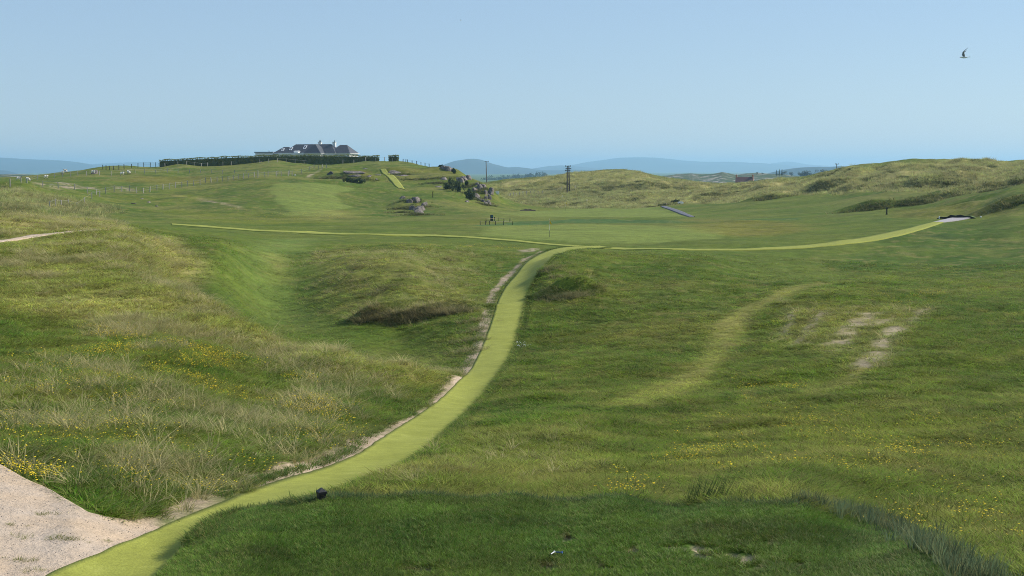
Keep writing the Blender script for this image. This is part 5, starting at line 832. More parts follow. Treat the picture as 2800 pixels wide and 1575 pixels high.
for i, (grp, kind, flat, x, y, z, w, h) in enumerate(ROCKS):
    nm, lab, cat, g = ROCK_TXT[grp]
    k_ = seen.get(grp, 0); seen[grp] = k_ + 1
    if grp == 'cliff': lab = CLIFF[k_]
    if grp == 'outcrop': lab = OUTCROP[k_]
    if grp == 'slab': lab = ['long grey slab on the right side of the hill turf path', 'pale narrow slab below the long grey slab', 'long pale slab above the hollow by the hill green', 'pinkish slab just below the long pale slab', 'short slab between the pinkish slab and the hill turf path',
                             'thin slab touching the left edge of the hill turf path', 'tiny pale slab lowest below the hill turf path', 'slab above the head of the hill turf path', 'thin slab in the grass beside the big gorse', 'pale slab in the field below the long hedge'][k_]
    if grp == 'hilltop': lab = ['brow rock right under the skyline bush', 'larger pink brow rock past the skyline bush', 'brow rock touching the upper gorse bush', 'small rock on the grass below the round gorse'][k_]
    if grp == 'field': lab = ['widest grey stone in the rough below the fence', 'long tilted stone in the rough below the fence', 'thin stone highest in the rough below the fence', 'small stone at the lawn edge below the fence'][k_]
    d = w * (1.0 if not flat else .9); hh = h * 1.15
    if flat: hh = max(.30, h * .6); d = max(w * .3, h * 3.2)
    mat = M_DARKROCK if kind == 'dark' else (M_PALEROCK if grp.startswith('white') else M_GRANITE)
    if grp in ('outcrop', 'cliff', 'hilltop'): w *= 1.3; hh *= 1.1; d = w * 1.3
    o = link_mesh(nm, rock_mesh(nm, w * 1.05, d, hh, 100 + i, flat), mat, smooth=False)
    dx, dy = math.sin(math.atan2(x, y)), math.cos(math.atan2(x, y))
    px_, py_ = x + dx * d * .3, y + dy * d * .3
    zz = gz1(px_, py_)
    o.location = (px_, py_, zz - (hh * .22 if not flat else hh * .35)); o.rotation_euler = (random.uniform(-.12, .12) - (.1 if flat else 0), random.uniform(-.12, .12), random.uniform(-.5, .5) - math.atan2(x, y))
    if flat:                                             # bedded flush with the slope
        e_ = 1.2; nz_ = Vector((gz1(px_ - e_, py_) - gz1(px_ + e_, py_), gz1(px_, py_ - e_) - gz1(px_, py_ + e_), 2 * e_)).normalized()
        o.rotation_euler = (nz_.to_track_quat('Z', 'Y')).to_euler(); o.location.z = zz - hh * .30
    tag(o, lab, cat, g)

# ---------------------------------------------------------------- foliage volumes
def leaf_cloud(lumps, n, size, seed, up=.3):
    """Many small leaf faces on and inside overlapping lumps (cx,cy,cz,rx,ry,rz)."""
    rs = np.random.default_rng(seed)
    L = np.array(lumps); vol = np.prod(L[:, 3:], axis=1) ** .67; pk = rs.choice(len(L), n, p=vol / vol.sum())
    d = rs.normal(size=(n, 3)); d /= np.linalg.norm(d, axis=1)[:, None]
    rad = rs.uniform(.55, 1.06, n) ** .6
    P = L[pk, :3] + d * L[pk, 3:] * rad[:, None]
    P[:, 2] = np.maximum(P[:, 2], .02)
    nrm = d + rs.normal(size=(n, 3)) * .8 + np.array([0, 0, up]); nrm /= np.linalg.norm(nrm, axis=1)[:, None]
    a = np.cross(nrm, rs.normal(size=(n, 3))); a /= np.linalg.norm(a, axis=1)[:, None]; b = np.cross(nrm, a)
    s = size * rs.uniform(.6, 1.4, n)[:, None]
    V = np.stack([P - a * s, P - b * s * .55, P + a * s, P + b * s * .55], 1).reshape(-1, 3)
    F = np.arange(n * 4).reshape(-1, 4)
    return V, F

def cloud_obj(name, lumps, n, size, seed, mat, parent):
    V, F = leaf_cloud(lumps, n, size, seed)
    me = bpy.data.meshes.new(name); me.from_pydata(V.tolist(), [], F.tolist()); me.update()
    return link_mesh(name, me, mat, parent)

BUSH_TXT = {
    'gorse': 'biggest dark gorse bush on the cliff slope, touching the upper one', 'gorse2': 'round gorse bush below the big gorse on the cliff slope',
    'gorse3': 'small dark gorse bush wedged between the cliff rocks', 'top': 'low dark bush on the skyline at the end of the hill',
    'edge': 'small bush hanging on the edge of the hilltop rocks', 'road': 'dark low bush behind the white trough by the road',
    'hollow': 'dark green bush in the hollow above the hill green', 'hollow2': 'dark bush beside the hollow below the pale slabs',
}
for i, (grp, x, y, z, w, h) in enumerate(BUSHES):
    z = gz1(x, y); t = empty('gorse_bush' if 'gorse' in grp else 'bush', (x, y, z))
    rs = np.random.default_rng(300 + i); lumps = []
    for k in range(22):
        a = rs.uniform(0, 6.28); q_ = rs.uniform(0, .48)
        lumps.append((math.cos(a) * q_ * w, math.sin(a) * q_ * w * .6, h * rs.uniform(.05, .70) * (1.15 - q_), w * rs.uniform(.07, .17), w * rs.uniform(.07, .15), h * rs.uniform(.12, .28)))
    cloud_obj('foliage', lumps, 2200, max(.12, w * .028), 300 + i, M_GORSE, t)
    mb = MB()
    for k in range(6):
        a = k * 1.05; mb.tube((0, 0, -.1), (math.cos(a) * w * .25, math.sin(a) * w * .18, h * .55), .05, .02, 5)
    mb.build('branch', M_BARK, t)
    tag(t, BUSH_TXT[grp] if i != 0 else 'upper dark gorse bush at the head of the cliff slope', 'bush', 'gorse bushes on the cliff slope' if 'gorse' in grp else None)

# hedges: clipped, flat topped, leafy
def hedge(name, pts, hgt, dep, label, per_m):
    a = np.array([q_[:2] for q_ in pts]); seg = np.r_[0, np.cumsum(np.hypot(*np.diff(a, axis=0).T))]
    Lh = seg[-1]; c = a.mean(0); zc = gz1(*c); t = empty(name, (c[0], c[1], zc))
    tops = np.array([q_[2] for q_ in pts]) + hgt
    rs = np.random.default_rng(41); n = int(Lh * per_m)
    s = rs.uniform(0, Lh, n); cx = np.interp(s, seg, a[:, 0]); cy = np.interp(s, seg, a[:, 1]); ct = np.interp(s, seg, tops) + .36 * fbm(s / 2.4, s * 0, 4, 6)
    base = ground_z(cx, cy) - .1
    dirv = np.array([a[-1] - a[0]])[0]; dirv = dirv / np.linalg.norm(dirv); nv = np.array([-dirv[1], dirv[0]])
    face = rs.uniform(0, 1, n)
    off = np.where(face < .30, rs.uniform(-.5, .5, n), np.where(face < .78, -.5, .5)) * dep * (1 + .18 * fbm(s / .9, s * 0 + 3, 3, 8)) + rs.normal(0, .05, n)
    hh = np.where(face < .30, 1.0, rs.uniform(0, 1, n))
    P = np.stack([cx + nv[0] * off, cy + nv[1] * off, base + (ct - base) * hh + rs.normal(0, .05, n)], 1) - np.array([c[0], c[1], zc])
    nr_ = rs.normal(size=(n, 3)); nr_ /= np.linalg.norm(nr_, axis=1)[:, None]
    A = np.cross(nr_, rs.normal(size=(n, 3))); A /= np.linalg.norm(A, axis=1)[:, None]; B = np.cross(nr_, A)
    sz = .17 * rs.uniform(.6, 1.4, n)[:, None]
    V = np.stack([P - A * sz, P - B * sz * .6, P + A * sz, P + B * sz * .6], 1).reshape(-1, 3)
    me = bpy.data.meshes.new('foliage'); me.from_pydata(V.tolist(), [], np.arange(n * 4).reshape(-1, 4).tolist()); me.update()
    link_mesh('foliage', me, M_HEDGE, t)
    mb = MB(); ns = max(4, int(Lh / 1.5)); ss = np.linspace(.2, Lh - .2, ns)
    xs = np.interp(ss, seg, a[:, 0]) - c[0]; ys = np.interp(ss, seg, a[:, 1]) - c[1]; zt = np.interp(ss, seg, tops) - zc - .40; zb = ground_z(xs + c[0], ys + c[1]) - zc - .15
    rings = []
    for k in range(ns):
        e_ = dep * .30
        rings.append([(xs[k] - nv[0] * e_, ys[k] - nv[1] * e_, zb[k]), (xs[k] + nv[0] * e_, ys[k] + nv[1] * e_, zb[k]), (xs[k] + nv[0] * e_, ys[k] + nv[1] * e_, zt[k]), (xs[k] - nv[0] * e_, ys[k] - nv[1] * e_, zt[k])])
    mb.rings(rings); mb.build('inner_twigs', M_HEDGE, t)
    return tag(t, label, 'hedge')
hedge('hedge', PLACES['hedge'], 1.55, 1.5, 'long clipped hedge in front of the slate roofed house', 150)
hedge('hedge', PLACES['hedge_small'], 1.75, 1.5, 'short clipped hedge block standing apart from the long hedge', 260)

# ---------------------------------------------------------------- fences
def fence(key, label, h, r, mat, wires, name='wire_fence', tilt=.05, wr=.012, wmat=None):
    pts = FENCES[key]; x0, y0 = pts[0][:2]; z0 = gz1(x0, y0); t = empty(name, (x0, y0, z0))
    mb = MB(); mb.box((0, 0, h / 2 - .1), (r * 2, r * 2, h + .2)); mb.box((0, 0, h + .02), (r * 1.6, r * 1.6, .04), taper=.5)
    first = None; tops = []
    for i, (x, y, z) in enumerate(pts):
        if first is None: o = first = mb.build('post', mat, t)
        else:
            o = first.copy(); col.objects.link(o); o.parent = t
        zz = gz1(x, y); s = random.uniform(.9, 1.1)
        o.location = (x - x0, y - y0, zz - z0); o.scale = (1, 1, s); o.rotation_euler = (random.uniform(-tilt, tilt), random.uniform(-tilt, tilt), random.uniform(0, 1))
        tops.append((x - x0, y - y0, zz - z0, h * s))
    for f_ in wires:                                     # one continuous strand per row
        rows = [[(a[0] + wr * cx_, a[1], a[2] + a[3] * f_ + wr * cz_) for cx_, cz_ in ((-1, -.6), (1, -.6), (0, 1))] for a in tops]
        wb = MB(); wb.rings(rows); wb.build('rope' if wmat else 'wire', wmat or M_WIRE, t)
    return tag(t, label, 'fence')
fence('lower', 'pale post and wire fence along the foot of the sheep field', 1.25, .075, M_WOODPOST, (.9, .5))
fence('upper', 'post and wire fence across the middle of the sheep field', 1.15, .075, M_WOODPOST, (.9, .5))
fence('skyline', 'dark post and wire fence on the skyline behind the boulder', 1.35, .075, M_DARKPOST, (.95, .6))
fence('slope', 'old post fence sunk in marram on the slope below the sheep field', 1.1, .075, M_WOODPOST, (.9,))
fence('hedge', 'post and wire fence in front of the long hedge', 1.15, .07, M_WOODPOST, (.9,))
fence('ridge', 'small dark posts along the skyline past the short hedge', 1.0, .08, M_DARKPOST, (.9,))
fence('dune', 'post fence at the foot of the marram dune near the white cabinet', 1.05, .08, M_WOODPOST, (.9,))
fence('tee', 'dark rope and post rail round the far tee', .55, .038, M_DARKPOST, (.92,), name='rope_fence', wr=.02, wmat=M_ROPE)

# ---------------------------------------------------------------- the house on the hill
def hip(mb, cx, cy, lx, ly, z0, h, run, along='x', m=0, ov=.35):
    """closed hipped roof; `run` is how far each hip end runs in"""
    a, b = lx / 2 + ov, ly / 2 + ov
    E = [(cx - a, cy - b, z0), (cx + a, cy - b, z0), (cx + a, cy + b, z0), (cx - a, cy + b, z0)]
    if along == 'x': r0, r1 = (cx - a + run, cy, z0 + h), (cx + a - run, cy, z0 + h); fs = [[E[0], E[1], r1, r0], [E[1], E[2], r1], [E[2], E[3], r0, r1], [E[3], E[0], r0]]
    else: r0, r1 = (cx, cy - b + run, z0 + h), (cx, cy + b - run, z0 + h); fs = [[E[1], E[2], r1, r0], [E[2], E[3], r1], [E[3], E[0], r0, r1], [E[0], E[1], r0]]
    for f_ in fs: mb.face(f_, m)
    mb.face([E[3], E[2], E[1], E[0]], m)
hx, hy, hz_ = PLACES['house']
HR = -math.radians(15)
gh = gz1(hx, hy + 4)
H = empty('house', (hx, hy + 4, gh), HR)
E0 = hz_ - gh - .05                                   # eaves above the ground there
WALLS = [(-1.0, 0, 18.5, 7.6), (-11.0, .4, 6.4, 6.4), (9.6, .4, 7.0, 7.4), (1.6, -4.4, 5.4, 4.6)]
for c_x, c_y, lx, ly in WALLS:
    mb = MB(); mb.box((c_x, c_y, E0 / 2 - .6), (lx, ly, E0 + 1.2)); mb.build('wall', M_WHITE, H)
ROOFS = [(-1.0, 0, 18.5, 7.6, 3.05, 3.2, 'x'), (-11.0, .4, 6.4, 6.4, 2.2, 2.6, 'x'), (9.6, .4, 7.0, 7.4, 2.75, 2.6, 'x'), (1.6, -3.2, 5.4, 7.2, 2.98, 2.8, 'y')]
roofs = []
for k, (c_x, c_y, lx, ly, hh, run, al) in enumerate(ROOFS):
    mb = MB(); hip(mb, c_x, c_y, lx, ly, E0 + .003 * k, hh, run, al); roofs.append(mb.build('roof', M_SLATE, H))
    gb = MB(); a, b = lx / 2 + .40, ly / 2 + .40
    for (p0, p1) in (((c_x - a, c_y - b), (c_x + a, c_y - b)), ((c_x + a, c_y - b), (c_x + a, c_y + b)), ((c_x - a, c_y + b), (c_x - a, c_y - b))):
        gb.tube((p0[0], p0[1], E0 - .06), (p1[0], p1[1], E0 - .06), .08, .08, 5)
    gb.build('gutter', M_WHITEP, roofs[-1])
def on_slope(x, f, ly, hh, cy):                       # a point on a front slope, f from eave to ridge
    return (x, cy - (ly / 2 + .35) * (1 - f), E0 + hh * f)
for c_x, f, (ly, hh, cy), w in ((-11.6, .40, (6.4, 2.2, .4), .8), (-8.2, .34, (7.6, 3.05, 0), .9), (-3.4, .50, (7.6, 3.05, 0), 1.0)):
    P0 = Vector(on_slope(c_x, f, ly, hh, cy)); P1 = Vector(on_slope(c_x, f + .34, ly, hh, cy)); nn_ = Vector((0, -hh, ly / 2 + .35)).normalized()
    mb = MB(); o_ = nn_ * .10
    A_, B_, C_, D_ = P0 + Vector((-w / 2, 0, 0)), P0 + Vector((w / 2, 0, 0)), P1 + Vector((w / 2, 0, 0)), P1 + Vector((-w / 2, 0, 0))
    lo = [q_ - o_ for q_ in (A_, B_, C_, D_)]; hi = [q_ + o_ for q_ in (A_, B_, C_, D_)]
    mb.rings([lo, hi]); fr = mb.build('skylight', M_SKYLIGHT, H)
    gm = MB(); o2 = nn_ * .115; k_ = .22
    gm.face([A_ + (B_ - A_) * k_ + (D_ - A_) * .16 + o2, B_ + (A_ - B_) * k_ + (C_ - B_) * .16 + o2, C_ + (D_ - C_) * k_ + (B_ - C_) * .16 + o2, D_ + (C_ - D_) * k_ + (A_ - D_) * .16 + o2])
    gm.build('pane', M_GLASS, fr)
for c_x, c_y, zt, pots in ((1.2, .3, 2.75, 2), (6.4, .2, 2.75, 1)):
    mb = MB(); mb.box((c_x, c_y, E0 + zt + .15), (1.0, .9, 1.5)); mb.box((c_x, c_y, E0 + zt + .96), (1.2, 1.1, .14)); ch = mb.build('chimney', M_WHITE, H)
    for k in range(pots):
        pb = MB(); xo = (k - (pots - 1) / 2) * .45
        pb.tube((c_x + xo, c_y, E0 + zt + 1.0), (c_x + xo, c_y, E0 + zt + 1.45), .16, .13, 8); pb.tube((c_x + xo, c_y, E0 + zt + 1.5), (c_x + xo, c_y, E0 + zt + 1.75), .10, .02, 8)
        pb.build('chimney_pot', M_BLACK, ch)
mb = MB(); mb.box((-6.2, -4.9, E0 - .05), (9.6, 3.0, .34)); mb.box((-6.2, -4.9, E0 - 1.2), (9.2, 2.7, 2.2)); mb.build('flat_canopy', M_WHITE, H)
mb = MB(); mb.box((-5.0, -4.4, E0 + .35), (1.5, 1.3, .5)); mb.box((-5.0, -4.4, E0 + .72), (2.0, 1.6, .22), taper=.6); mb.build('roof_vent', M_WHITEP, H)
mb = MB(); mb.box((-17.6, -.5, E0 - .95), (6.4, 5.2, 2.3)); an = mb.build('annex_wall', M_WHITE, H)
mb = MB(); mb.box((-17.6, -.5, E0 + .38), (6.9, 5.7, .34)); mb.tube((-17.0, -.5, E0 + .5), (-17.0, -.5, E0 + 1.0), .14, .14, 8); mb.build('flat_roof', M_FASCIA, H)
tag(H, 'long white house with slate hipped roofs, skylights and two chimneys behind the hedge', 'house')

# ---------------------------------------------------------------- cottage beyond the dunes
cx, cy, cz = PLACES['cottage']; gc = gz1(cx, cy); C = empty('cottage', (cx, cy, gc), math.radians(-14))
hr = cz - gc; he = hr - 2.2; lx, ly = 8.6, 5.4
mb = MB(); mb.box((0, 0, he / 2 - .3), (lx, ly, he + .6)); mb.build('wall', M_BRICK, C)
mb = MB()
for s in (-1, 1):
    mb.face([(s * lx / 2, -ly / 2, he), (s * lx / 2, ly / 2, he), (s * lx / 2, 0, hr - .1)][::s])
mb.build('gable', M_BRICK, C)
mb = MB(); A = lx / 2 - .05; b = ly / 2 + .3; z0 = he - .2
mb.rings([[(-A, -b, z0), (-A, 0, hr), (-A, b, z0), (-A, b, z0 - .15), (-A, 0, hr - .16), (-A, -b, z0 - .15)], [(A, -b, z0), (A, 0, hr), (A, b, z0), (A, b, z0 - .15), (A, 0, hr - .16), (A, -b, z0 - .15)]])
mb.build('roof', M_BROWNROOF, C)
for s in (-1, 1):
    mb = MB(); mb.box((s * (lx / 2 - .35), 0, hr + .1), (.75, 1.1, 1.5)); mb.box((s * (lx / 2 - .35), 0, hr + .9), (.9, 1.25, .14)); ch = mb.build('chimney', M_BRICK, C)
    pb = MB(); pb.tube((s * (lx / 2 - .35), 0, hr + .95), (s * (lx / 2 - .35), 0, hr + 1.3), .16, .12, 8); pb.build('chimney_pot', M_BRICK, ch)
for s in (-1.8, 1.8):
    mb = MB(); mb.box((s, -ly / 2 - .02, he * .55), (1.0, .08, 1.1)); w_ = mb.build('window', M_WHITEP, C); mb = MB(); mb.box((s, -ly / 2 - .07, he * .55), (.8, .03, .9)); mb.build('pane', M_GLASS, w_)
tag(C, 'brown roofed cottage with two orange brick chimneys half hidden by the dune', 'cottage')

# far white houses on the rocky ground
FH = [('white gabled far house beside the dark shed', 9, M_WHITE, M_FASCIA), ('small white gable end beyond the dunes', 5, M_WHITE, M_SLATE), ('low dark roofed far shed beyond the dunes', 10, M_FASCIA, M_SLATE),
      ('tiny white far house left of the brown cottage', 5, M_WHITE, M_SLATE), ('long pale far building among the far trees', 15, M_WHITE, M_FASCIA), ('low pale far house right of the brown cottage', 8, M_WHITE, M_FASCIA)]
for (x, y, z), (lab, L_, mw, mro) in zip(PLACES['far_houses'], FH):
    key = 'rocky_knoll_right'; zb = FAR_FN[key](x, y); t = empty('far_house', (x, y, zb), random.uniform(-.3, .3))
    ht = max(min(z - zb + 1.0, 5.0), 3.2); L_ *= .8; e_ = ht - 2.0
    mb = MB(); mb.box((0, 0, e_ / 2 - 1), (L_, 5, e_ + 2)); mb.face([(-L_ / 2, -2.5, e_), (-L_ / 2, 0, ht - .1), (-L_ / 2, 2.5, e_)]); mb.face([(L_ / 2, -2.5, e_), (L_ / 2, 2.5, e_), (L_ / 2, 0, ht - .1)]); mb.build('wall', mw, t)
    mb = MB(); a = L_ / 2 + .2; mb.rings([[(s_ * a, -2.8, e_ - .2), (s_ * a, 0, ht), (s_ * a, 2.8, e_ - .2), (s_ * a, 0, ht - .2)] for s_ in (-1, 1)]); mb.build('roof', mro, t)
    mb = MB(); mb.box((-L_ / 2 + .5, 0, ht + .2), (.7, .9, 1.3)); mb.build('chimney', mw, t)
    tag(t, lab, 'house')

# far trees
def far_tree(x, y, zb, h, conifer, seed, label, group):
    t = empty('conifer_tree' if conifer else 'far_tree', (x, y, zb)); rs = np.random.default_rng(seed)
    mb = MB(); mb.tube((0, 0, -1), (0, 0, h * (.9 if conifer else .5)), h * .03, h * .008, 6)
    if not conifer:
        for k in range(4): mb.tube((0, 0, h * .35), (math.cos(k * 1.6) * h * .2, math.sin(k * 1.6) * h * .2, h * .62), h * .014, h * .006, 5)
    mb.build('trunk', M_BARK, t)
    if conifer: lumps = [(rs.normal(0, .02) * h, rs.normal(0, .02) * h, h * f, h * .17 * (1.05 - f), h * .17 * (1.05 - f), h * .09) for f in np.linspace(.2, .98, 9)]
    else: lumps = [(rs.uniform(-.28, .28) * h, rs.uniform(-.28, .28) * h, h * rs.uniform(.35, .8), h * rs.uniform(.16, .26), h * rs.uniform(.16, .26), h * rs.uniform(.13, .22)) for _ in range(9)]
    cloud_obj('crown', lumps, 700, h * .035, seed, M_FARTREE, t)
    tag(t, label, 'tree', group)
for i, (x, y, z, h, k) in enumerate(PLACES['far_trees']):
    s = math.hypot(x, y) / 3380.0; zb = FAR_FN['rocky_knoll_right'](x, y)
    hh = h * s + max(0, z - zb)
    far_tree(x, y, min(zb, z), hh, k, 500 + i, 'spiky dark far conifer in the clump beyond the dunes' if k else 'round dark far tree in the line beyond the dunes', 'far conifers' if k else 'far round trees')
# far-off woodland that reads as one mass
mb_l = []
W0 = PLACES['woodland']
for k in range(46):
    f_ = k / 45 * 2.999; i = int(f_); t_ = f_ - i; a = np.array(W0[i]) * (1 - t_) + np.array(W0[i + 1]) * t_
    hgt = random.uniform(5, 12); mb_l.append((a[0] + random.uniform(-9, 9), a[1] + random.uniform(-60, 60), a[2] - 4, random.uniform(5, 11), 8, hgt))
V, F_ = leaf_cloud(mb_l, 5000, 1.6, 88); 
W0z = min(q_[2] for q_ in W0)
V[:, 2] = np.where(np.isfinite(V[:, 2]), V[:, 2], 0)
me = bpy.data.meshes.new('far_woodland'); me.from_pydata(V.tolist(), [], F_.tolist()); me.update()
tag(link_mesh('far_woodland', me, M_FARTREE), 'thin dark line of far woodland below the rounded mountain', 'woodland', kind='stuff')

# ---------------------------------------------------------------- poles
def pole(name, base, top, r0, r1, mat, label, arms):
    t = empty(name, base); hgt = top[2] - base[2]
    mb = MB(); mb.tube((0, 0, -.5), (top[0] - base[0], top[1] - base[1], hgt), r0, r1, 10); mb.build('shaft', mat, t)
    for (zf, w) in arms:
        mb = MB(); mb.box((0, 0, hgt - zf), (w, .12, .14)); ar = mb.build('crossarm', mat, t)
        for s in (-1, 1):
            ib = MB(); ib.tube((s * (w / 2 - .1), 0, hgt - zf + .07), (s * (w / 2 - .1), 0, hgt - zf + .32), .07, .05, 7); ib.build('insulator', M_FASCIA, ar)
    return tag(t, label, 'utility pole')
pt_, pb_ = PLACES['pole_single']; zb = gz1(pb_[0], pb_[1])
pole('utility_pole', (pb_[0], pb_[1], min(zb, pb_[2])), pt_, .20, .13, M_POLEG, 'single grey utility pole in front of the rounded mountain', [(.25, 1.5)])
pt_, pb_ = PLACES['pole_right']; zb = gz1(pb_[0], pb_[1])
pole('utility_pole', (pb_[0], pb_[1], min(zb, pb_[2])), pt_, .17, .11, M_POLE, 'thin utility pole standing behind the right dune crest', [(.2, 1.2)])
ta, tb = PLACES['hpole_top']; ba, bb = PT['hpole_a'], PT['hpole_b']
t = empty('utility_pole', (ba[0], ba[1], gz1(ba[0], ba[1]))); O = Vector(t.location); rel = lambda q_: Vector(q_) - O
gb_ = Vector((bb[0], bb[1], gz1(bb[0], bb[1])))
mb = MB(); mb.tube(rel((ba[0], ba[1], O.z - .4)), rel(ta), .21, .15, 10); mb.build('shaft', M_POLE, t)
mb = MB(); mb.tube(rel(gb_) - Vector((0, 0, .4)), rel((ta[0] + .55, ta[1] + 1.2, ta[2])), .21, .15, 10); mb.build('shaft', M_POLE, t)
for zf, w, xo in ((.1, 1.7, .2), (.85, 1.7, .35), (1.4, 1.6, .15)):
    mb = MB(); q_ = rel(ta); mb.box((q_.x + xo, q_.y - .05, q_.z - zf), (w, .14, .16)); ar = mb.build('crossarm', M_POLE, t)
    for s in (-1, 1):
        ib = MB(); ib.tube((q_.x + xo + s * (w / 2 - .1), q_.y - .05, q_.z - zf - .22), (q_.x + xo + s * (w / 2 - .1), q_.y - .05, q_.z - zf + .22), .09, .07, 7); ib.build('insulator', M_POLE, ar)
for zf in (2.6, 4.4, 6.0):
    mb = MB(); q_ = rel(ta); mb.tube((q_.x, q_.y, q_.z - zf), (q_.x + .62 + zf * .05, q_.y + 1.2, q_.z - zf - .5), .05, .05, 6); mb.build('brace', M_POLE, t)
tag(t, 'dark twin legged utility pole with three crossarms in front of the middle dune', 'utility pole')

# ---------------------------------------------------------------- golf furniture
def flag(pt, label):
    x, y, _ = pt; t = empty('flagstick', (x, y, gz1(x, y)))
    mb = MB(); mb.tube((0, 0, .8), (0, 0, 2.15), .022, .018, 8); mb.tube((0, 0, 2.15), (0, 0, 2.19), .03, .02, 8); mb.build('stick', M_STICK, t)
    mb = MB(); mb.tube((0, 0, -.1), (0, 0, .8), .026, .022, 8); mb.build('stick_base', M_STICKD, t)
    # flag hanging limp: a folded triangle of cloth
    mb = MB(); rows = []
    for k in range(7):
        f_ = k / 6; wv = .05 + .32 * f_; z = 2.12 - .52 * f_
        rows.append([(.02 + wv * a_ - .06 * f_, .10 * math.sin(a_ * 9 + f_ * 2) * f_ + e_, z - .10 * a_) for e_, seq in ((-.006, np.linspace(0, 1, 7)), (.006, np.linspace(1, 0, 7))) for a_ in seq])
    mb.rings(rows); mb.build('flag', M_YELLOW, t, True)
    return tag(t, label, 'flagstick')
flag(PT['flag1'], 'yellow golf flag on a two tone stick on the wide green above the crossing paths')
flag(PT['flag2'], 'small yellow golf flag on the further green below the marram dune')

x, y, _ = PT['black_cap']; t = empty('post_cap_bollard', (x, y, gz1(x, y)), .5); t.scale = (.82,) * 3
mb = MB(); mb.box((0, 0, .02), (.095, .095, .18)); mb.build('post', M_BLACK, t)
mb = MB(); mb.box((0, 0, .125), (.115, .115, .03)); mb.box((0, 0, .165), (.115, .115, .05), taper=.12); mb.build('pyramid_cap', M_BLACK, t)
tag(t, 'small black square bollard with a pyramid cap where tee meets turf path', 'bollard')

x, y, _ = PT['bin']; t = empty('litter_bin', (x, y, gz1(x, y)))
mb = MB(); mb.box((0, 0, .42), (.46, .42, .90), taper=1.05); mb.build('body', M_BIN, t)
mb = MB(); mb.box((0, 0, .92), (.52, .48, .10), taper=.85); mb.build('lid', M_BIN, t)
mb = MB(); mb.box((.06, -.225, .78), (.14, .03, .22)); mb.build('label_plate', M_BINBLUE, t)
tag(t, 'tall dark bin with a blue label beside the roped far tee', 'bin')
x, y, _ = PT['washer']; t = empty('ball_washer', (x, y, gz1(x, y)))
mb = MB(); mb.tube((0, 0, -.1), (0, 0, .45), .05, .05, 8); mb.build('stand', M_BIN, t)
mb = MB(); mb.box((0, 0, .52), (.16, .16, .26)); mb.box((-.02, 0, .66), (.42, .10, .05)); mb.build('head', M_BIN, t)
tag(t, 'T topped ball washer stand next to the tall bin', 'ball washer')

def marker(pt, h, r, mat, name, label, cat, head=True, tilt=0):
    x, y, _ = pt; t = empty(name, (x, y, gz1(x, y))); t.rotation_euler = (0, tilt, .2)
    mb = MB(); mb.box((0, 0, h / 2 - .1), (r * 2, r * 2, h + .2)); mb.build('post', mat, t)
    if head:
        mb = MB(); mb.box((.03, 0, h + .02), (r * 3.0, r * 2.4, .22), taper=.8); mb.build('head', mat, t)
        mb = MB(); mb.box((.0, 0, .10), (r * 3.2, r * 3.2, .28), taper=.7); mb.build('foot', mat, t)
    else:
        mb = MB(); mb.box((0, 0, h + .02), (r * 1.7, r * 1.7, .05), taper=.4); mb.build('cap', mat, t)
    return tag(t, label, cat)
marker(PT['post1'], 1.25, .07, M_DARKPOST, 'marker_post', 'dark marker post on the slope below the gorse', 'post')
marker(PT['post2'], 1.0, .075, M_DARKPOST, 'marker_post', 'dark marker post beside the grassy hummocks on the right', 'post')
marker(PT['white_post'], .34, .06, M_WHITEP, 'marker_post', 'short white post at the end of the dark shaded bank', 'post', False)
marker(PT['leaning'], .95, .05, M_WHITEP, 'marker_post', 'leaning white post in the rough below the twin pole', 'post', False, .25)
marker(PT['track_post'], 1.5, .09, M_WOODPOST, 'gate_post', 'thick pale gate post at the end of the fence by the sheep', 'post', False)
x, y, _ = PT['tee_ball']; t = empty('tee_marker', (x, y, gz1(x, y)))
bm = bmesh.new(); bmesh.ops.create_icosphere(bm, subdivisions=2, radius=.10); me = bpy.data.meshes.new('ball'); bm.to_mesh(me); bm.free()
o = link_mesh('ball', me, M_WHITEP, t, True); o.location = (0, 0, .13)
mb = MB(); mb.tube((0, 0, -.08), (0, 0, .08), .02, .02, 6); mb.build('spike', M_STICKD, t)
tag(t, 'white ball tee marker in the rough right of the shaded bank', 'tee marker')
x, y, _ = PT['cabinet']; t = empty('cabinet', (x, y, gz1(x, y)))
mb = MB(); mb.box((0, 0, .32), (.85, .4, .72)); mb.build('body', M_WHITEP, t)
mb = MB(); mb.box((0, 0, .71), (.95, .5, .07)); mb.build('lid', M_WHITEP, t)
for s in (-.21, .21):
    mb = MB(); mb.box((s, -.215, .33), (.38, .03, .6)); mb.build('door', M_WHITEP, t)
tag(t, 'white cabinet standing in the grass right of the cliff rocks', 'cabinet')
x, y, _ = PT['trough']; t = empty('water_trough', (x, y, gz1(x, y)), .15)
mb = MB(); L2, W2 = .70, .35
mb.rings([[(-L2 * .86, -W2 * .8, .0), (L2 * .86, -W2 * .8, .0), (L2 * .86, W2 * .8, .0), (-L2 * .86, W2 * .8, .0)], [(-L2, -W2, .62), (L2, -W2, .62), (L2, W2, .62), (-L2, W2, .62)]]); mb.build('basin', M_WHITEP, t)
mb = MB(); mb.box((0, .02, .72), (1.15, .62, .12), taper=.8); mb.build('lid', plain('pale_blue_lid', (.52, .62, .68), .5, .05), t)
mb = MB(); mb.box((-.4, -.34, .2), (.22, .1, .4)); mb.build('valve_box', M_BLACK, t)
tag(t, 'pale blue and white trough beside the dark bush at the road end', 'trough')
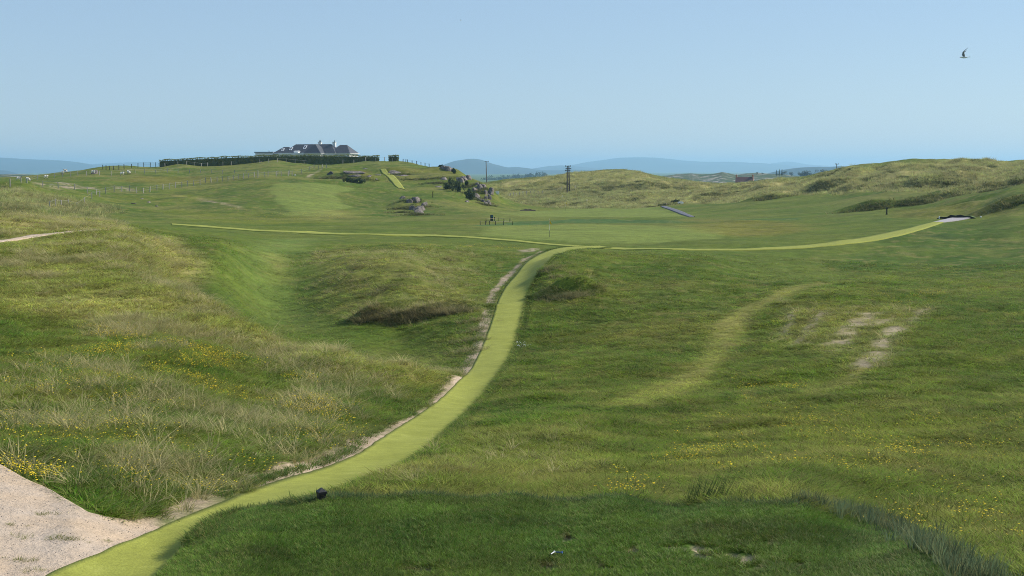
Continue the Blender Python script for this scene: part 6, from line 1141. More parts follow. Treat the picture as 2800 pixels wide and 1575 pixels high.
# bank behind the gravel and far bunker lip, shade painted as a dark face
def bank(a, b, h, name, label, cat):
    A_ = Vector((a[0], a[1], 0)); B_ = Vector((b[0], b[1], 0)); M_ = (A_ + B_) / 2; t = empty(name, (M_.x, M_.y, gz1(M_.x, M_.y))); O = Vector(t.location)
    rings = []; tops = []; N = 26; back = Vector((M_.x, M_.y, 0)).normalized()
    for k in range(N + 1):
        f_ = k / N; q_ = A_.lerp(B_, f_); z = gz1(q_.x, q_.y) - O.z; hh = h * math.sin(math.pi * min(1, .04 + f_ * .92)) ** .7 * (1 + .15 * math.sin(f_ * 23))
        r_ = q_ - Vector((O.x, O.y, 0)); bk = back * (.25 + .5 * math.sin(math.pi * f_))
        f0 = r_ + bk; rings.append([(f0.x, f0.y, z - .15), (f0.x - back.x * .05, f0.y - back.y * .05, z + hh * .6), (f0.x - back.x * .16, f0.y - back.y * .16, z + hh), (f0.x + back.x * 1.5, f0.y + back.y * 1.5, z + hh * .9), (f0.x + back.x * 4, f0.y + back.y * 4, gz1(f0.x + O.x + back.x * 4, f0.y + O.y + back.y * 4) - O.z - .1)])
    mb = MB()
    for u_, v_ in zip(rings[:-1], rings[1:]):
        mb.face([u_[0], v_[0], v_[1], u_[1]], 0); mb.face([u_[1], v_[1], v_[2], u_[2]], 0); mb.face([u_[2], v_[2], v_[3], u_[3]], 1); mb.face([u_[3], v_[3], v_[4], u_[4]], 1)
    mb.build('cut_face', [M_BANKSHADE, plain('bank_turf', (.085, .135, .03), .95, .2, 1.5, .3)], t)
    return tag(t, label, cat)
bank(PT['bank_a'], PT['bank_b'], .42, 'shaded_bank', 'bank with its shade painted dark behind the gravel at the end of the right turf path', 'bank')
bank(PT['bank2_a'], PT['bank2_b'], .42, 'bunker_lip', 'bunker lip with its shade painted dark left of the further green', 'bunker')
for key, mat, lab in (('tee_white', M_WHITEP, 'white broken golf tee lying on the foreground tee lawn'), ('tee_blue', M_BLUEP, 'blue broken golf tee lying on the foreground tee lawn')):
    x, y, _ = PT[key]; t = empty('golf_tee', (x, y, gz1(x, y) + .035), 1.0 if key == 'tee_white' else -.4)
    mb = MB(); mb.tube((-.03, 0, 0), (.025, 0, .004), .004, .006, 7); mb.build('peg', mat, t)
    mb = MB(); mb.tube((.025, 0, .004), (.034, 0, .005), .006, .012, 8); mb.build('cup', mat, t)
    tag(t, lab, 'golf tee')

# ---------------------------------------------------------------- sheep
def sheep_mesh():
    bm_v = [(0, 0, .62), (.28, 0, .64), (.50, 0, .72), (.62, 0, .88), (.80, 0, .86), (-.28, 0, .64), (-.40, 0, .56),
            (.30, .13, .45), (.31, .14, .22), (.31, .14, .0), (.30, -.13, .45), (.31, -.14, .22), (.31, -.14, .0),
            (-.28, .14, .46), (-.36, .15, .24), (-.33, .15, .0), (-.28, -.14, .46), (-.36, -.15, .24), (-.33, -.15, .0), (.62, .10, .95), (.62, -.10, .95)]
    ed = [(0, 1), (1, 2), (2, 3), (3, 4), (0, 5), (5, 6), (1, 7), (7, 8), (8, 9), (1, 10), (10, 11), (11, 12), (5, 13), (13, 14), (14, 15), (5, 16), (16, 17), (17, 18), (3, 19), (3, 20)]
    rad = [.27, .25, .17, .11, .065, .26, .08, .09, .04, .035, .09, .04, .035, .10, .045, .035, .10, .045, .035, .03, .03]
    me = bpy.data.meshes.new('sheep'); me.from_pydata(bm_v, ed, []); me.update()
    o = bpy.data.objects.new('tmp', me); col.objects.link(o)
    o.modifiers.new('skin', 'SKIN'); o.modifiers.new('sub', 'SUBSURF').levels = 1
    for v, r_ in zip(me.skin_vertices[0].data, rad): v.radius = (r_, r_)
    me.skin_vertices[0].data[0].use_root = True
    dg = bpy.context.evaluated_depsgraph_get(); ev = o.evaluated_get(dg); out = bpy.data.meshes.new_from_object(ev)
    bpy.data.objects.remove(o)
    out.materials.clear(); out.materials.append(M_WOOL); out.materials.append(M_DARKFACE)
    idx = [1 if (p_.center.x > .58 or p_.center.z < .28) else 0 for p_ in out.polygons]
    out.polygons.foreach_set('material_index', idx); out.polygons.foreach_set('use_smooth', [True] * len(idx))
    return out
SM = sheep_mesh()
SHEEP_TXT = ['white sheep lying low beyond the gate post', 'large cream sheep standing with its legs showing by the fence', 'white sheep by the fence right of the standing cream sheep', 'white sheep on the skyline left of the dark faced sheep',
             'dark faced white sheep on the skyline near the boulder', 'white sheep resting in the shade of the big boulder', 'small white sheep grazing in mid field right of the boulder', 'small white sheep furthest right of the flock in mid field']
for (x, y, z, fc), lab in zip(SHEEP, SHEEP_TXT):
    o = bpy.data.objects.new('sheep', SM); col.objects.link(o)
    o.location = (x, y, gz1(x, y) - .01); o.rotation_euler = (0, 0, (math.pi - .4 if fc else .35) + random.uniform(-.3, .3)); o.scale = (1.15,) * 3
    tag(o, lab, 'sheep', 'sheep in the field below the mountain')

# ---------------------------------------------------------------- birds
def gull_mesh():
    mb = MB(); rings = []
    for x, r_, z in ((-.30, .012, .02), (-.22, .035, .012), (-.12, .065, 0), (0, .082, 0), (.10, .075, .005), (.18, .052, .02), (.23, .044, .03), (.27, .036, .03), (.30, .016, .022), (.345, .006, .012)):
        rings.append([(x, r_ * math.cos(a), z + r_ * .9 * math.sin(a)) for a in np.linspace(0, 2 * math.pi, 12, endpoint=False)])
    mb.rings(rings[:8]); mb.rings(rings[7:], m=2)
    mb.rings([[(-.28, -.02, .022), (-.28, .02, .022), (-.28, .02, .012), (-.28, -.02, .012)], [(-.42, -.085, .022), (-.42, .085, .022), (-.42, .085, .016), (-.42, -.085, .016)]])
    for s in (-1, 1):
        rr = []; secs = [(.00, .03, .16, .02), (.14, .16, .155, .05), (.30, .36, .135, .09), (.40, .46, .10, .02), (.50, .56, .07, -.08), (.60, .66, .035, -.19), (.66, .72, .008, -.25)]
        for lat, up, ch, sweep in secs:
            y = s * (.05 + lat * .42); z = .03 + up * .88
            rr.append([(sweep + ch * .5, y, z), (sweep + ch * .1, y + s * .012, z + .006), (sweep - ch * .5, y, z), (sweep + ch * .1, y - s * .010, z - .006)])
        mb.rings(rr[:5], m=1); mb.rings(rr[4:], m=3)
    return mb
mb = gull_mesh()
M_GULLGREY = plain('gull_grey', (.22, .23, .23), .8, .1, 8.0)
M_BEAK = plain('gull_beak', (.55, .36, .05), .5, .05, 8.0)
GM = [M_WHITEP, M_GULLGREY, M_BEAK, M_BLACK]
g_ = mb.build('gull', GM, None, True); g_.location = PLACES['gull']; g_.rotation_euler = (math.radians(14), math.radians(2), math.radians(180 - 12)); g_.scale = (.95,) * 3
tag(g_, 'gull flying with raised wings in the upper right sky', 'gull')
g2 = g_.copy(); col.objects.link(g2); g2.name = 'bird'; g2.location = PLACES['bird']; g2.rotation_euler = (0, 0, .5); g2.scale = (.6,) * 3
tag(g2, 'tiny far bird, a dark speck alone high in the sky', 'bird')

# ---------------------------------------------------------------- grass
def grass_material(name, trans=.45, straw=(.34, .28, .10), spec=.08):
    m, n, l, p = nodes_of(name)
    p.inputs['Roughness'].default_value = .55; p.inputs['Specular IOR Level'].default_value = spec
    at = n.new('ShaderNodeAttribute'); at.attribute_type = 'INSTANCER'; at.attribute_name = 'tint'
    bl = n.new('ShaderNodeAttribute'); bl.attribute_name = 'blade'      # r: dryness of the blade, g: height along it
    sp = n.new('ShaderNodeSeparateColor'); l.new(bl.outputs['Color'], sp.inputs['Color'])
    mx = n.new('ShaderNodeMix'); mx.data_type = 'RGBA'; mx.inputs['B'].default_value = (*straw, 1)
    l.new(sp.outputs['Red'], mx.inputs['Factor']); l.new(at.outputs['Color'], mx.inputs['A'])
    l.new(mx.outputs['Result'], p.inputs['Base Color'])
    tr = n.new('ShaderNodeBsdfTranslucent'); l.new(mx.outputs['Result'], tr.inputs['Color'])
    ms = n.new('ShaderNodeMixShader'); ms.inputs[0].default_value = trans
    l.new(p.outputs[0], ms.inputs[1]); l.new(tr.outputs[0], ms.inputs[2]); l.new(ms.outputs[0], n['Material Output'].inputs['Surface'])
    return m
M_GRASS = grass_material('grass_blades')
M_LAWN = grass_material('lawn_blades', .42, spec=.18)
M_MARRAM = grass_material('marram_blades', .4, (.50, .42, .20))

def tuft_mesh(name, nb, h, spread, lean, droop, width, seg, seed, dry, mat, hvar=.4):
    rs = np.random.default_rng(seed); V = []; F = []; C = []
    for b in range(nb):
        a = rs.uniform(0, 2 * math.pi); r_ = spread * math.sqrt(rs.uniform(0, 1)); bx, by = math.cos(a) * r_, math.sin(a) * r_
        da = a + rs.normal(0, .8); dx, dy = math.cos(da), math.sin(da); hh = h * (1 + rs.uniform(-hvar, hvar * .6))
        ln = lean * rs.uniform(.3, 1.3); dr = droop * rs.uniform(.4, 1.3); w = width * rs.uniform(.7, 1.2)
        tw = rs.uniform(-.7, .7); sx, sy = -dy * math.cos(tw) + dx * math.sin(tw), dx * math.cos(tw) + dy * math.sin(tw)
        dv = min(1, max(0, rs.normal(dry, .28))); k = len(V)
        for s in range(seg + 1):
            t = s / seg; o = hh * (ln * t + dr * t * t); z = hh * (t - .45 * dr * t * t - .2 * ln * ln * t); ww = w * (1 - t) ** .6 * .5
            x, y = bx + dx * o, by + dy * o
            if s < seg:
                V += [(x - sx * ww, y - sy * ww, z), (x + sx * ww, y + sy * ww, z)]; C += [(dv, t, 0, 1)] * 2
            else: V.append((x, y, z)); C.append((dv, 1, 0, 1))
        for s in range(seg - 1): F.append((k + 2 * s, k + 2 * s + 1, k + 2 * s + 3, k + 2 * s + 2))
        F.append((k + 2 * seg - 2, k + 2 * seg - 1, k + 2 * seg))
    me = bpy.data.meshes.new(name); me.from_pydata(V, [], F); me.update(); me.materials.append(mat)
    ca = me.color_attributes.new('blade', 'FLOAT_COLOR', 'POINT'); ca.data.foreach_set('color', np.array(C).ravel())
    return me

def proto(name, meshes):
    c = bpy.data.collections.new(name)
    for k, me in enumerate(meshes):
        o = bpy.data.objects.new('%s_%02d' % (name, k), me); c.objects.link(o)
    return c

def scatter(name, coll, nproto, x, y, z, scale, tint, label, cat, rotx=None):
    """Plants that nobody could count: one object, its tufts placed by geometry nodes."""
    n_ = len(x)
    me = bpy.data.meshes.new(name); me.vertices.add(n_); me.vertices.foreach_set('co', np.stack([x, y, z], 1).ravel())
    rot = np.stack([rng.normal(0, .10, n_), rng.normal(0, .10, n_), rng.uniform(0, 6.283, n_)], 1)
    me.attributes.new('rot', 'FLOAT_VECTOR', 'POINT').data.foreach_set('vector', rot.ravel())
    me.attributes.new('siz', 'FLOAT_VECTOR', 'POINT').data.foreach_set('vector', np.asarray(scale, float).ravel())
    me.attributes.new('pick', 'INT', 'POINT').data.foreach_set('value', rng.integers(0, nproto, n_).astype(np.int32))
    me.attributes.new('tint', 'FLOAT_COLOR', 'POINT').data.foreach_set('color', np.concatenate([np.clip(tint, 0, 1), np.ones((n_, 1))], 1).ravel())
    me.update()
    o = bpy.data.objects.new(name, me); col.objects.link(o)
    ng = bpy.data.node_groups.new(name + '_nodes', 'GeometryNodeTree')
    ng.interface.new_socket('Geometry', in_out='INPUT', socket_type='NodeSocketGeometry'); ng.interface.new_socket('Geometry', in_out='OUTPUT', socket_type='NodeSocketGeometry')
    N = ng.nodes; Lk = ng.links; gi = N.new('NodeGroupInput'); go = N.new('NodeGroupOutput')
    ip = N.new('GeometryNodeInstanceOnPoints'); ci = N.new('GeometryNodeCollectionInfo')
    ci.inputs['Collection'].default_value = coll; ci.inputs['Separate Children'].default_value = True; ci.inputs['Reset Children'].default_value = True
    def attr(nm, typ):
        a = N.new('GeometryNodeInputNamedAttribute'); a.data_type = typ; a.inputs['Name'].default_value = nm; return a
    ra = attr('rot', 'FLOAT_VECTOR'); sa = attr('siz', 'FLOAT_VECTOR'); pa = attr('pick', 'INT')
    er = N.new('FunctionNodeEulerToRotation'); Lk.new(ra.outputs['Attribute'], er.inputs['Euler'])
    ip.inputs['Pick Instance'].default_value = True
    Lk.new(gi.outputs[0], ip.inputs['Points']); Lk.new(ci.outputs[0], ip.inputs['Instance']); Lk.new(pa.outputs['Attribute'], ip.inputs['Instance Index'])
    Lk.new(er.outputs[0], ip.inputs['Rotation']); Lk.new(sa.outputs['Attribute'], ip.inputs['Scale']); Lk.new(ip.outputs[0], go.inputs[0])
    md = o.modifiers.new('scatter', 'NODES'); md.node_group = ng
    return tag(o, label, cat, kind='stuff')

P_LAWN = proto('lawn_tuft', [tuft_mesh('lawn_tuft', 20, .042, .060, .7, .6, .008, 2, 600 + k, .04, M_LAWN) for k in range(5)])
P_ROUGH = proto('rough_tuft', [tuft_mesh('rough_tuft', 17, .11, .12, .55, .6, .010, 3, 620 + k, (.04, .08, .14, .05, .22)[k], M_GRASS) for k in range(5)])
P_MARRAM = proto('marram_tuft', [tuft_mesh('marram_tuft', 20, .50, .10, .35, .75, .011, 4, 640 + k, (.20, .40, .55, .30, .70)[k], M_MARRAM) for k in range(5)])
P_DUNE = proto('dune_tuft', [tuft_mesh('dune_tuft', 20, .75, .38, .35, .6, .045, 3, 660 + k, (.25, .45, .6, .35)[k], M_MARRAM) for k in range(4)])
P_HUMMOCK = proto('hummock_tuft', [tuft_mesh('hummock_tuft', 24, .62, .40, .4, .7, .045, 3, 670 + k, (.05, .12, .2)[k], M_GRASS) for k in range(3)])
P_RUSH = proto('rush_tuft', [tuft_mesh('rush_tuft', 30, .30, .07, .22, .18, .011, 3, 680 + k, .02, M_GRASS) for k in range(3)])

def candidates(n, r0, r1, a=26.5):
    az = np.radians(rng.uniform(-a, a, n)); r = np.exp(rng.uniform(math.log(r0), math.log(r1), n))
    return np.sin(az) * r, np.cos(az) * r, r
def gw(W, k, x): return W[k] if k in W else np.zeros(len(x))

# close-mown tee lawn
x, y, r = candidates(75000, 9.6, 15.2)
c, W, cov = ground_state(x, y); div = np.zeros(len(x))
for kind, st, soft, wid, poly in ZONES:
    if kind == 'bare' and soft <= .2: div = np.maximum(div, zone_weight(x, y, poly, .16))
k = (gw(W, 'tee', x) > .45) & (cov < .3) & (div < .12)
x, y, c, r = x[k], y[k], c[k], r[k]
s = np.stack([np.full(len(x), 1.0)] * 2 + [rng.uniform(.7, 1.25, len(x)) * (1 + .25 * fbm(x / .6, y / .6, 3, 12))], 1)
tn = c * rng.uniform(.7, 2.4, (len(x), 1)) * np.array([1.3, 1.36, 1.1]) * (1 + .5 * fbm(x / 1.1, y / .5, 4, 65))[:, None]
scatter('tee_grass', P_LAWN, 5, x, y, ground_z(x, y) - .004, s, tn, 'short lush dark grass of the foreground tee', 'grass')

# rough grass on the slopes
x, y, r = candidates(230000, 11.0, 120.0)
c, W, cov = ground_state(x, y)
short = np.clip(gw(W, 'fair', x) + gw(W, 'green', x) + gw(W, 'tee', x) + gw(W, 'worn', x) * 1.25 + gw(W, 'pale', x) + gw(W, 'tee2', x), 0, 1)
dens = (cov < .12) * (1 - short * .62) * (1 - .65 * smooth01((r - 45) / 60)) * (gw(W, 'bare', x) < .25) * (cov < .45) * np.where(gw(W, 'tee', x) > .3, 0, 1)
k = rng.uniform(0, 1, len(x)) < dens
x, y, c, r = x[k], y[k], c[k], r[k]; short = short[k]; lushw = gw(W, 'lush', k)[k] if 'lush' in W else 0 * x; dryw = (gw(W, 'dry', k) + gw(W, 'mix', k) * .6 + gw(W, 'marram', k))[k]
foot = 1.0 + r / 32.0
hz1 = (.40 + .42 * np.clip(fbm(x / 2.2, y / 2.2, 3, 61), -1, 1) + .35 * lushw + .4 * dryw) * (1 - .75 * short) * (1 + r / 170.0)
s = np.stack([foot, foot, np.clip(hz1, .2, 2.4) * rng.uniform(.75, 1.25, len(x))], 1)
tn = c * rng.uniform(.45, 2.5, (len(x), 1)) * (1 + .3 * fbm(x / 1.3, y / 1.3, 3, 63))[:, None] * np.array([1.05, 1.22, .82]) * (1 + .10 * rng.normal(size=(len(x), 3)) * .6)
scatter('rough_grass', P_ROUGH, 5, x, y, ground_z(x, y) - .01, s, tn, 'rough green grass over the near hillsides', 'grass')

# marram tussocks on the dry slopes
x, y, r = candidates(140000, 14.0, 130.0)
c, W, cov = ground_state(x, y)
cl = fbm(x / 2.6, y / 2.6, 3, 81)
dens = (gw(W, 'marram', x) * .85 + gw(W, 'mix', x) * .26 + gw(W, 'dry', x) * .15) * np.clip(.25 + 2.0 * cl, .01, 1) * (cov < .2)
k = rng.uniform(0, 1, len(x)) < dens
x, y, c, r = x[k], y[k], c[k], r[k]
sz = rng.uniform(.35, .95, len(x)) * (1 + r / 260) * np.where((r < 30) & (x > -2), .72, 1.05)
s = np.stack([sz * (1 + r / 120), sz * (1 + r / 120), sz * rng.uniform(.7, 1.0, len(x))], 1)
pale = rng.uniform(0, 1, (len(x), 1)) < .42
tn = np.where(pale, np.array([[.42, .37, .17]]), np.array([[.13, .165, .045]]) * .75 + c * .6) * rng.uniform(.6, 1.6, (len(x), 1))
scatter('marram_grass', P_MARRAM, 5, x, y, ground_z(x, y) - .02, s, tn, 'long pale marram tussocks on the left hillside and by the path', 'grass')

# marram on the far dunes and far slopes
x, y, r = candidates(240000, 130.0, 470.0)
c, W, cov = ground_state(x, y)
cl = fbm(x / 9.0, y / 9.0, 3, 83)
dens = (gw(W, 'marram', x) * 1.0 + gw(W, 'greenmarram', x) * .9 ) * np.clip(.75 + 1.1 * cl, .1, 1) * (cov < .1)
k = rng.uniform(0, 1, len(x)) < dens
x, y, c, r = x[k], y[k], c[k], r[k]
sz = rng.uniform(.6, 1.25, len(x)); s = np.stack([sz * 1.1, sz * 1.1, sz], 1)
tn = (np.array([[.20, .21, .07]]) * .5 + c * .95) * (rng.uniform(.45, 1.7, (len(x), 1)) * np.clip(1.05 + .9 * fbm(x / 4.0, y / 4.0, 3, 85), .25, 2)[:, None]) * np.array([.78, .95, .9])
scatter('dune_grass', P_DUNE, 4, x, y, ground_z(x, y) - .03, s, tn, 'shaggy marram covering the far dunes', 'grass')

# shaggy hummocks, their self-shadow put into a dark tint
X = []; Y = []
dn = [(z_[4]) for z_ in ZONES if z_[0] == 'marram' and z_[1] == 1.0][0]
extra = []
while len(extra) < 90:                                   # small shaggy clumps all over the dunes
    a_ = math.radians(random.uniform(-2, 25)); r_ = random.uniform(255, 420); q_ = (math.sin(a_) * r_, math.cos(a_) * r_)
    if inside(np.array([q_[0]]), np.array([q_[1]]), dn)[0]: extra.append((q_[0], q_[1], random.uniform(1.2, 3.2), random.uniform(.8, 1.6), random.uniform(0, 3)))
for hx_, hy_, rx, ry, rot in HUMMOCKS + extra:
    n_ = int(26 + rx * ry * 5); a = rng.normal(0, .5, (n_, 2)) * np.array([rx, ry]); cr, sr = math.cos(rot), math.sin(rot)
    X.append(hx_ + a[:, 0] * cr - a[:, 1] * sr); Y.append(hy_ + a[:, 0] * sr + a[:, 1] * cr)
x = np.concatenate(X); y = np.concatenate(Y); n_ = len(x); sz = rng.uniform(.7, 1.35, n_)
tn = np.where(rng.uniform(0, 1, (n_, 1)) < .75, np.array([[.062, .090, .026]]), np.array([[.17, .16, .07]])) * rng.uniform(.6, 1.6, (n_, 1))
scatter('hummock_grass', P_HUMMOCK, 3, x, y, ground_z(x, y) - .05, np.stack([sz * 1.2, sz * 1.2, sz * .8], 1), tn, 'shaggy grass with its self-shadow tinted in on the hummocks below the dunes', 'grass')

def along(poly, n, spread):
    a = np.array(poly); t = rng.uniform(0, len(a) - 1.001, n); i = t.astype(int); f_ = (t - i)[:, None]
    q_ = a[i] * (1 - f_) + a[i + 1] * f_ + rng.normal(0, spread, (n, 2)); return q_[:, 0], q_[:, 1]

# the shaggy ledge, the overhang by the path and the long grass along the tee edge
x, y = along(SHAGGY_LEDGE, 420, .35); n_ = len(x); sz = rng.uniform(.8, 1.5, n_)
tn = np.where(rng.uniform(0, 1, (n_, 1)) < .5, np.array([[.060, .085, .030]]), np.array([[.20, .17, .08]])) * rng.uniform(.7, 1.3, (n_, 1))
scatter('ledge_grass', P_MARRAM, 5, x, y, ground_z(x, y) - .02, np.stack([sz * 1.3, sz * 1.3, sz * .9], 1), tn, 'shaggy overhanging grass on the ledge in the valley side', 'grass')
dc = np.array(HOLLOW_SHADE); x = np.repeat(dc[:, 0], 26) + rng.normal(0, .55, len(dc) * 26); y = np.repeat(dc[:, 1], 26) + rng.normal(0, .4, len(dc) * 26); n_ = len(x); sz = rng.uniform(.5, 1.1, n_)
tn = np.where(rng.uniform(0, 1, (n_, 1)) < .7, np.array([[.035, .055, .016]]), np.array([[.19, .17, .07]])) * rng.uniform(.6, 1.5, (n_, 1))  # mostly near-black green, painting the shadowed hollows of the mound
scatter('hollow_shade_grass', P_MARRAM, 5, x, y, ground_z(x, y) - .02, np.stack([sz * 1.3, sz * 1.3, sz * .75], 1), tn, 'grass tinted dark for the shaded hollows on the mound faces', 'grass')
x, y = along(OVERHANG, 220, .40); n_ = len(x); sz = rng.uniform(.7, 1.2, n_)  # dark green tint below carries the backlit shade of the overhang
scatter('ledge_grass', P_MARRAM, 5, x, y, ground_z(x, y) - .02, np.stack([sz * 1.2, sz * 1.2, sz * .8], 1), np.array([[.055, .095, .028]]) * rng.uniform(.7, 1.5, (n_, 1)), 'overhanging grass with its backlit shade tinted in on the mound right of the turf path', 'grass')
x, y = along(TEE_FRINGE, 420, .13); n_ = len(x); sz = rng.uniform(.35, .95, n_)
scatter('fringe_grass', P_RUSH, 3, x, y, ground_z(x, y) - .01, np.stack([sz * 1.1, sz * 1.1, sz * .8], 1), np.array([[.085, .120, .060]]) * rng.uniform(.6, 2.0, (n_, 1)), 'long dark grass along the right edge of the tee', 'grass')
x, y = along(TEE_LIP, 2600, .07); n_ = len(x); sz = rng.uniform(.5, 1.0, n_)
scatter('fringe_grass', P_ROUGH, 5, x, y, ground_z(x, y) - .01, np.stack([sz, sz, sz * .8], 1), np.array([[.060, .115, .040]]) * rng.uniform(.7, 1.5, (n_, 1)), 'longer grass along the front lip of the tee', 'grass')

# grass leaning over both edges of the turf path
for side, n_, lab in ((1, 5200, 'grass overhanging the right edge of the turf path'), (0, 1700, 'sparse grass along the sandy left edge of the turf path')):
    E_ = smooth_poly(STRIPS['turf_path'][side]); O_ = smooth_poly(STRIPS['turf_path'][1 - side]); O_ = O_ if len(O_) == len(E_) else resample(O_, np.linspace(0, 1, len(E_)))
    t_ = rng.uniform(.09 if side else .24, .985, n_) ; q_ = resample(E_, t_); o_ = resample(O_, t_); dv = (q_ - o_) / (np.linalg.norm(q_ - o_, axis=1)[:, None] + 1e-6)
    q_ = q_ + dv * (rng.uniform(.02, .22, (n_, 1)) if side else rng.uniform(.22, .6, (n_, 1))); x, y = q_[:, 0], q_[:, 1]; r = np.hypot(x, y); sz = rng.uniform(.5, 1.0, n_)
    c, W, cov = ground_state(x, y)
    scatter('edge_grass', P_ROUGH, 5, x, y, ground_z(x, y) - .01, np.stack([sz * (1 + r / 60), sz * (1 + r / 60), sz * (.6 + .35 * rng.uniform(0, 1, n_)) * (1 + r / 200)], 1), np.array([[.060, .115, .018]]) * rng.uniform(.6, 2.0, (n_, 1)), lab, 'grass')

# weeds and loose pebbles on the sand
sp_ = np.array(SAND_SPRIGS); x = np.repeat(sp_[:, 0], 5) + rng.normal(0, .06, len(sp_) * 5); y = np.repeat(sp_[:, 1], 5) + rng.normal(0, .03, len(sp_) * 5); n_ = len(x); sz = rng.uniform(.25, .5, n_)
scatter('sand_weeds', P_ROUGH, 5, x, y, ground_z(x, y) + .01, np.stack([sz, sz, sz * .8], 1), np.array([[.15, .18, .04]]) * rng.uniform(.7, 1.4, (n_, 1)), 'small weeds rooted in the sandy ground', 'weeds')
pm = []
for k in range(3):
    bm = bmesh.new(); bmesh.ops.create_icosphere(bm, subdivisions=1, radius=.011)
    for v in bm.verts: v.co = Vector((v.co.x * random.uniform(.7, 1.3), v.co.y * random.uniform(.7, 1.3), v.co.z * .6))
    me = bpy.data.meshes.new('pebble'); bm.to_mesh(me); bm.free(); me.materials.append(plain('pebble_%d' % k, ((.24, .20, .17), (.45, .39, .34), (.16, .14, .125))[k], .9, .1, 20.0)); pm.append(me)
P_PEB = proto('pebble', pm)
az_ = np.radians(rng.uniform(-27, -14, 9000)); r_ = rng.uniform(10.5, 18, 9000); x = np.sin(az_) * r_; y = np.cos(az_) * r_
k = (zone_weight(x, y, STRIP_POLYS['sand_area'], .3) > .6) & (zone_weight(x, y, STRIP_POLYS['turf_path'], .2) < .1); x, y = x[k], y[k]; k = rng.uniform(0, 1, len(x)) < .4; x, y = x[k], y[k]; sz = rng.uniform(.2, .75, len(x)) ** 1.6
scatter('pebbles', P_PEB, 3, x, y, ground_z(x, y) + .016, np.stack([sz, sz, sz], 1), np.ones((len(x), 3)), 'loose pebbles scattered on the sandy ground', 'pebbles')

# the two upright rush tussocks at the tee edge are things of their own
def rush(name, x, y, w, n_, h, label, seed):
    rs = np.random.default_rng(seed); t = empty(name, (x, y, gz1(x, y)))
    me = tuft_mesh('blades', n_, h, .5, .28, .12, .010, 4, seed, .02, leaf_rush)
    V = np.array([v.co[:] for v in me.vertices]); V[:, 0] *= w; V[:, 1] *= w * .45; V[:, 0] += V[:, 2] * .35
    me.vertices.foreach_set('co', V.ravel()); o = bpy.data.objects.new('blades', me); col.objects.link(o); o.parent = t
    mb = MB(); mb.box((0, 0, -.02), (w * .7, w * .3, .08), taper=.6); mb.build('root_mat', plain('root_mat', (.04, .05, .02)), t)
    return tag(t, label, 'tussock')
leaf_rush = leaf_material('rush_blade', (.030, .062, .022), (.060, .100, .034))
rush('rush_tussock', *PT['rush_a'][:2], .50, 190, .36, 'upright dark rush tussock at the front edge of the tee', 801)
rush('rush_tussock', PT['rush_a'][0] + .42, PT['rush_a'][1] - .06, .30, 70, .20, 'lower rush tussock beside the upright one at the tee edge', 802)

# ---------------------------------------------------------------- wild flowers
def flower_mesh(name, n_, spread, size, h, seed, mat, stem):
    rs = np.random.default_rng(seed); V = []; F = []; Mi = []
    for b in range(n_):
        a = rs.uniform(0, 6.28); q_ = spread * math.sqrt(rs.uniform()); x, y = math.cos(a) * q_, math.sin(a) * q_; z = h * rs.uniform(.5, 1.2); k = len(V); s = size * rs.uniform(.7, 1.3)
        tx, ty = rs.normal(0, .35, 2)
        for j in range(5):
            t = j * 1.2566; V.append((x + math.cos(t) * s, y + math.sin(t) * s, z + s * (math.cos(t) * tx + math.sin(t) * ty)))
        V.append((x, y, z + s * .5)); F += [(k + j, k + (j + 1) % 5, k + 5) for j in range(5)]; Mi += [0] * 5
        k = len(V); V += [(x - .002, y, 0), (x + .002, y, 0), (x, y, z)]; F.append((k, k + 1, k + 2)); Mi.append(1)
    me = bpy.data.meshes.new(name); me.from_pydata(V, [], F); me.update(); me.materials.append(mat); me.materials.append(stem); me.polygons.foreach_set('material_index', Mi)
    return me
M_PETAL = plain('yellow_petal', (.76, .55, .015), .7, .12, 30.0); M_WPETAL = plain('white_petal', (.75, .75, .72), .7, .05, 30.0); M_STEM = plain('flower_stem', (.06, .10, .02), .8, .1, 20.0)
P_FLOWER = proto('trefoil', [flower_mesh('trefoil', 2 + 2 * k, .17 + .08 * k, .0095, .11, 700 + k, M_PETAL, M_STEM) for k in range(3)])
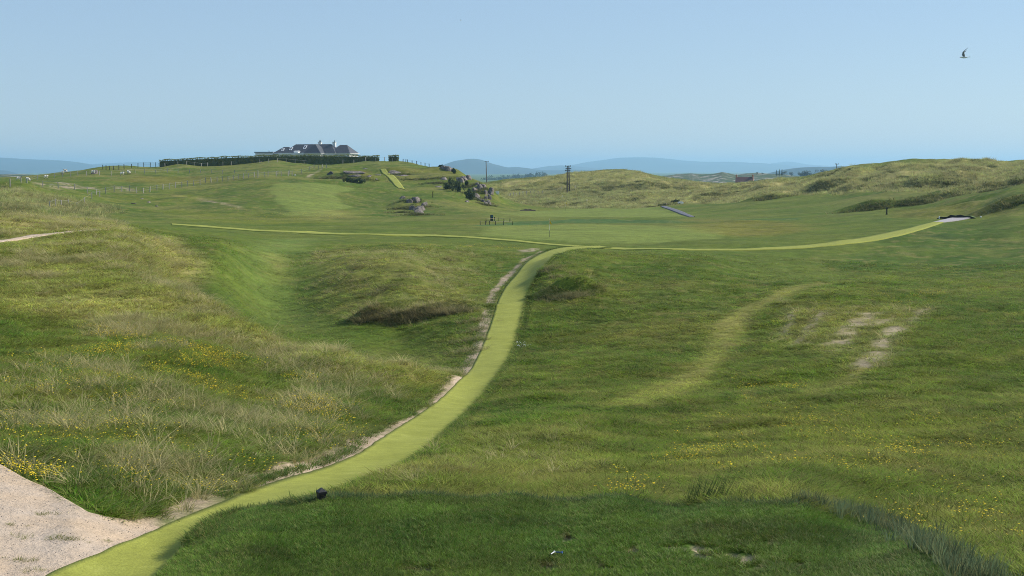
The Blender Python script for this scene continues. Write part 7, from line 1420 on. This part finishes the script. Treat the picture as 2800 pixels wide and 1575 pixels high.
P_WFLOWER = proto('white_flower', [flower_mesh('white_flower', 3, .3, .018, .12, 720, M_WPETAL, M_STEM)])
def drift(polys, mult):
    X = []; Y = []
    for n_, poly in polys:
        a = np.array(poly); m_ = 0; lo, hi = a.min(0), a.max(0)
        px_ = rng.uniform(lo[0], hi[0], n_ * 14); py_ = rng.uniform(lo[1], hi[1], n_ * 14)
        w = zone_weight(px_, py_, poly, max(.6, .15 * (hi - lo).min())) * smooth01(.32 + 1.5 * fbm(px_ / (.06 * (hi - lo).max() + .4), py_ / (.06 * (hi - lo).max() + .4), 3, 19))
        k = rng.uniform(0, 1, len(px_)) < w; X.append(px_[k][:int(n_ * mult)]); Y.append(py_[k][:int(n_ * mult)])
    return np.concatenate(X), np.concatenate(Y)
x, y = drift(FLOWER_DRIFTS, .62); r = np.hypot(x, y)
_, _, cov = ground_state(x, y); k = cov < .2; x, y, r = x[k], y[k], r[k]
sz = rng.uniform(.7, 1.3, len(x)) * (1 + r / 120.0)
scatter('yellow_wildflowers', P_FLOWER, 3, x, y, ground_z(x, y) + .01, np.stack([sz, sz, sz ** .5], 1), np.ones((len(x), 3)), 'yellow trefoil flowers scattered in the rough grass', 'wildflowers')
x, y = drift([(16, WHITE_DRIFTS[0])], 1.0); sz = np.full(len(x), .9)
scatter('white_wildflowers', P_WFLOWER, 1, x, y, ground_z(x, y) + .02, np.stack([sz, sz, sz], 1), np.ones((len(x), 3)), 'patch of white flowers beside the right edge of the turf path', 'wildflowers')

# ---------------------------------------------------------------- the hazy air over the whole place
mb = MB()
mb.box((0, 0, 98.0), (43000, 43000, 204.0))
m = bpy.data.materials.new('haze'); m.use_nodes = True
hn = m.node_tree.nodes; hl = m.node_tree.links
hn.remove(hn['Principled BSDF'])
pv = hn.new('ShaderNodeVolumePrincipled')
pv.inputs['Color'].default_value = (.45, .74, 1.0, 1)
pv.inputs['Density'].default_value = 1.2e-4
pv.inputs['Anisotropy'].default_value = 0.2
hl.new(pv.outputs['Volume'], hn['Material Output'].inputs['Volume'])
hz = mb.build('haze', m)
tag(hz, kind='stuff')
